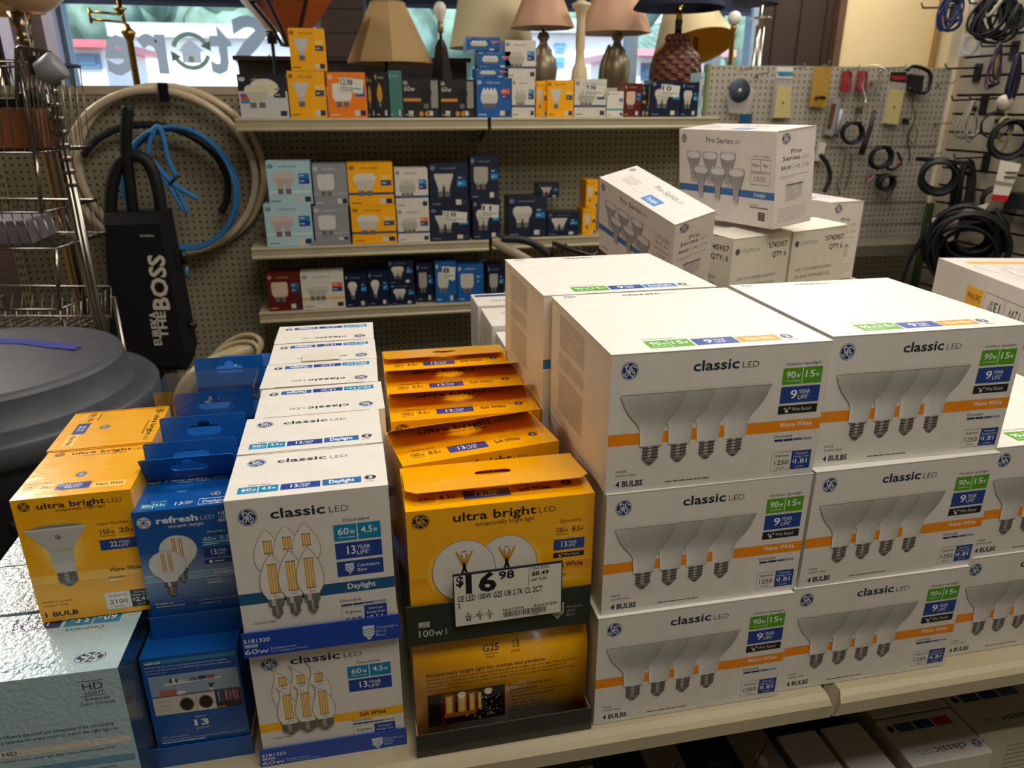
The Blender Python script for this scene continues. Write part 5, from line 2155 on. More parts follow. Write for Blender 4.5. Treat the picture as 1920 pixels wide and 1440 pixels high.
zm = Z2
sb('sky', 493, 384, 582, 461, zm, 'lower light blue two bulb box on the middle shelf', group=G2)
sb('sky', 497, 303, 580, 0, at(520, 384, Y=SF + .012).z, 'upper light blue two bulb box on the middle shelf', group=G2)
gy = sb('smoke', 586, 387, 652, 460, zm + .004, 'lower grey candle bulb box on the middle shelf', group=G2)
sb('smoke', 584, 308, 648, 0, at(600, 387, Y=SF + .012).z, 'upper grey candle bulb box on the middle shelf', group=G2)
a, b = at(584, 450, Y=SF + .004), at(656, 450, Y=SF + .004)
tr = make_tray(b.x - a.x, .11, a.z - zm - .004, '#84878f')
tr.location = (a.x, SF + .006, zm + .001)
tag(tr, 'grey display tray under the grey candle boxes', 'tray')
sb('amber', 657, 387, 741, 461, zm, 'lower yellow two bulb box on the middle shelf', group=G2)
sb('amber', 650, 306, 735, 0, at(690, 387, Y=SF + .012).z, 'upper yellow two bulb box on the middle shelf', group=G2)
sb('whitered', 744, 391, 804, 460, zm, 'lower white bulb box with a red chip on the middle shelf', group=G2)
sb('white', 739, 316, 801, 0, at(770, 391, Y=SF + .012).z, 'upper white bulb box with a blue chip on the middle shelf', group=G2)
sb('navy', 806, 389, 880, 459, zm, 'lower navy reflector box with a large price sticker', group=G2, sticker='12.98')
sb('navy', 804, 306, 876, 0, at(840, 389, Y=SF + .012).z, 'upper navy reflector box beside the white boxes', group=G2)
sb('navyA', 886, 375, 938, 457, zm, 'navy box with a square price sticker on the middle shelf', group=G2, sticker='11')
sb('navyT', 881, 293, 935, 0, at(910, 375, Y=SF + .012).z, 'tall navy box at the top of the middle shelf stack', group=G2)
zm2 = Z2 + .004
sb('navyA', 953, 369, 1025, 455, zm2, 'navy box showing four white bulbs on the middle shelf', group=G2)
sb('navy', 1010, 345, 1049, 0, zm2 + .14, 'small navy box raised behind the four bulb box', group=G2, y=SF + .11)
sb('navyE', 1008, 402, 1052, 448, zm2, 'navy box propping up the small raised one', group=G2, y=SF + .11)
sb('navy', 1027, 399, 1086, 452, zm2, 'low navy reflector box next to the four bulb box', group=G2)
sb('amberflood', 1093, 392, 1118, 452, zm2, 'yellow box at the far end of the middle shelf, lower one', group=G2)
sb('amberflood', 1100, 338, 1122, 0, at(1100, 392, Y=SF + .012).z, 'yellow box at the far end of the middle shelf, upper one', group=G2)

zb = Z3
sb('red', 498, 513, 560, 580, zb, 'dark red two tube box on the lowest shelf', group=G3)
sb('whiteyel', 562, 513, 643, 579, zb, 'white box with a yellow band on the lowest shelf', group=G3)
sb('navyE', 645, 514, 687, 578, zb, 'navy single bulb box next to the yellow banded box', group=G3)
sb('navyE', 689, 510, 727, 577, zb, 'second navy single bulb box from the yellow banded box', group=G3)
sb('navyA', 731, 533, 778, 578, zb, 'low navy two bulb box under another on the lowest shelf', group=G3)
sb('navyA', 727, 490, 774, 0, at(750, 533, Y=SF + .012).z, 'navy box resting on the low navy two bulb box', group=G3)
sb('navyT', 780, 494, 811, 577, zb, 'narrow dark navy box beside the blue boxes', group=G3, y=SF + .04)
sb('blue', 815, 492, 855, 576, zb, 'blue tube bulb box with a price sticker on the lowest shelf', group=G3, sticker='8')
sb('blue', 857, 497, 906, 574, zb, 'wider blue tube bulb box on the lowest shelf', group=G3)
sb('navyT', 914, 498, 945, 572, zb, 'dark blue box at the end of the lowest shelf row', group=G3)

# ---- wing panel of hanging parts
WGY = 3.14
a, b = at(1331, 122, Y=WGY), at(1785, 130, Y=WGY)
e = empty('wing_panel', ((a.x + b.x) / 2, WGY, 0))
wing = e
tag(e, 'white pegboard wing panel hung with small electrical parts', 'shelving bay')
h = (b.x - a.x) / 2
q = MB(); q.box((-h, 0, .15), (h, .012, a.z), '#b8b0a2'); q.build('pegboard_panel', PEGW, e)
q = MB(); q.box((-h - .012, -.01, .0), (-h, .03, a.z + .002), '#7c8a58'); q.build('green_post', PAINT, e)
pz = at(1730, 380, Y=WGY).z
q = MB(); q.box((h, -.02, 0), (h + .03, .03, pz), '#3c5238'); q.build('green_post', PAINT, e)
for py in (275, 380, 420, 470):
    q = MB(); z = at(1650, py, Y=WGY).z
    q.box((-h, -.0025, z), (h, 0, z + .006), '#8d8474'); q.build('seam_strip', PAINT, e)


def pt(px, py, d=.02):
    return at(px, py, Y=WGY - d)


def hook(px, py, L=.10, name='peg_hook', lab=None):
    p = pt(px, py, 0)
    q = MB()
    q.tube([p, p + Vector((0, -L, .004)), p + Vector((0, -L - .008, .018))], .0022, '#8f8a82', 6)
    q.tube([p + Vector((-.012, 0, -.01)), p + Vector((.012, 0, -.01)), p + Vector((0, -.004, 0))], .002, '#8f8a82', 6)
    o = q.build(name, SATIN)
    tag(o, lab, 'hook', 'hooks on the wing panel')
    return o


for px, py, L, lab in ((1386, 133, .09, 'peg hook holding the round foam disc'), (1418, 140, .10, 'bare peg hook beside the foam disc bag'), (1482, 130, .10, 'peg hook over the first ivory plate'),
                       (1540, 124, .05, 'peg hook over the gold card'), (1590, 131, .07, 'peg hook holding the first red card'), (1650, 130, .16, 'long peg hook with the white pull cord'),
                       (1757, 158, .10, 'bare peg hook beside the black handle'), (1752, 232, .10, 'bare peg hook beside the thin dark wire'), (1745, 288, .06, 'lowest bare peg hook near the green post')):
    hook(px, py, L, 'peg_hook', lab)


def slab(q, corners, th, col, mat=0):
    """flat package given by four pixel corners"""
    P_ = [pt(x, y, .03) for x, y in corners]
    q.prism(P_, (0, th, 0), col, mat)


# round foam disc in a clear bag
q = MB(); slab(q, [(1362, 178), (1388, 132), (1418, 170), (1402, 214), (1368, 212)], .012, '#ffffff')
bagA = q.build('clear_bag', FROST)
tag(bagA, 'clear bag holding a round grey foam disc', 'package')
c = pt(1386, 170, .024)
q = MB()
M = Matrix.Translation(c) @ Matrix.Rotation(R(90), 4, 'X')
q.lathe([(.008, -.006), (.048, -.006), (.05, 0), (.048, .006), (.008, .006)], '#3c4250', 28, 0, M=M)
q.lathe([(.0001, -.004), (.009, -.004), (.009, .007), (.0001, .007)], '#b9b0a4', 14, 0, M=M)
q.build('foam_disc', RUBBER, bagA)
q = MB(); slab(q, [(1386, 232), (1409, 232), (1411, 214), (1389, 214)], .004, '#1b4a78')
tag(q.build('blue_label', CARD), 'small blue label under the foam disc bag', 'label')


def plate(hd, body, lab, hcol):
    q = MB(); slab(q, body, .008, '#ffffff')
    o = q.build('wall_plate_package', FROST)
    tag(o, lab, 'package', 'ivory wall plate packages')
    cx = sum(p[0] for p in body) / 4
    cy = sum(p[1] for p in body) / 4
    ins = [(cx + (x - cx) * .80, cy + (y - cy) * .80 + 6) for x, y in body]
    q = MB()
    P_ = [pt(x, y, .034) for x, y in ins]
    q.prism(P_, (0, .007, 0), '#c2b27c')
    m = sum(P_, Vector()) / 4
    q.lathe([(.0001, 0), (.004, 0), (.004, .002), (.0001, .002)], '#4a3c20', 10, 0, M=Matrix.Translation(m + Vector((0, -.0005, 0))) @ Matrix.Rotation(R(90), 4, 'X'))
    q.build('ivory_plate', PLAS, o)
    q = MB(); slab(q, hd, .003, hcol[0])
    P_ = [pt(x, y, .0305) for x, y in hd]
    q.prism([P_[0].lerp(P_[2], .15), P_[1].lerp(P_[2], .25), P_[1].lerp(P_[2], .6), P_[0].lerp(P_[3], .6)], (0, -.0008, 0), hcol[1])
    q.build('header_card', CARD, o)


plate([(1456, 146), (1486, 147), (1487, 126), (1457, 126)], [(1446, 222), (1484, 222), (1487, 150), (1455, 149)], 'ivory wall plate package with a white header', ('#d4d6d4', '#3f7f9c'))
plate([(1669, 152), (1699, 155), (1700, 135), (1671, 135)], [(1652, 232), (1685, 236), (1700, 157), (1668, 153)], 'tilted ivory wall plate package with a red and black header', ('#1d1a1c', '#9c2430'))
q = MB(); slab(q, [(1518, 200), (1549, 202), (1561, 125), (1527, 125)], .005, '#a8843a')
P0 = pt(1537, 184, .045)
q2 = MB(); q2.tube([pt(1528, 186, .045), pt(1535, 182, .05), pt(1547, 184, .045)], .007, '#3a2c14', 8)
o = q.build('gold_card', CARD); tag(o, 'gold coloured hanging card with a dark clip', 'package')
q2.build('brass_clip', SATIN, o)
for px, lab in ((1588, 'first red carded plug from the gold card'), (1617, 'second red carded plug from the gold card')):
    q = MB(); slab(q, [(px - 12, 172), (px + 8, 173), (px + 10, 134), (px - 8, 133)], .004, '#a3202c')
    o = q.build('red_card', CARD); tag(o, lab, 'package', 'red carded plugs')
    q = MB(); slab(q, [(px - 13, 180), (px + 9, 181), (px + 11, 132), (px - 9, 131)], .012, '#ffffff')
    q.build('blister', BAG, o)
q = MB(); slab(q, [(1605, 180), (1650, 182), (1660, 150), (1612, 148)], .012, '#ffffff')
o = q.build('clear_package', BAG); tag(o, 'clear package with a red dot behind the white pull cord', 'package')
q = MB(); slab(q, [(1631, 162), (1637, 162), (1637, 154), (1632, 154)], .006, '#a3202c'); q.build('red_cap', PLAS, o)
q = MB()
P_ = smooth_path([pt(1660, 130, .17), pt(1640, 122, .14), pt(1622, 128, .10), pt(1620, 150, .06), pt(1617, 162, .05), pt(1622, 180, .05), pt(1623, 190, .05)], 5)
q.tube(P_, .0026, '#d5cfc6', 6)
q.tube([pt(1623, 188, .05), pt(1623, 194, .05)], [.004, .007], '#d5cfc6', 8)
P_ = smooth_path([pt(1651, 132, .12), pt(1648, 150, .08), pt(1646, 168, .06), pt(1655, 180, .05)], 5)
q.tube(P_, .0024, '#d5cfc6', 6)
tag(q.build('pull_cord', PLAS), 'white pull cord with a small bell hanging on the wing panel', 'cord')
# black carrying handle with a block
e = empty('carrying_loop', pt(1718, 150, .05))
tag(e, 'black carrying loop with a black block on the wing panel', 'loop')
o_ = e.location
q = MB(); q.tube([p - o_ for p in smooth_path([pt(1700, 132, .05), pt(1712, 124, .05), pt(1735, 130, .05), pt(1745, 142, .05), pt(1740, 168, .05), pt(1728, 174, .05), pt(1704, 166, .05)], 5)], .008, '#17171a', 8)
q.build('loop', RUBBER, e)
q = MB(); q.prism([p - o_ for p in (pt(1708, 168, .04), pt(1729, 171, .04), pt(1733, 143, .04), pt(1709, 139, .04))], (0, .03, 0), '#1b1b20')
q.build('block', PLAS, e)


def wire(label, pts, r, col, name='cable', d=.03, mat=RUBBER, group=None, cat='cable'):
    q = MB()
    q.tube(smooth_path([pt(x, y, d) for x, y in pts], 6), r, col, 6)
    o = q.build(name, mat)
    tag(o, label, cat, group)
    return o


def coil(q, C, rad, turns, r, col, az=0.0, sq=1.0, seed=1, jit=.12, n=26):
    rnd = random.Random(seed)
    d = Vector((math.cos(az), math.sin(az), 0))
    nn = Vector((-math.sin(az), math.cos(az), 0))
    for k in range(turns):
        rr = rad * (1 - jit * rnd.random())
        ox, oz, on = rad * jit * rnd.uniform(-.6, .6), rad * jit * rnd.uniform(-.6, .6), r * 1.6 * (k - turns / 2)
        ph = rnd.random() * 6
        pts = []
        for i in range(n):
            g = 2 * PI * i / n
            w = 1 + .05 * math.sin(2 * g + ph)
            pts.append(C + d * (ox + rr * w * math.cos(g) * sq) + Vector((0, 0, oz + rr * w * math.sin(g))) + nn * (on + r * .8 * math.sin(g + ph)))
        q.tube(pts, r, col, 6, closed=True)


def px_r(C, px):
    return px * ((C - Vector((0, 0, CH))).dot(_cr @ Vector((0, 0, -1)))) / 1384.4


def cable_coil(label, px, py, rpx, turns, r, col, d=.05, az=R(-20), sq=1.0, seed=1, name='cable_coil', ties=True, X=None, group=None, extra=None):
    C = pt(px, py, d) if X is None else at(px, py, X=X)
    e = empty(name, C)
    tag(e, label, 'cable', group)
    q = MB(); coil(q, Vector((0, 0, 0)), px_r(C, rpx), turns, r, col, az, sq, seed)
    q.build('coil', RUBBER, e)
    if ties:
        q = MB()
        rr = px_r(C, rpx)
        q.box((-r * 3, -r * 2.5 * max(2, turns / 2), rr * .82), (r * 3, r * 2.5 * max(2, turns / 2), rr * 1.06), '#101012')
        q.build('cable_tie', PLAS, e)
    return e


q = MB(); slab(q, [(1546, 252), (1562, 255), (1576, 186), (1562, 184)], .014, '#8f8a84')
P_ = [pt(x, y, .032) for x, y in ((1550, 240), (1558, 241), (1568, 195), (1560, 194))]
q.prism(P_, (0, -.0008, 0), '#5a3a2c')
tag(q.build('bit_package', CARD), 'narrow grey package printed in brown beside the red cards', 'package')
q = MB(); q.tube([pt(1568, 252, .035), pt(1578, 205, .035)], .008, '#9aa4ae', 8)
q.tube([pt(1566, 256, .035), pt(1568, 250, .035)], .009, '#20242c', 8)
tag(q.build('screwdriver', PLAS), 'grey handled tool hanging beside the narrow package', 'tool')
cable_coil('small black coil of cable with a bright plug on the wing panel', 1598, 249, 19, 6, .005, '#17171a', d=.07, seed=3)
q = MB(); q.tube([pt(1640, 206, .04), pt(1632, 240, .04), pt(1622, 268, .04), pt(1614, 290, .04)], [.006, .010, .012, .014], '#161618', 8)
tag(q.build('power_brick', PLAS), 'long black power lead bundle below the small coil', 'cable')
q = MB(); slab(q, [(1606, 214), (1618, 212), (1616, 200), (1608, 201)], .012, '#4a4038')
tag(q.build('brown_block', PLAS), 'small brown block under the white pull cord', 'adapter')
q = MB(); slab(q, [(1695, 232), (1704, 234), (1705, 223), (1696, 222)], .014, '#1a1a1c')
tag(q.build('black_block', PLAS), 'small black block beside the tilted ivory package', 'adapter')
wire('thin dark wire hanging from the black handle', [(1714, 176), (1710, 195), (1716, 215), (1712, 232), (1702, 250), (1710, 270), (1720, 255), (1716, 236)], .002, '#2a2a2c')
wire('thin dark wire falling below the knotted one', [(1712, 234), (1702, 262), (1706, 290), (1704, 306)], .003, '#1d1d20')
cable_coil('dark tangled cord with red plugs on the wing panel', 1652, 295, 20, 6, .0042, '#18181a', d=.075, seed=5)
wire('black cord bundle beside the tangled cord', [(1662, 278), (1668, 295), (1660, 310), (1672, 318), (1690, 305), (1682, 285)], .006, '#141416')
q = MB(); q.tube([pt(1655, 310, .05), pt(1660, 306, .05)], .006, '#a32a34', 6); q.tube([pt(1684, 306, .05), pt(1690, 304, .05)], .005, '#a32a34', 6)
tag(q.build('red_plug', PLAS), 'pair of small red plugs at the tangled cord', 'plug')
q = MB(); q.tube([pt(1623, 338, .04), pt(1631, 330, .04)], .005, '#b03038', 6); q.tube([pt(1627, 341, .04), pt(1636, 333, .04), pt(1648, 318, .04)], .003, '#d0c8c0', 6)
tag(q.build('phono_plug', PLAS), 'red and white phono plug hanging below the tangled cord', 'plug')
cable_coil('small black wound adapter cord low on the wing panel', 1660, 342, 13, 7, .006, '#141416', d=.075, seed=8)
wire('thin lead trailing from the low adapter cord', [(1670, 335), (1677, 350), (1668, 366), (1658, 378)], .0022, '#1d1d20')
wire('thick dark cable hanging close to the top pro carton', [(1538, 290), (1552, 310), (1556, 335), (1545, 360)], .010, '#1f1f22', d=.06)
wire('grey brown cable hanging beside the thick dark one', [(1585, 288), (1580, 320), (1570, 345), (1575, 365)], .004, '#6a5c4a')
wire('second grey brown cable on the wing panel', [(1597, 288), (1594, 320), (1586, 350)], .004, '#5f5344')
q = MB(); slab(q, [(1530, 302), (1541, 303), (1550, 268), (1538, 266)], .02, '#cfc9b8')
tag(q.build('white_package', CARD), 'pale package hanging behind the top pro carton', 'package')
q = MB()
za = at(1700, 452, Y=2.98).z
q.box((2.02, 2.90, za - .02), (2.60, 3.12, za), '#6f6a5a')
q.box((2.02, 2.896, za - .045), (2.60, 2.90, za + .002), '#5f5a4c')
for i_, v_ in enumerate(q.v):
    q.v[i_] = tuple(Vector(v_) - wing.location)
q.build('low_shelf', PAINT, wing)

# ---- slat wall hooks and cables
SW_ = SX - .002


def sp(px, py, d=.10):
    return at(px, py, X=SX - d)


def slat_hook(px, py, lab, L=.16):
    p = at(px, py, X=SX - .004)
    e = empty('slat_hook', p)
    tag(e, lab, 'hook', 'black hooks on the slat wall')
    q = MB(); q.box((-.006, -.018, -.045), (.002, .018, .03), '#17171a'); q.build('back_plate', PAINT, e)
    q = MB(); q.tube([(0, 0, .012), (-L, 0, .008), (-L - .012, 0, .028)], .004, '#17171a', 6); q.build('prong', PAINT, e)


for px, py, lab in ((1834, 133, 'black hook with an upturned prong under the plastic bag'), (1903, 92, 'black hook above the thin coloured leads'),
                    (1880, 190, 'black hook holding the white charger'), (1846, 192, 'black hook holding the grey cable loops'), (1850, 300, 'black hook between the two black coils'),
                    (1788, 20, 'black hook holding the blue leads'), (1880, 12, 'black hook holding the white handled bag')):
    slat_hook(px, py, lab)


def loops(label, px, py, w, hgt, n, r, col, name='cable', d=.12, seed=1, cols=None, cat='cable', mat=RUBBER):
    """a bunch of hanging loops, top at (px, py)"""
    rnd = random.Random(seed)
    C = sp(px, py, d)
    e = empty(name, C)
    tag(e, label, cat, 'cables on the slat wall')
    s_ = px_r(C, 1)
    az = R(-38)
    dv = Vector((math.cos(az), math.sin(az), 0))
    nv = Vector((-dv.y, dv.x, 0))
    q = MB()
    for k in range(n):
        hh = hgt * s_ * rnd.uniform(.75, 1)
        ww = w * s_ * rnd.uniform(.35, 1) * .5
        off = dv * (w * s_ * rnd.uniform(-.25, .25)) + nv * rnd.uniform(-.03, .03)
        tw = rnd.uniform(-.3, .3)
        pts = []
        for i in range(18):
            g = 2 * PI * i / 18
            t = (1 - math.cos(g)) / 2
            wd = math.sin(g) * ww * (.5 + .7 * t)
            pts.append(off * t + dv * (wd + tw * ww * math.sin(g * 2)) - Vector((0, 0, hh * t)) + nv * (.01 * math.sin(g)))
        q.tube(pts, r, (cols[k % len(cols)] if cols else col), 6, closed=True)
    q.build('loops', mat, e)
    q = MB()
    q.tube([dv * (-w * s_ * .2) - Vector((0, 0, hgt * s_ * .18)), dv * (w * s_ * .2) - Vector((0, 0, hgt * s_ * .2))], r * 2.2, '#1a1a1c', 6)
    q.build('tie', PLAS, e)
    return e


loops('dark blue leads hanging at the top of the slat wall', 1790, -14, 42, 66, 9, .0045, '#1c2c58', 'blue_leads', seed=2)
loops('black cable tangle at the top of the slat wall', 1872, -16, 78, 90, 18, .0058, '#16161a', seed=4)
loops('black leads at the upper corner of the slat wall', 1912, 8, 26, 44, 5, .004, '#1a1a1c', seed=6)
q = MB()
P_ = smooth_path([sp(1824, -8, .14), sp(1824, 14, .14), sp(1830, 27, .14), sp(1852, 30, .14), sp(1874, 6, .14), sp(1880, -8, .14)], 5)
q.tube(P_, .007, '#d8d2c8', 8)
q.tube([sp(1826, 18, .146), sp(1842, 20, .146)], .008, '#d0622c', 6)
tag(q.build('white_strap', PLAS), 'white curved strap with an orange print on the slat wall', 'strap')
q = MB()
cc = [sp(1802, 62, .10), sp(1838, 60, .10), sp(1838, 104, .10), sp(1798, 106, .10)]
q.prism(cc, (.012, .012, 0), '#ffffff')
o = q.build('plastic_bag', FROST); tag(o, 'clear plastic bag holding a pale blue tube', 'bag')
q = MB(); q.tube(smooth_path([sp(1812, 68, .094), sp(1806, 86, .094), sp(1808, 100, .094), sp(1822, 100, .094), sp(1834, 84, .094), sp(1830, 68, .094)], 5), .006, '#9db0cc', 8)
q.build('pale_tube', PLAS, o)
loops('thin coloured leads on the slat wall', 1876, 80, 22, 84, 9, .0022, '#000000', 'coloured_leads', seed=9, cols=['#a8783c', '#4a2c6a', '#1a1a1c', '#b08a3a', '#6a3a5c', '#2a2a50'])
q = MB(); q.tube([sp(1855, 163, .12), sp(1872, 154, .12)], .009, '#1b1b1e', 8)
tag(q.build('black_connector', PLAS), 'stubby black connector under the coloured leads', 'connector')
loops('dark navy leads by the edge of the slat wall', 1910, 100, 20, 100, 6, .005, '#1a1d38', seed=11)
loops('grey cable loops on the slat wall', 1826, 188, 38, 76, 5, .0045, '#8a857c', 'grey_cable', seed=12)
e = empty('wall_charger', sp(1884, 192, .12))
tag(e, 'white wall charger with a beige wound cord', 'charger')
q = MB(); q.lathe([(.0001, -.018), (.024, -.018), (.03, -.01), (.03, .01), (.024, .018), (.0001, .018)], '#cfc8ba', 20, M=Matrix.Rotation(R(70), 4, 'Y'))
q.build('charger_body', PLAS, e)
q = MB()
coil(q, Vector((.02, -.01, -.10)), .045, 6, .0035, '#a89a78', R(-38), .6, 3)
q.tube([(0, 0, -.02), (.02, -.01, -.06)], .004, '#a89a78', 6)
q.build('beige_cord', RUBBER, e)
cable_coil('black coiled cable below the white charger', 1892, 262, 34, 10, .006, '#18181a', X=SX - .10, az=R(-38), sq=.9, seed=14)
cable_coil('wide thin black loop beside the white charger', 1868, 236, 26, 2, .0035, '#1a1a1c', X=SX - .05, az=R(-38), seed=15, ties=False)
cable_coil('large black cable coil near the green post', 1760, 331, 30, 13, .0080, '#121214', X=SX - .24, az=R(-38), seed=16)
loops('black cord folded in a bundle beside the large coil', 1818, 300, 34, 110, 12, .0075, '#121214', 'folded_cord', d=.08, seed=17)
cc = [sp(1858, 376, .15), sp(1887, 378, .15), sp(1915, 308, .15), sp(1876, 300, .15)]
q = MB(); q.prism(cc, (.003, .003, 0), '#d9d2c4')
m0 = [p.lerp(cc[3] if i in (0,) else cc[2], 0) for i, p in enumerate(cc)]
dn = Vector((-.002, -.002, 0))
q.prism([cc[0] + dn, cc[1] + dn, cc[1].lerp(cc[2], .16) + dn, cc[0].lerp(cc[3], .16) + dn], (.001, .001, 0), '#b3262c')
q.prism([cc[0].lerp(cc[3], .42) + dn, cc[1].lerp(cc[2], .42) + dn, cc[1].lerp(cc[2], .50) + dn, cc[0].lerp(cc[3], .50) + dn], (.001, .001, 0), '#8f867a')
for t in (.62, .74):
    q.tube([cc[0].lerp(cc[3], t).lerp(cc[1].lerp(cc[2], t), .4) + dn * 2, cc[0].lerp(cc[3], t + .04).lerp(cc[1].lerp(cc[2], t + .04), .95) + dn * 2], .003, '#4a423a', 5)
tag(q.build('product_card', CARD), 'white product card with a red foot on the slat wall', 'card')
cable_coil('black cable behind the white product card', 1868, 376, 24, 5, .006, '#141416', X=SX - .06, az=R(-38), seed=18, ties=False)
a = sp(1900, 374, .06)
q = MB(); q.box((a.x - .04, a.y - .20, a.z - .03), (a.x + .05, a.y, a.z + .03), '#26262a')
q.box((a.x - .03, a.y - .19, a.z + .028), (a.x + .04, a.y - .01, a.z + .0305), '#0e0e10')
tag(q.build('black_box', PLAS), 'black boxy device beside the white product card', 'device')
# big extension cord coil with a white sleeve
C = at(1812, 452, X=SX - .22)
e = empty('extension_cord', C)
tag(e, 'big black extension cord coil with a white paper sleeve', 'cable')
q = MB()
rr = px_r(C, 66)
coil(q, Vector((0, 0, -.02)), rr, 20, .0085, '#0f0f11', R(-38), .95, 21, .30)
coil(q, Vector((.01, 0, .01)), rr * .62, 10, .0085, '#0f0f11', R(-38), 1.1, 23, .35)
for k in range(3):
    q.tube(smooth_path([(-rr * .9, rr * .5, .02 + .02 * k), (-rr * 1.15, rr * .7, -.10), (-rr * 1.2, rr * .8, -.24 - .03 * k)], 5), .007, '#0f0f11', 6)
q.build('coil', RUBBER, e)
q = MB()
d = Vector((math.cos(R(-38)), math.sin(R(-38)), 0))
nv = Vector((d.y, -d.x, 0))
def lp(a_, b_, n_=.055):
    return d * (a_ * rr) + Vector((0, 0, b_ * rr)) + nv * n_
q.prism([lp(-.95, .42), lp(.25, .95), lp(.3, 1.12), lp(-.98, .62)], nv * .004, '#d5ccc0')
q.prism([lp(-.82, .48), lp(-.35, .68), lp(-.25, .1), lp(-.5, .0)], nv * .005, '#d5ccc0')
q.build('paper_sleeve', CARD, e)
q = MB(); q.tube([lp(.2, .8, .02), lp(.5, .9, .02), lp(.85, .45, .02), lp(.95, -.2, .02)], .016, '#0f0f11', 7)
q.build('cord_end', RUBBER, e)
q = MB(); q.box((SX - .03, 1.9, 0), (SX - .004, 1.96, 1.36), '#b08a4c')
tag(q.build('wood_strip', WOOD), 'raw wood strip at the edge of the slat wall', 'strip')

# ================================================================== HOSES, VACUUM, RACK, CAN
HY = 3.165


def hp(px, py, y=HY):
    return at(px, py, Y=y)


def hose(label, cpx, cpy, rx, ry, turns, r, col, name, mat=PLAS, y=HY, seed=1, jit=.03, drop=0, a0=0, a1=2 * PI, group=None):
    C = hp(cpx, cpy, y)
    s_ = px_r(C, 1)
    q = MB()
    rnd = random.Random(seed)
    full = a1 - a0 > 6.2
    for k in range(turns):
        R1, R2 = rx * s_ * (1 - jit * rnd.random()), ry * s_ * (1 - jit * rnd.random())
        ox, oz = rnd.uniform(-1, 1) * jit * rx * s_, rnd.uniform(-1, .2) * jit * ry * s_
        n = 44
        P_ = [C + Vector((ox + R1 * math.cos(a0 + (a1 - a0) * i / n), -r * 2.1 * k, oz + R2 * math.sin(a0 + (a1 - a0) * i / n))) for i in range(n if full else n + 1)]
        q.tube(P_, r, col, 10, closed=full)
    o = q.build(name, mat)
    tag(o, label, 'hose', group)
    return o


CLR = inkmat('milky_vinyl', .25, coat=.4)
o = hose('milky vinyl hose hung in a wide coil on the pegboard', 320, 322, 168, 154, 2, .0145, '#d3c2a4', 'clear_hose', CLR, HY - .004, 5, .055)
q = MB()
p = hp(307, 172, HY - .05)
q.box((-.016, -.012, -.035), (.016, .012, .03), '#111114')
q.build('strap', CLOTH, o, loc=p)
q = MB()
p = hp(308, 178, PY - .002)
q.tube([p, p + Vector((.0, -.11, 0)), p + Vector((0, -.12, .02))], .003, '#8f8a82', 6)
q.tube([p + Vector((-.02, -.01, .0)), p + Vector((.0, -.05, -.03)), p + Vector((.02, -.01, -.03))], .002, '#8f8a82', 6)
tag(q.build('peg_hook', SATIN), 'wire peg hook carrying the milky hose', 'hook')
hose('black hose looped behind the blue hose', 290, 345, 130, 105, 1, .013, '#1f2023', 'black_hose', RUBBER, HY - .045, 4, 0, a0=R(-32), a1=R(150))
b = hose('blue air hose coil hanging inside the milky hose', 342, 352, 100, 112, 4, .0075, '#2f78b4', 'blue_hose', RUBBER, HY - .09, 6, .05)
q = MB()
off = .14
for pts, r in (([(282, 250), (295, 238), (304, 250), (316, 300), (330, 330)], .010), ([(285, 300), (300, 318), (325, 345), (345, 358), (370, 372)], .011),
               ([(276, 290), (282, 262), (290, 245)], .008), ([(300, 325), (318, 352), (345, 395)], .008), ([(320, 330), (334, 360), (352, 400)], .009)):
    q.tube(smooth_path([hp(x, y_, HY - off) for x, y_ in pts], 5), r, '#3a86c8', 8)
q.build('hose_end', RUBBER, b)
q = MB(); q.tube([hp(318, 345, HY - off - .012), hp(334, 330, HY - off - .012)], .005, '#121214', 6); q.build('tie', PLAS, b)

# upright vacuum cleaner leaning on the pegboard
VY = 2.78
e = empty('upright_vacuum', (hp(270, 700, VY).x, VY, 0))
tag(e, 'black upright vacuum cleaner with a cloth bag, leaning on the pegboard', 'vacuum cleaner')


def vp(px, py, y=VY):
    return hp(px, py, y) - e.location


q = MB()
A = [vp(194, 402), vp(306, 398), vp(330, 520), vp(358, 662), vp(350, 694), vp(218, 690), vp(206, 660), vp(200, 520)]
n = len(A)
Bk = [p + Vector((.0, .13, 0)) for p in A]
Fm = [p.lerp(sum(A, Vector()) / n, .10) + Vector((0, -.035, 0)) for p in A]
q.add(Fm + A + Bk, [tuple(range(n))] + [(n + i, n + (i + 1) % n, (i + 1) % n, i) for i in range(n)] + [(2 * n + i, 2 * n + (i + 1) % n, n + (i + 1) % n, n + i) for i in range(n)] + [tuple(range(3 * n - 1, 2 * n - 1, -1))], '#18181b', 0, False)
bag = q.build('dust_bag', CLOTH, e)
q = MB()


def vtext(t, p0, p1, hpx, dirx=-1):
    P0, P1 = vp(*p0, VY - .0365), vp(*p1, VY - .0365)
    u = P1 - P0
    v = Vector((u.z, 0, -u.x)).normalized() * -px_r(hp(300, 550, VY), hpx)
    Face(q, P0, u, v).text(t, 0, 0, 1, 1, '#c9c4b4', 1, .03)


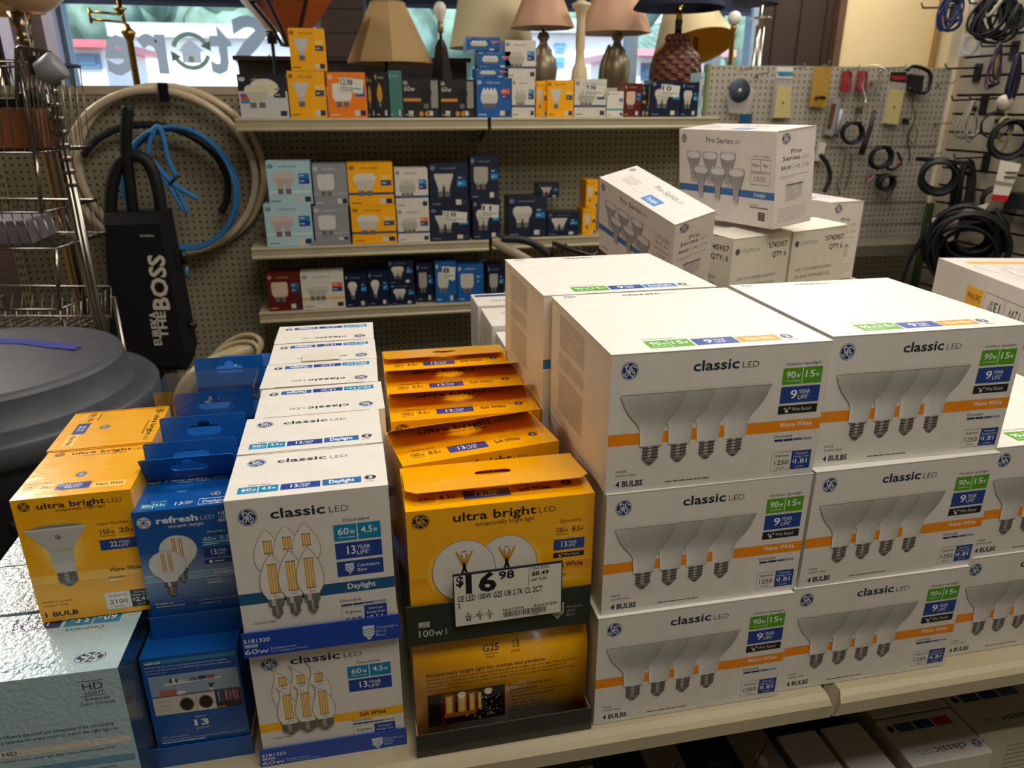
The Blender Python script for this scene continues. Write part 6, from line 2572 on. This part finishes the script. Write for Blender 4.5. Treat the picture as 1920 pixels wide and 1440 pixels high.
vtext('BOSS', (318, 581), (307, 478), 27)
q.build('lettering', MATTE, bag); q = MB()
vtext('THE', (316, 634), (309, 584), 14)
q.build('lettering', MATTE, bag); q = MB()
vtext('EUREKA', (304, 647), (293, 584), 13)
q.build('lettering', MATTE, bag); q = MB()
Face(q, vp(263, 444, VY - .0365), vp(290, 444, VY - .0365) - vp(263, 444, VY - .0365), Vector((0, 0, .007))).text('EUREKA', 0, 0, 1, 1, '#a9a69c', 1, .03)
q.build('lettering', MATTE, bag)
q = MB(); q.tube(smooth_path([vp(240, 200, VY + .03), vp(237, 240, VY + .03), vp(236, 280, VY + .04), vp(242, 330, VY + .05), vp(252, 420, VY + .06)], 5), .019, '#131316', 10)
q.build('handle', RUBBER, e)
q = MB(); q.tube(smooth_path([vp(207, 410, VY + .05), vp(210, 350, VY + .05), vp(226, 304, VY + .05), vp(252, 292, VY + .05), vp(278, 306, VY + .05), vp(295, 350, VY + .05), vp(304, 410, VY + .05)], 5), .021, '#121214', 10)
q.build('bag_frame', RUBBER, e)
q = MB()
q.box((-.15, -.16, .02), (.17, .14, .16), '#151517'); q.box((-.07, -.02, .16), (.09, .12, .72), '#151517')
q.build('floor_head', PLAS, e, bevel=.02)
for sx in (-.1, .12):
    q = MB(); q.lathe([(.0001, -.012), (.02, -.012), (.02, .012), (.0001, .012)], '#101012', 14, M=Matrix.Translation((sx, .1, .0205)) @ Matrix.Rotation(R(90), 4, 'Y'))
    q.build('wheel', RUBBER, e)
q = MB(); q.tube([vp(350, 500, VY + .02), vp(350, 520, VY + .02)], .006, '#3a78b4', 6); q.build('blue_tag', PLAS, e)
q = MB(); q.tube([vp(350, 606, VY + .03), vp(368, 612, VY + .03)], .012, '#101012', 6); q.build('cord_hook', PLAS, e)
q = MB(); q.tube([vp(342, 470, VY + .04), vp(346, 495, VY + .04)], .012, '#121214', 6)
q.build('cord_clip', PLAS, e)
# beige accessory hose of the cleaner
C = hp(445, 662, 2.62)
q = MB()
for k, (ox, oz, rx, rz_) in enumerate(((0, 0, .085, .05), (.01, .012, .075, .05), (-.01, -.01, .09, .055))):
    q.tube([C + Vector((ox + rx * math.cos(g_), -.03 * k + .02 * math.sin(g_), oz + rz_ * math.sin(g_) + .35 * rx * math.cos(g_))) for g_ in [2 * PI * i / 30 for i in range(30)]], .0085, '#a89c78', 8, closed=True)
P_ = smooth_path([hp(480, 650, 2.6), hp(430, 668, 2.56), hp(385, 690, 2.54), hp(352, 720, 2.52), hp(342, 760, 2.52), hp(350, 830, 2.52)], 8)
rad = [.026 + .003 * (i % 2) for i in range(len(P_))]
q.tube(P_, rad, '#b3a27c', 10)
tag(q.build('vacuum_hose', PLAS), 'beige ribbed vacuum hose coiled beyond the blue cartons', 'hose')

# wire display rack
RY = 2.25
e = empty('wire_rack', (hp(40, 400, RY).x, RY, 0))
tag(e, 'chrome wire basket rack beside the pegboard', 'rack')


def rp(px, py, y=RY):
    return hp(px, py, y) - e.location


CHR = '#8f8a82'


def basket(pxl, pxr_top, pxr_bot, py_top, py_bot, nm):
    q = MB()
    TL, TR, BL, BR = rp(pxl, py_top), rp(pxr_top, py_top), rp(pxl, py_bot), rp(pxr_bot, py_bot)
    dpt = Vector((.06, .27, 0))
    q.tube([TL, TR, TR + dpt, TL + dpt], .0045, CHR, 6, closed=True)
    q.tube([BL, BR, BR + dpt * .95, BL + dpt * .95], .0045, CHR, 6, closed=True)
    for k in range(13):
        t = k / 12
        q.tube([TL.lerp(TR, t), BL.lerp(BR, t), (BL + dpt * .95).lerp(BR + dpt * .95, t), (TL + dpt).lerp(TR + dpt, t)], .0018, CHR, 5)
    for k in range(9):
        t = k / 8
        q.tube([TR.lerp(TR + dpt, t), BR.lerp(BR + dpt * .95, t), BL.lerp(BL + dpt * .95, t)], .0018, CHR, 5)
    q.build(nm, METAL, e)


basket(-170, 34, 66, 115, 286, 'basket')
basket(-150, 76, 104, 398, 466, 'basket')
basket(-140, 112, 118, 580, 640, 'basket')
q = MB()
fr = rp(100, 104)
for pa, pb in (((66, 286), (78, 398)), ((104, 466), (112, 580)), ((34, 115), (66, 286))):
    q.tube([rp(*pa), rp(*pb)], .006, CHR, 8)
    q.build('side_frame', METAL, e); q = MB()
q.tube([rp(32, 190), rp(31, 92), rp(36, 88), rp(96, 100), rp(101, 108), rp(110, 160)], .0055, CHR, 8)
q.build('hanging_frame', METAL, e)
q = MB()
for k in range(9):
    x = 36 + 8 * k
    q.tube([rp(x, 92 + 1.4 * k), rp(x + 22, 286)], .0018, CHR, 5)
q.build('wire_grille', METAL, e)
for px0, px1 in ((112, 138), (122, 146)):
    q = MB()
    a, b = rp(px0, 150, RY + .12), rp(px1, 390, RY + .12)
    dirv = (b - a).normalized()
    base = Vector((a.x, a.y, -e.location.z))
    q.tube([Vector((b.x, b.y, a.z + .05)), Vector((b.x, b.y, 0.0))], .010, CHR, 10)
    for k in range(9):
        z_ = a.z - k * .035
        q.lathe([(.0115, z_), (.0145, z_ + .006), (.0115, z_ + .012)], CHR, 12, c=(b.x, b.y, 0), cap=False)
    q.build('post', METAL, e)
q = MB()
for px in (-120, 118):
    p = rp(px, 600)
    q.tube([Vector((p.x, p.y, 0)), Vector((p.x, p.y, p.z))], .008, CHR, 8)
    q.tube([Vector((p.x + .06, p.y + .27, 0)), Vector((p.x + .06, p.y + .27, p.z))], .008, CHR, 8)
q.build('leg_frame', METAL, e)
p = hp(123, 322, RY + .05)


def item(name, label, cat, px0, py0, px1, py1, y, D, col, mat=CARD, sk=.0, par=None, tilt=0):
    a, b = hp(px0, py1, y), hp(px1, py0, y)
    q = MB(); q.box((0, 0, 0), (b.x - a.x, D, b.z - a.z), col)
    o = q.build(name, mat, par, loc=a if par is None else a - par.location, bevel=.004)
    o.rotation_euler = (0, R(tilt), 0)
    if par is None:
        tag(o, label, cat)
    return o


item('brown_carton', 'rust brown carton in the upper basket of the rack', 'box', -60, 205, 62, 280, RY + .03, .18, '#8a5230')
item('steel_pan', 'flat black and grey pan lying above the brown carton', 'pan', -60, 184, 34, 202, RY + .03, .2, '#2a2a2c', SATIN)
item('grey_bin', 'grey cardboard bin in the middle basket of the rack', 'bin', -60, 412, 52, 462, RY + .05, .18, '#77727a')
item('black_tool', 'black plastic tool leaning in the upper basket', 'tool', 48, 176, 76, 204, RY + .06, .05, '#1a1a1c', PLAS, tilt=-30)
o = item('clip_light', 'grey clip on work light hung on the rack frame', 'lamp', 56, 104, 70, 140, RY - .03, .03, '#1b1c20', PLAS)
q = MB(); q.lathe([(.012, -.03), (.030, -.02), (.034, .025), (.030, .032), (.0001, .034)], '#8b8f96', 18, M=Matrix.Translation((.05, -.01, .01)) @ Matrix.Rotation(R(60), 4, 'Y'))
q.build('reflector', PLAS, o)

# grey trash can with a domed lid
LC = (-.865, 1.80)
e = empty('trash_can', (LC[0], LC[1], 0))
tag(e, 'large dark grey plastic trash can with a domed lid', 'trash can')
q = MB()
q.lathe([(.24, 0), (.245, .02), (.255, .02), (.30, .78), (.322, .80), (.330, .845), (.330, .885), (.0001, .886)], '#2c2e34', 48)
for k in range(12):
    g_ = 2 * PI * k / 12
    q.tube([(.262 * math.cos(g_), .262 * math.sin(g_), .06), (.306 * math.cos(g_), .306 * math.sin(g_), .76)], .009, '#2c2e34', 6)
q.build('body', POLY, e)
q = MB()
q.lathe([(.350, .868), (.356, .876), (.357, .915), (.350, .924), (.318, .928), (.304, .932)], '#44464e', 64, cap=False)
q.lathe([(.304, .932), (.298, .936), (.290, .992)], '#44464e', 64, cap=False)
q.lathe([(.290, .992), (.286, 1.000), (.276, 1.004)], '#4c4e56', 64, cap=False)
q.lathe([(.276, 1.004), (.16, 1.009), (.0001, 1.011)], '#4c4e56', 64, cap=False)
lid = q.build('lid', POLY, e)
q = MB()
for sx in (1,):
    P_ = [Vector((-.175 + .085 * math.cos(t), -.06 + .05 * math.sin(t), 1.012)) for t in [2 * PI * i / 20 for i in range(20)]]
    q.add(P_, [tuple(range(20))], '#17181b')
q.build('handle_recess', POLY, lid)
for s_ in (-1, 1):
    q = MB(); q.box((-.09, -.05, .70), (.09, .05, .735), '#26282d'); q.box((-.09, -.05, .62), (-.07, .0, .70), '#26282d'); q.box((.07, -.05, .62), (.09, .0, .70), '#26282d')
    h_ = q.build('side_handle', POLY, e)
    h_.rotation_euler = (0, 0, R(-52 + 90) if s_ > 0 else R(128 + 90))
    g_ = R(-52) if s_ > 0 else R(128)
    h_.location = (.335 * math.cos(g_), .335 * math.sin(g_), 0)
q = MB()
P0 = at(-30, 637, Z=1.012) - e.location
tp = [at(px, py, Z=1.0105) - e.location for px, py in ((-20, 635), (40, 636), (90, 641), (153, 648), (140, 656), (90, 652), (40, 645), (-20, 644))]
q.prism(tp, (0, 0, .0012), '#4a4f9c')
tpo = q.build('tape_strip', CLOTH, lid)
tpo['label'] = 'strip of blue tape'

# cart handle behind the daylight carton
e = empty('hand_cart', (.62, 2.40, 0))
tag(e, 'folded hand cart with a tan grip, standing behind the daylight carton', 'cart')


def kp(px, py, y):
    return hp(px, py, y) - e.location


q = MB(); q.tube([kp(926, 452, 2.50), kp(1030, 512, 2.44)], .017, '#8f8468', 14); q.build('tan_grip', RUBBER, e)
q = MB(); q.tube(smooth_path([kp(940, 448, 2.49), kp(980, 450, 2.49), kp(1010, 462, 2.48), kp(1030, 480, 2.47), kp(1040, 500, 2.47)], 5), .013, '#131315', 10); q.build('black_grip', RUBBER, e)
q = MB()
q.tube([kp(1036, 486, 2.46), kp(1036, 456, 2.46), kp(1110, 480, 2.46), kp(1120, 474, 2.46)], .008, '#151517', 8)
q.tube([kp(1056, 470, 2.46), kp(1060, 457, 2.46), kp(1072, 470, 2.46)], .004, '#151517', 6)
q.tube([kp(1080, 472, 2.46), kp(1086, 464, 2.46), kp(1094, 474, 2.46)], .004, '#151517', 6)
for px in (1032, 1100):
    p = kp(px, 486, 2.46)
    q.tube([p, Vector((p.x, p.y, .02))], .009, '#151517', 8)
    q.tube([Vector((p.x, p.y, .02)), Vector((p.x, p.y - .1, .01))], .009, '#151517', 8)
q.build('frame', PAINT, e)

# ================================================================== LAMPS ON THE FAR SIDE
q = MB(); q.box((-.52, PY + .075, 1.20), (2.35, 4.02, 1.222), '#6a5f50')
for x in (-.5, .6, 1.4, 2.25):
    for y in (PY + .09, 3.96):
        q.box((x, y, 0), (x + .04, y + .04, 1.20), '#5a5044')
tag(q.build('lamp_table', DECKM), 'long table behind the pegboard carrying the lamps', 'table')
a, b = at(448, 114, Y=4.10), at(872, 120, Y=4.10)
q = MB(); q.box((a.x, 4.05, 0), (b.x, 4.36, a.z), '#2a1d18'); q.box((a.x - .02, 4.03, a.z), (b.x + .02, 4.38, a.z + .02), '#33241d')
tag(q.build('dark_cabinet', WOOD), 'dark wooden cabinet under the windows behind the lamps', 'cabinet')
LT = 1.2225


def L_(px, py, y):
    return at(px, py, Y=y)


def lampo(name, label, px, y, z0=LT):
    e = empty(name, (at(px, 150, Y=y).x, y, z0))
    tag(e, label, 'lamp')
    return e


def prof_px(e, px, y, pts, ):
    """list of (half width px, py) -> (radius, z above the base)"""
    out = []
    for hw, py in pts:
        p = at(px, py, Y=y)
        out.append((px_r(p, hw), p.z - e.location.z))
    return sorted(out, key=lambda t: t[1])


def shade_part(e, px, y, pts, col, inner, n=40, mat=SHADE, flutes=0, fl=.04, M=None):
    pr_ = prof_px(e, px, y, pts)
    q = MB()
    dx = at(px, pts[0][1], Y=y).x - e.location.x
    for k_, (cc, th) in enumerate(((col, 0), (inner, -.004))):
        vs, fs = [], []
        for r, z in pr_:
            for k in range(n):
                g_ = 2 * PI * k / n
                rr_ = (r + th) * (1 + (fl * abs(math.cos(g_ * flutes / 2)) if flutes else 0))
                vs.append((dx + rr_ * math.cos(g_), rr_ * math.sin(g_), z))
        m = len(pr_)
        for i in range(m - 1):
            for k in range(n):
                k2 = (k + 1) % n
                f_ = (i * n + k, i * n + k2, (i + 1) * n + k2, (i + 1) * n + k)
                fs.append(f_ if not k_ else tuple(reversed(f_)))
        q.add(vs, fs, cc, 0, n > 12)
    for i in (0, -1):
        r, z = pr_[i]
        q.tube([(dx + r * math.cos(2 * PI * k / n) * (1 + (fl * abs(math.cos(PI * k / n * flutes)) if flutes else 0)), r * math.sin(2 * PI * k / n) * (1 + (fl * abs(math.cos(PI * k / n * flutes)) if flutes else 0)), z) for k in range(n)], .003, col, 5, closed=True)
    o = q.build('lamp_shade', mat, e)
    if M is not None:
        o.matrix_local = M
    return o


def base_part(e, px, y, pts, col, nm='base', mat=SATIN, n=28, cols=None):
    pr_ = prof_px(e, px, y, pts)
    pr_ = [(pr_[0][0], 0.0005)] + pr_
    q = MB(); q.lathe(pr_, col, n, cols=cols)
    return q.build(nm, mat, e)


def stem_part(e, px, y, py0, py1, hw, col, nm='stem', mat=METAL):
    q = MB()
    a_, b_ = at(px, py0, Y=y) - e.location, at(px, py1, Y=y) - e.location
    dx = a_.x
    q.tube([(0, 0, a_.z), (0, 0, b_.z)], px_r(at(px, py0, Y=y), hw), col, 12)
    return q.build(nm, mat, e)


# pyramid shade lamp
e = lampo('table_lamp', 'table lamp with a tan panelled pyramid shade', 726, 3.55)
shade_part(e, 726, 3.55, [(32, 5), (34, 9), (78, 112), (79, 118)], '#b3966a', '#a58c68', 8)
stem_part(e, 726, 3.55, 135, 112, 4, '#1c1a18', mat=PAINT)
base_part(e, 726, 3.55, [(16, 190), (18, 160), (8, 135)], '#2c4a46', mat=PLAS)
# bare bulb lamp
e = lampo('table_lamp', 'dark obelisk lamp with a bare white bulb', 829, 3.5)
pr_ = prof_px(e, 829, 3.5, [(22, 160), (17, 130), (11, 88), (5, 74)])
q = MB(); q.lathe([(pr_[0][0] * 1.2, .0005)] + pr_, '#1d1917', 4, smooth=False); q.build('base', WOOD, e)
stem_part(e, 829, 3.5, 75, 60, 3, '#1d1917', mat=PAINT)
stem_part(e, 829, 3.5, 62, 41, 5.5, '#a58f74', 'socket', SATIN)
q = MB()
zc = at(829, 20, Y=3.5).z - e.location.z
s_ = px_r(at(829, 20, Y=3.5), 1)
q.lathe([(4.5 * s_, zc - 22 * s_), (6 * s_, zc - 16 * s_), (10 * s_, zc - 7 * s_), (12 * s_, zc + 1 * s_), (11 * s_, zc + 8 * s_), (7 * s_, zc + 14 * s_), (.0001, zc + 16 * s_)], '#dcd8d2', 20)
q.build('bulb', PLAS, e)
# big cream shade
e = lampo('table_lamp', 'lamp with a large smooth cream drum shade', 921, 3.84)
shade_part(e, 921, 3.84, [(58, -25), (79, 90)], '#cdbf9c', '#b9ad90', 40)
base_part(e, 921, 3.84, [(22, 190), (26, 150), (14, 110), (6, 84)], '#a89878', mat=PLAS)
stem_part(e, 921, 3.84, 90, 20, 3, '#a58f54')
# two pink bell shades on pewter urns
for px, hw, lab, pyb, y in ((1018, 1.0, 'pewter urn lamp with a pink bell shade next to the cream drum shade', 52, 3.50), (1154, 1.16, 'pewter urn lamp with a pink bell shade beside the cream candlestick', 62, 3.72)):
    e = lampo('table_lamp', lab, px, y)
    shade_part(e, px, y, [(34 * hw, -42), (34 * hw, -25), (38 * hw, -5), (46 * hw, 15), (55 * hw, 38), (60 * hw, pyb - 2), (60 * hw, pyb)], '#bc967c', '#b8a498', 32, flutes=8, fl=-.06)
    base_part(e, px, y, [(16, 195), (17, 175), (24, 155), (27, 130), (24, 112), (16, 100), (17, 95), (9, 85), (7, 78), (12, 70), (8, 60)], '#857860', mat=SATIN)
    stem_part(e, px, y, 66, 10, 3.5, '#8f8468')
    if px > 1100:
        q = MB()
        q.tube(smooth_path([at(1130, 160, Y=y) - e.location, at(1131, 125, Y=y) - e.location, at(1139, 98, Y=y) - e.location, at(1143, 84, Y=y) - e.location], 5), [.022 * (1 - i / 17) + .004 for i in range(16)], '#6f664c', 8)
        q.build('leaf_handle', SATIN, e)
# cream candlestick lamp
e = lampo('table_lamp', 'cream turned candlestick lamp without a shade', 1086, 3.38)
base_part(e, 1086, 3.38, [(20, 195), (16, 150), (14, 130), (9, 118), (8, 100), (9, 80), (8, 40), (10, 24), (17, 12), (18, 7), (10, 3), (6, 0)], '#c4b08c', mat=PLAS)
# woven lamp with navy shade
e = lampo('table_lamp', 'brown woven vase lamp under a dark navy shade', 1265, 3.40)
pr_ = prof_px(e, 1265, 3.40, [(44, 200), (47, 165), (47, 130), (43, 108), (34, 96), (24, 86), (21, 80), (23, 72), (18, 64)])
q = MB()
NR = 46
fine = []
for i in range(NR + 1):
    z = pr_[0][1] + (pr_[-1][1] - pr_[0][1]) * i / NR
    for j in range(len(pr_) - 1):
        if pr_[j][1] <= z <= pr_[j + 1][1] + 1e-9:
            t = (z - pr_[j][1]) / max(1e-9, pr_[j + 1][1] - pr_[j][1])
            fine.append((pr_[j][0] * (1 - t) + pr_[j + 1][0] * t, z))
            break
vs, fs = [], []
N2 = 48
for i, (r, z) in enumerate(fine):
    for k in range(N2):
        g_ = 2 * PI * k / N2
        w = .0035 * (1 if ((k // 2 + i // 3) % 2) else -1)
        vs.append(((r + w) * math.cos(g_), (r + w) * math.sin(g_), z))
for i in range(len(fine) - 1):
    for k in range(N2):
        k2 = (k + 1) % N2
        q.add([vs[i * N2 + k], vs[i * N2 + k2], vs[(i + 1) * N2 + k2], vs[(i + 1) * N2 + k]], [(0, 1, 2, 3)], '#6a3820' if (k // 2 + i // 3) % 2 else '#4a2616')
q.build('woven_base', WOOD, e)
stem_part(e, 1271, 3.40, 64, 38, 6.5, '#16120e', 'neck', PAINT)
stem_part(e, 1271, 3.40, 40, 10, 6, '#a8863c', 'socket', METAL)
shade_part(e, 1277, 3.40, [(50, -40), (84, 13), (84, 16)], '#1c2030', '#232838', 40)
# cream shade with yellow lining, tilted
e = lampo('table_lamp', 'brass lamp with a tilted cream shade lined in yellow', 1298, 3.88)
sh = shade_part(e, 1298, 3.88, [(44, -5), (46, 10), (74, 92), (75, 95)], '#d3c39a', '#c9982c', 40)
zc = at(1298, 50, Y=3.88).z - e.location.z
sh.matrix_local = Matrix.Translation((0, 0, zc)) @ Matrix.Rotation(R(-5), 4, 'Y') @ Matrix.Rotation(R(-24), 4, 'X') @ Matrix.Translation((0, 0, -zc))
base_part(e, 1298, 3.88, [(20, 190), (8, 165), (5, 140), (5, 70)], '#9c7c38', mat=METAL)
# globe bulb lamp
e = lampo('table_lamp', 'slim brass lamp with a white globe bulb', 1366, 3.56)
base_part(e, 1366, 3.56, [(18, 190), (8, 170), (5, 120), (4, 60), (6, 52), (5, 48)], '#a8863c', mat=METAL)
q = MB()
c_ = at(1366, 34, Y=3.56) - e.location
r_ = px_r(at(1366, 34, Y=3.56), 12.5)
q.lathe([(max(.0001, r_ * math.sin(PI * k / 14)), -r_ * math.cos(PI * k / 14)) for k in range(15)], '#e2ded8', 20, c=(0, 0, c_.z))
q.build('bulb', PLAS, e)
# acrylic column lamp
e = lampo('table_lamp', 'clear and chrome column lamp with a dark shade next to the door', 1414, 3.7)
stem_part(e, 1414, 3.7, 190, 10, 4, '#c4c0b8', 'rod')
for d in (-7, 7):
    q = MB()
    q.tube([(px_r(at(1414, 100, Y=3.7), d), -.005, .002), (px_r(at(1414, 100, Y=3.7), d * .85), -.005, at(1414, 48, Y=3.7).z - e.location.z)], px_r(at(1414, 100, Y=3.7), 3.2), '#d8d6d2', 8)
    q.build('column', METAL, e)
q = MB(); z_ = at(1414, 36, Y=3.7).z - e.location.z
q.lathe([(.002, z_), (.052, z_ + .002), (.052, z_ + .008), (.002, z_ + .012)], '#c9c4bc', 24); q.build('drip_plate', METAL, e)
shade_part(e, 1420, 3.7, [(36, -30), (43, 4), (43, 8)], '#2a2a30', '#3a3a40', 36)
# amber mica uplight
e = lampo('table_lamp', 'uplight with an amber mica shade framed in black', 556, 3.46)
shade_part(e, 556, 3.46, [(20, 84), (32, 56), (66, 8), (71, 0), (76, -8)], '#a04a18', '#8a3c12', 6, mat=PLAS)
q = MB()
for k in range(6):
    g_ = 2 * PI * k / 6
    P_ = []
    for hw, py in ((20, 84), (32, 56), (66, 8), (76, -8)):
        p = at(556, py, Y=3.46)
        r = px_r(p, hw) + .002
        P_.append((r * math.cos(g_), r * math.sin(g_), p.z - LT))
    q.tube(P_, .007, '#191513', 6)
for hw, py in ((70, 2), (20, 84)):
    p = at(556, py, Y=3.46)
    r = px_r(p, hw) + .002
    q.tube([(r * math.cos(2 * PI * k / 6), r * math.sin(2 * PI * k / 6), p.z - LT) for k in range(6)], .008, '#191513', 6, closed=True)
q.build('shade_frame', PAINT, e)
q = MB(); q.lathe([(.09, .0005), (.09, .02), (.02, .03), (.011, .04), (.011, at(556, 86, Y=3.46).z - LT)], '#191513', 20); q.build('pole', PAINT, e)
# pale uplight
e = lampo('table_lamp', 'black stemmed lamp with a pale flared bowl behind the yellow boxes', 518, 3.88)
shade_part(e, 512, 3.88, [(14, 58), (30, 32), (52, 5), (58, -10), (60, -16)], '#cbb9a4', '#d8ccb8', 36, mat=PLAS)
stem_part(e, 518, 3.88, 82, 50, 9, '#141214', 'cup', PAINT)
q = MB(); q.lathe([(.10, .0005), (.10, .02), (.02, .03), (.008, .04), (.008, at(518, 70, Y=3.88).z - LT)], '#161416', 20); q.build('pole', PAINT, e)
# brass swing arm floor lamp
e = lampo('floor_lamp', 'brass swing arm floor lamp in front of the lettered window', 256, 3.75, 0.0)
BR = '#a8843c'
q = MB()
p0 = at(256, 70, Y=3.75).z
s_ = px_r(at(256, 70, Y=3.75), 1)
q.lathe([(.13, 0), (.13, .018), (.03, .03), (.016, .05), (6.5 * s_, p0 - .5), (6 * s_, p0 - 6 * s_), (9 * s_, p0), (13 * s_, p0 + 8 * s_), (5 * s_, p0 + 16 * s_), (3 * s_, p0 + 22 * s_)], BR, 24)
q.build('pole', METAL, e)
q = MB()
zt_ = at(250, 28, Y=3.75).z
for dz in (0, -13 * s_):
    q.tube([(-2 * s_, 0, zt_ + dz), (-60 * s_, -.01, zt_ + dz + 4 * s_)], 2.2 * s_, BR, 8)
q.tube([(-60 * s_, -.01, zt_ + 10 * s_), (-60 * s_, -.01, zt_ - 16 * s_)], 2.6 * s_, BR, 8)
q.tube([(2 * s_, 0, p0 + 20 * s_), (-4 * s_, 0, zt_ - 14 * s_), (-6 * s_, 0, zt_ + 6 * s_)], 3 * s_, BR, 8)
q.build('swing_arm', METAL, e)
q = MB()
za = at(248, 28, Y=3.75).z
q.lathe([(2 * s_, za), (5 * s_, za + 3 * s_), (12 * s_, za + 11 * s_), (4 * s_, za + 12 * s_), (5 * s_, za + 50 * s_)], BR, 20, c=(-8 * s_, 0, 0)); q.build('cup', METAL, e)
# torchiere over the rack
e = lampo('floor_lamp', 'nickel torchiere with a frosted bowl standing at the wire rack', 62, 2.95, 0.0)
shade_part(e, 60, 2.95, [(22, 24), (40, 14), (60, -6), (74, -30), (78, -44)], '#d9b48a', '#e0c8a4', 40, mat=PLAS)
q = MB()
s_ = px_r(at(62, 60, Y=2.95), 1)
zc = at(62, 24, Y=2.95).z
q.lathe([(.13, 0), (.13, .02), (.03, .035), (.018, .05), (12 * s_, zc - 120 * s_), (12 * s_, zc - 52 * s_), (14 * s_, zc - 50 * s_), (14 * s_, zc - 45 * s_), (12.5 * s_, zc - 44 * s_), (12.5 * s_, zc - 30 * s_), (21 * s_, zc)], '#8f7c66', 26)
q.build('pole', METAL, e)
q = MB(); q.tube(smooth_path([(18 * s_, -.03, zc + 6 * s_), (16 * s_, -.04, zc - 20 * s_), (18 * s_, -.05, zc - 50 * s_), (24 * s_, -.06, zc - 90 * s_)], 5), 1.6 * s_, '#b9b4ac', 6)
q.build('cord', RUBBER, e)
e = lampo('floor_lamp', 'second torchiere bowl half hidden at the wire rack', 8, 3.3, 0.0)
shade_part(e, 8, 3.3, [(12, 30), (26, 26), (50, 4), (60, -20)], '#d2a878', '#d8b890', 36, mat=PLAS)
q = MB(); zc = at(8, 30, Y=3.3).z
q.lathe([(.12, 0), (.12, .02), (.012, .04), (.012, zc)], '#8f7c66', 20); q.build('pole', METAL, e)

bpy.data.objects.remove(_fo)
bpy.data.curves.remove(_fc)
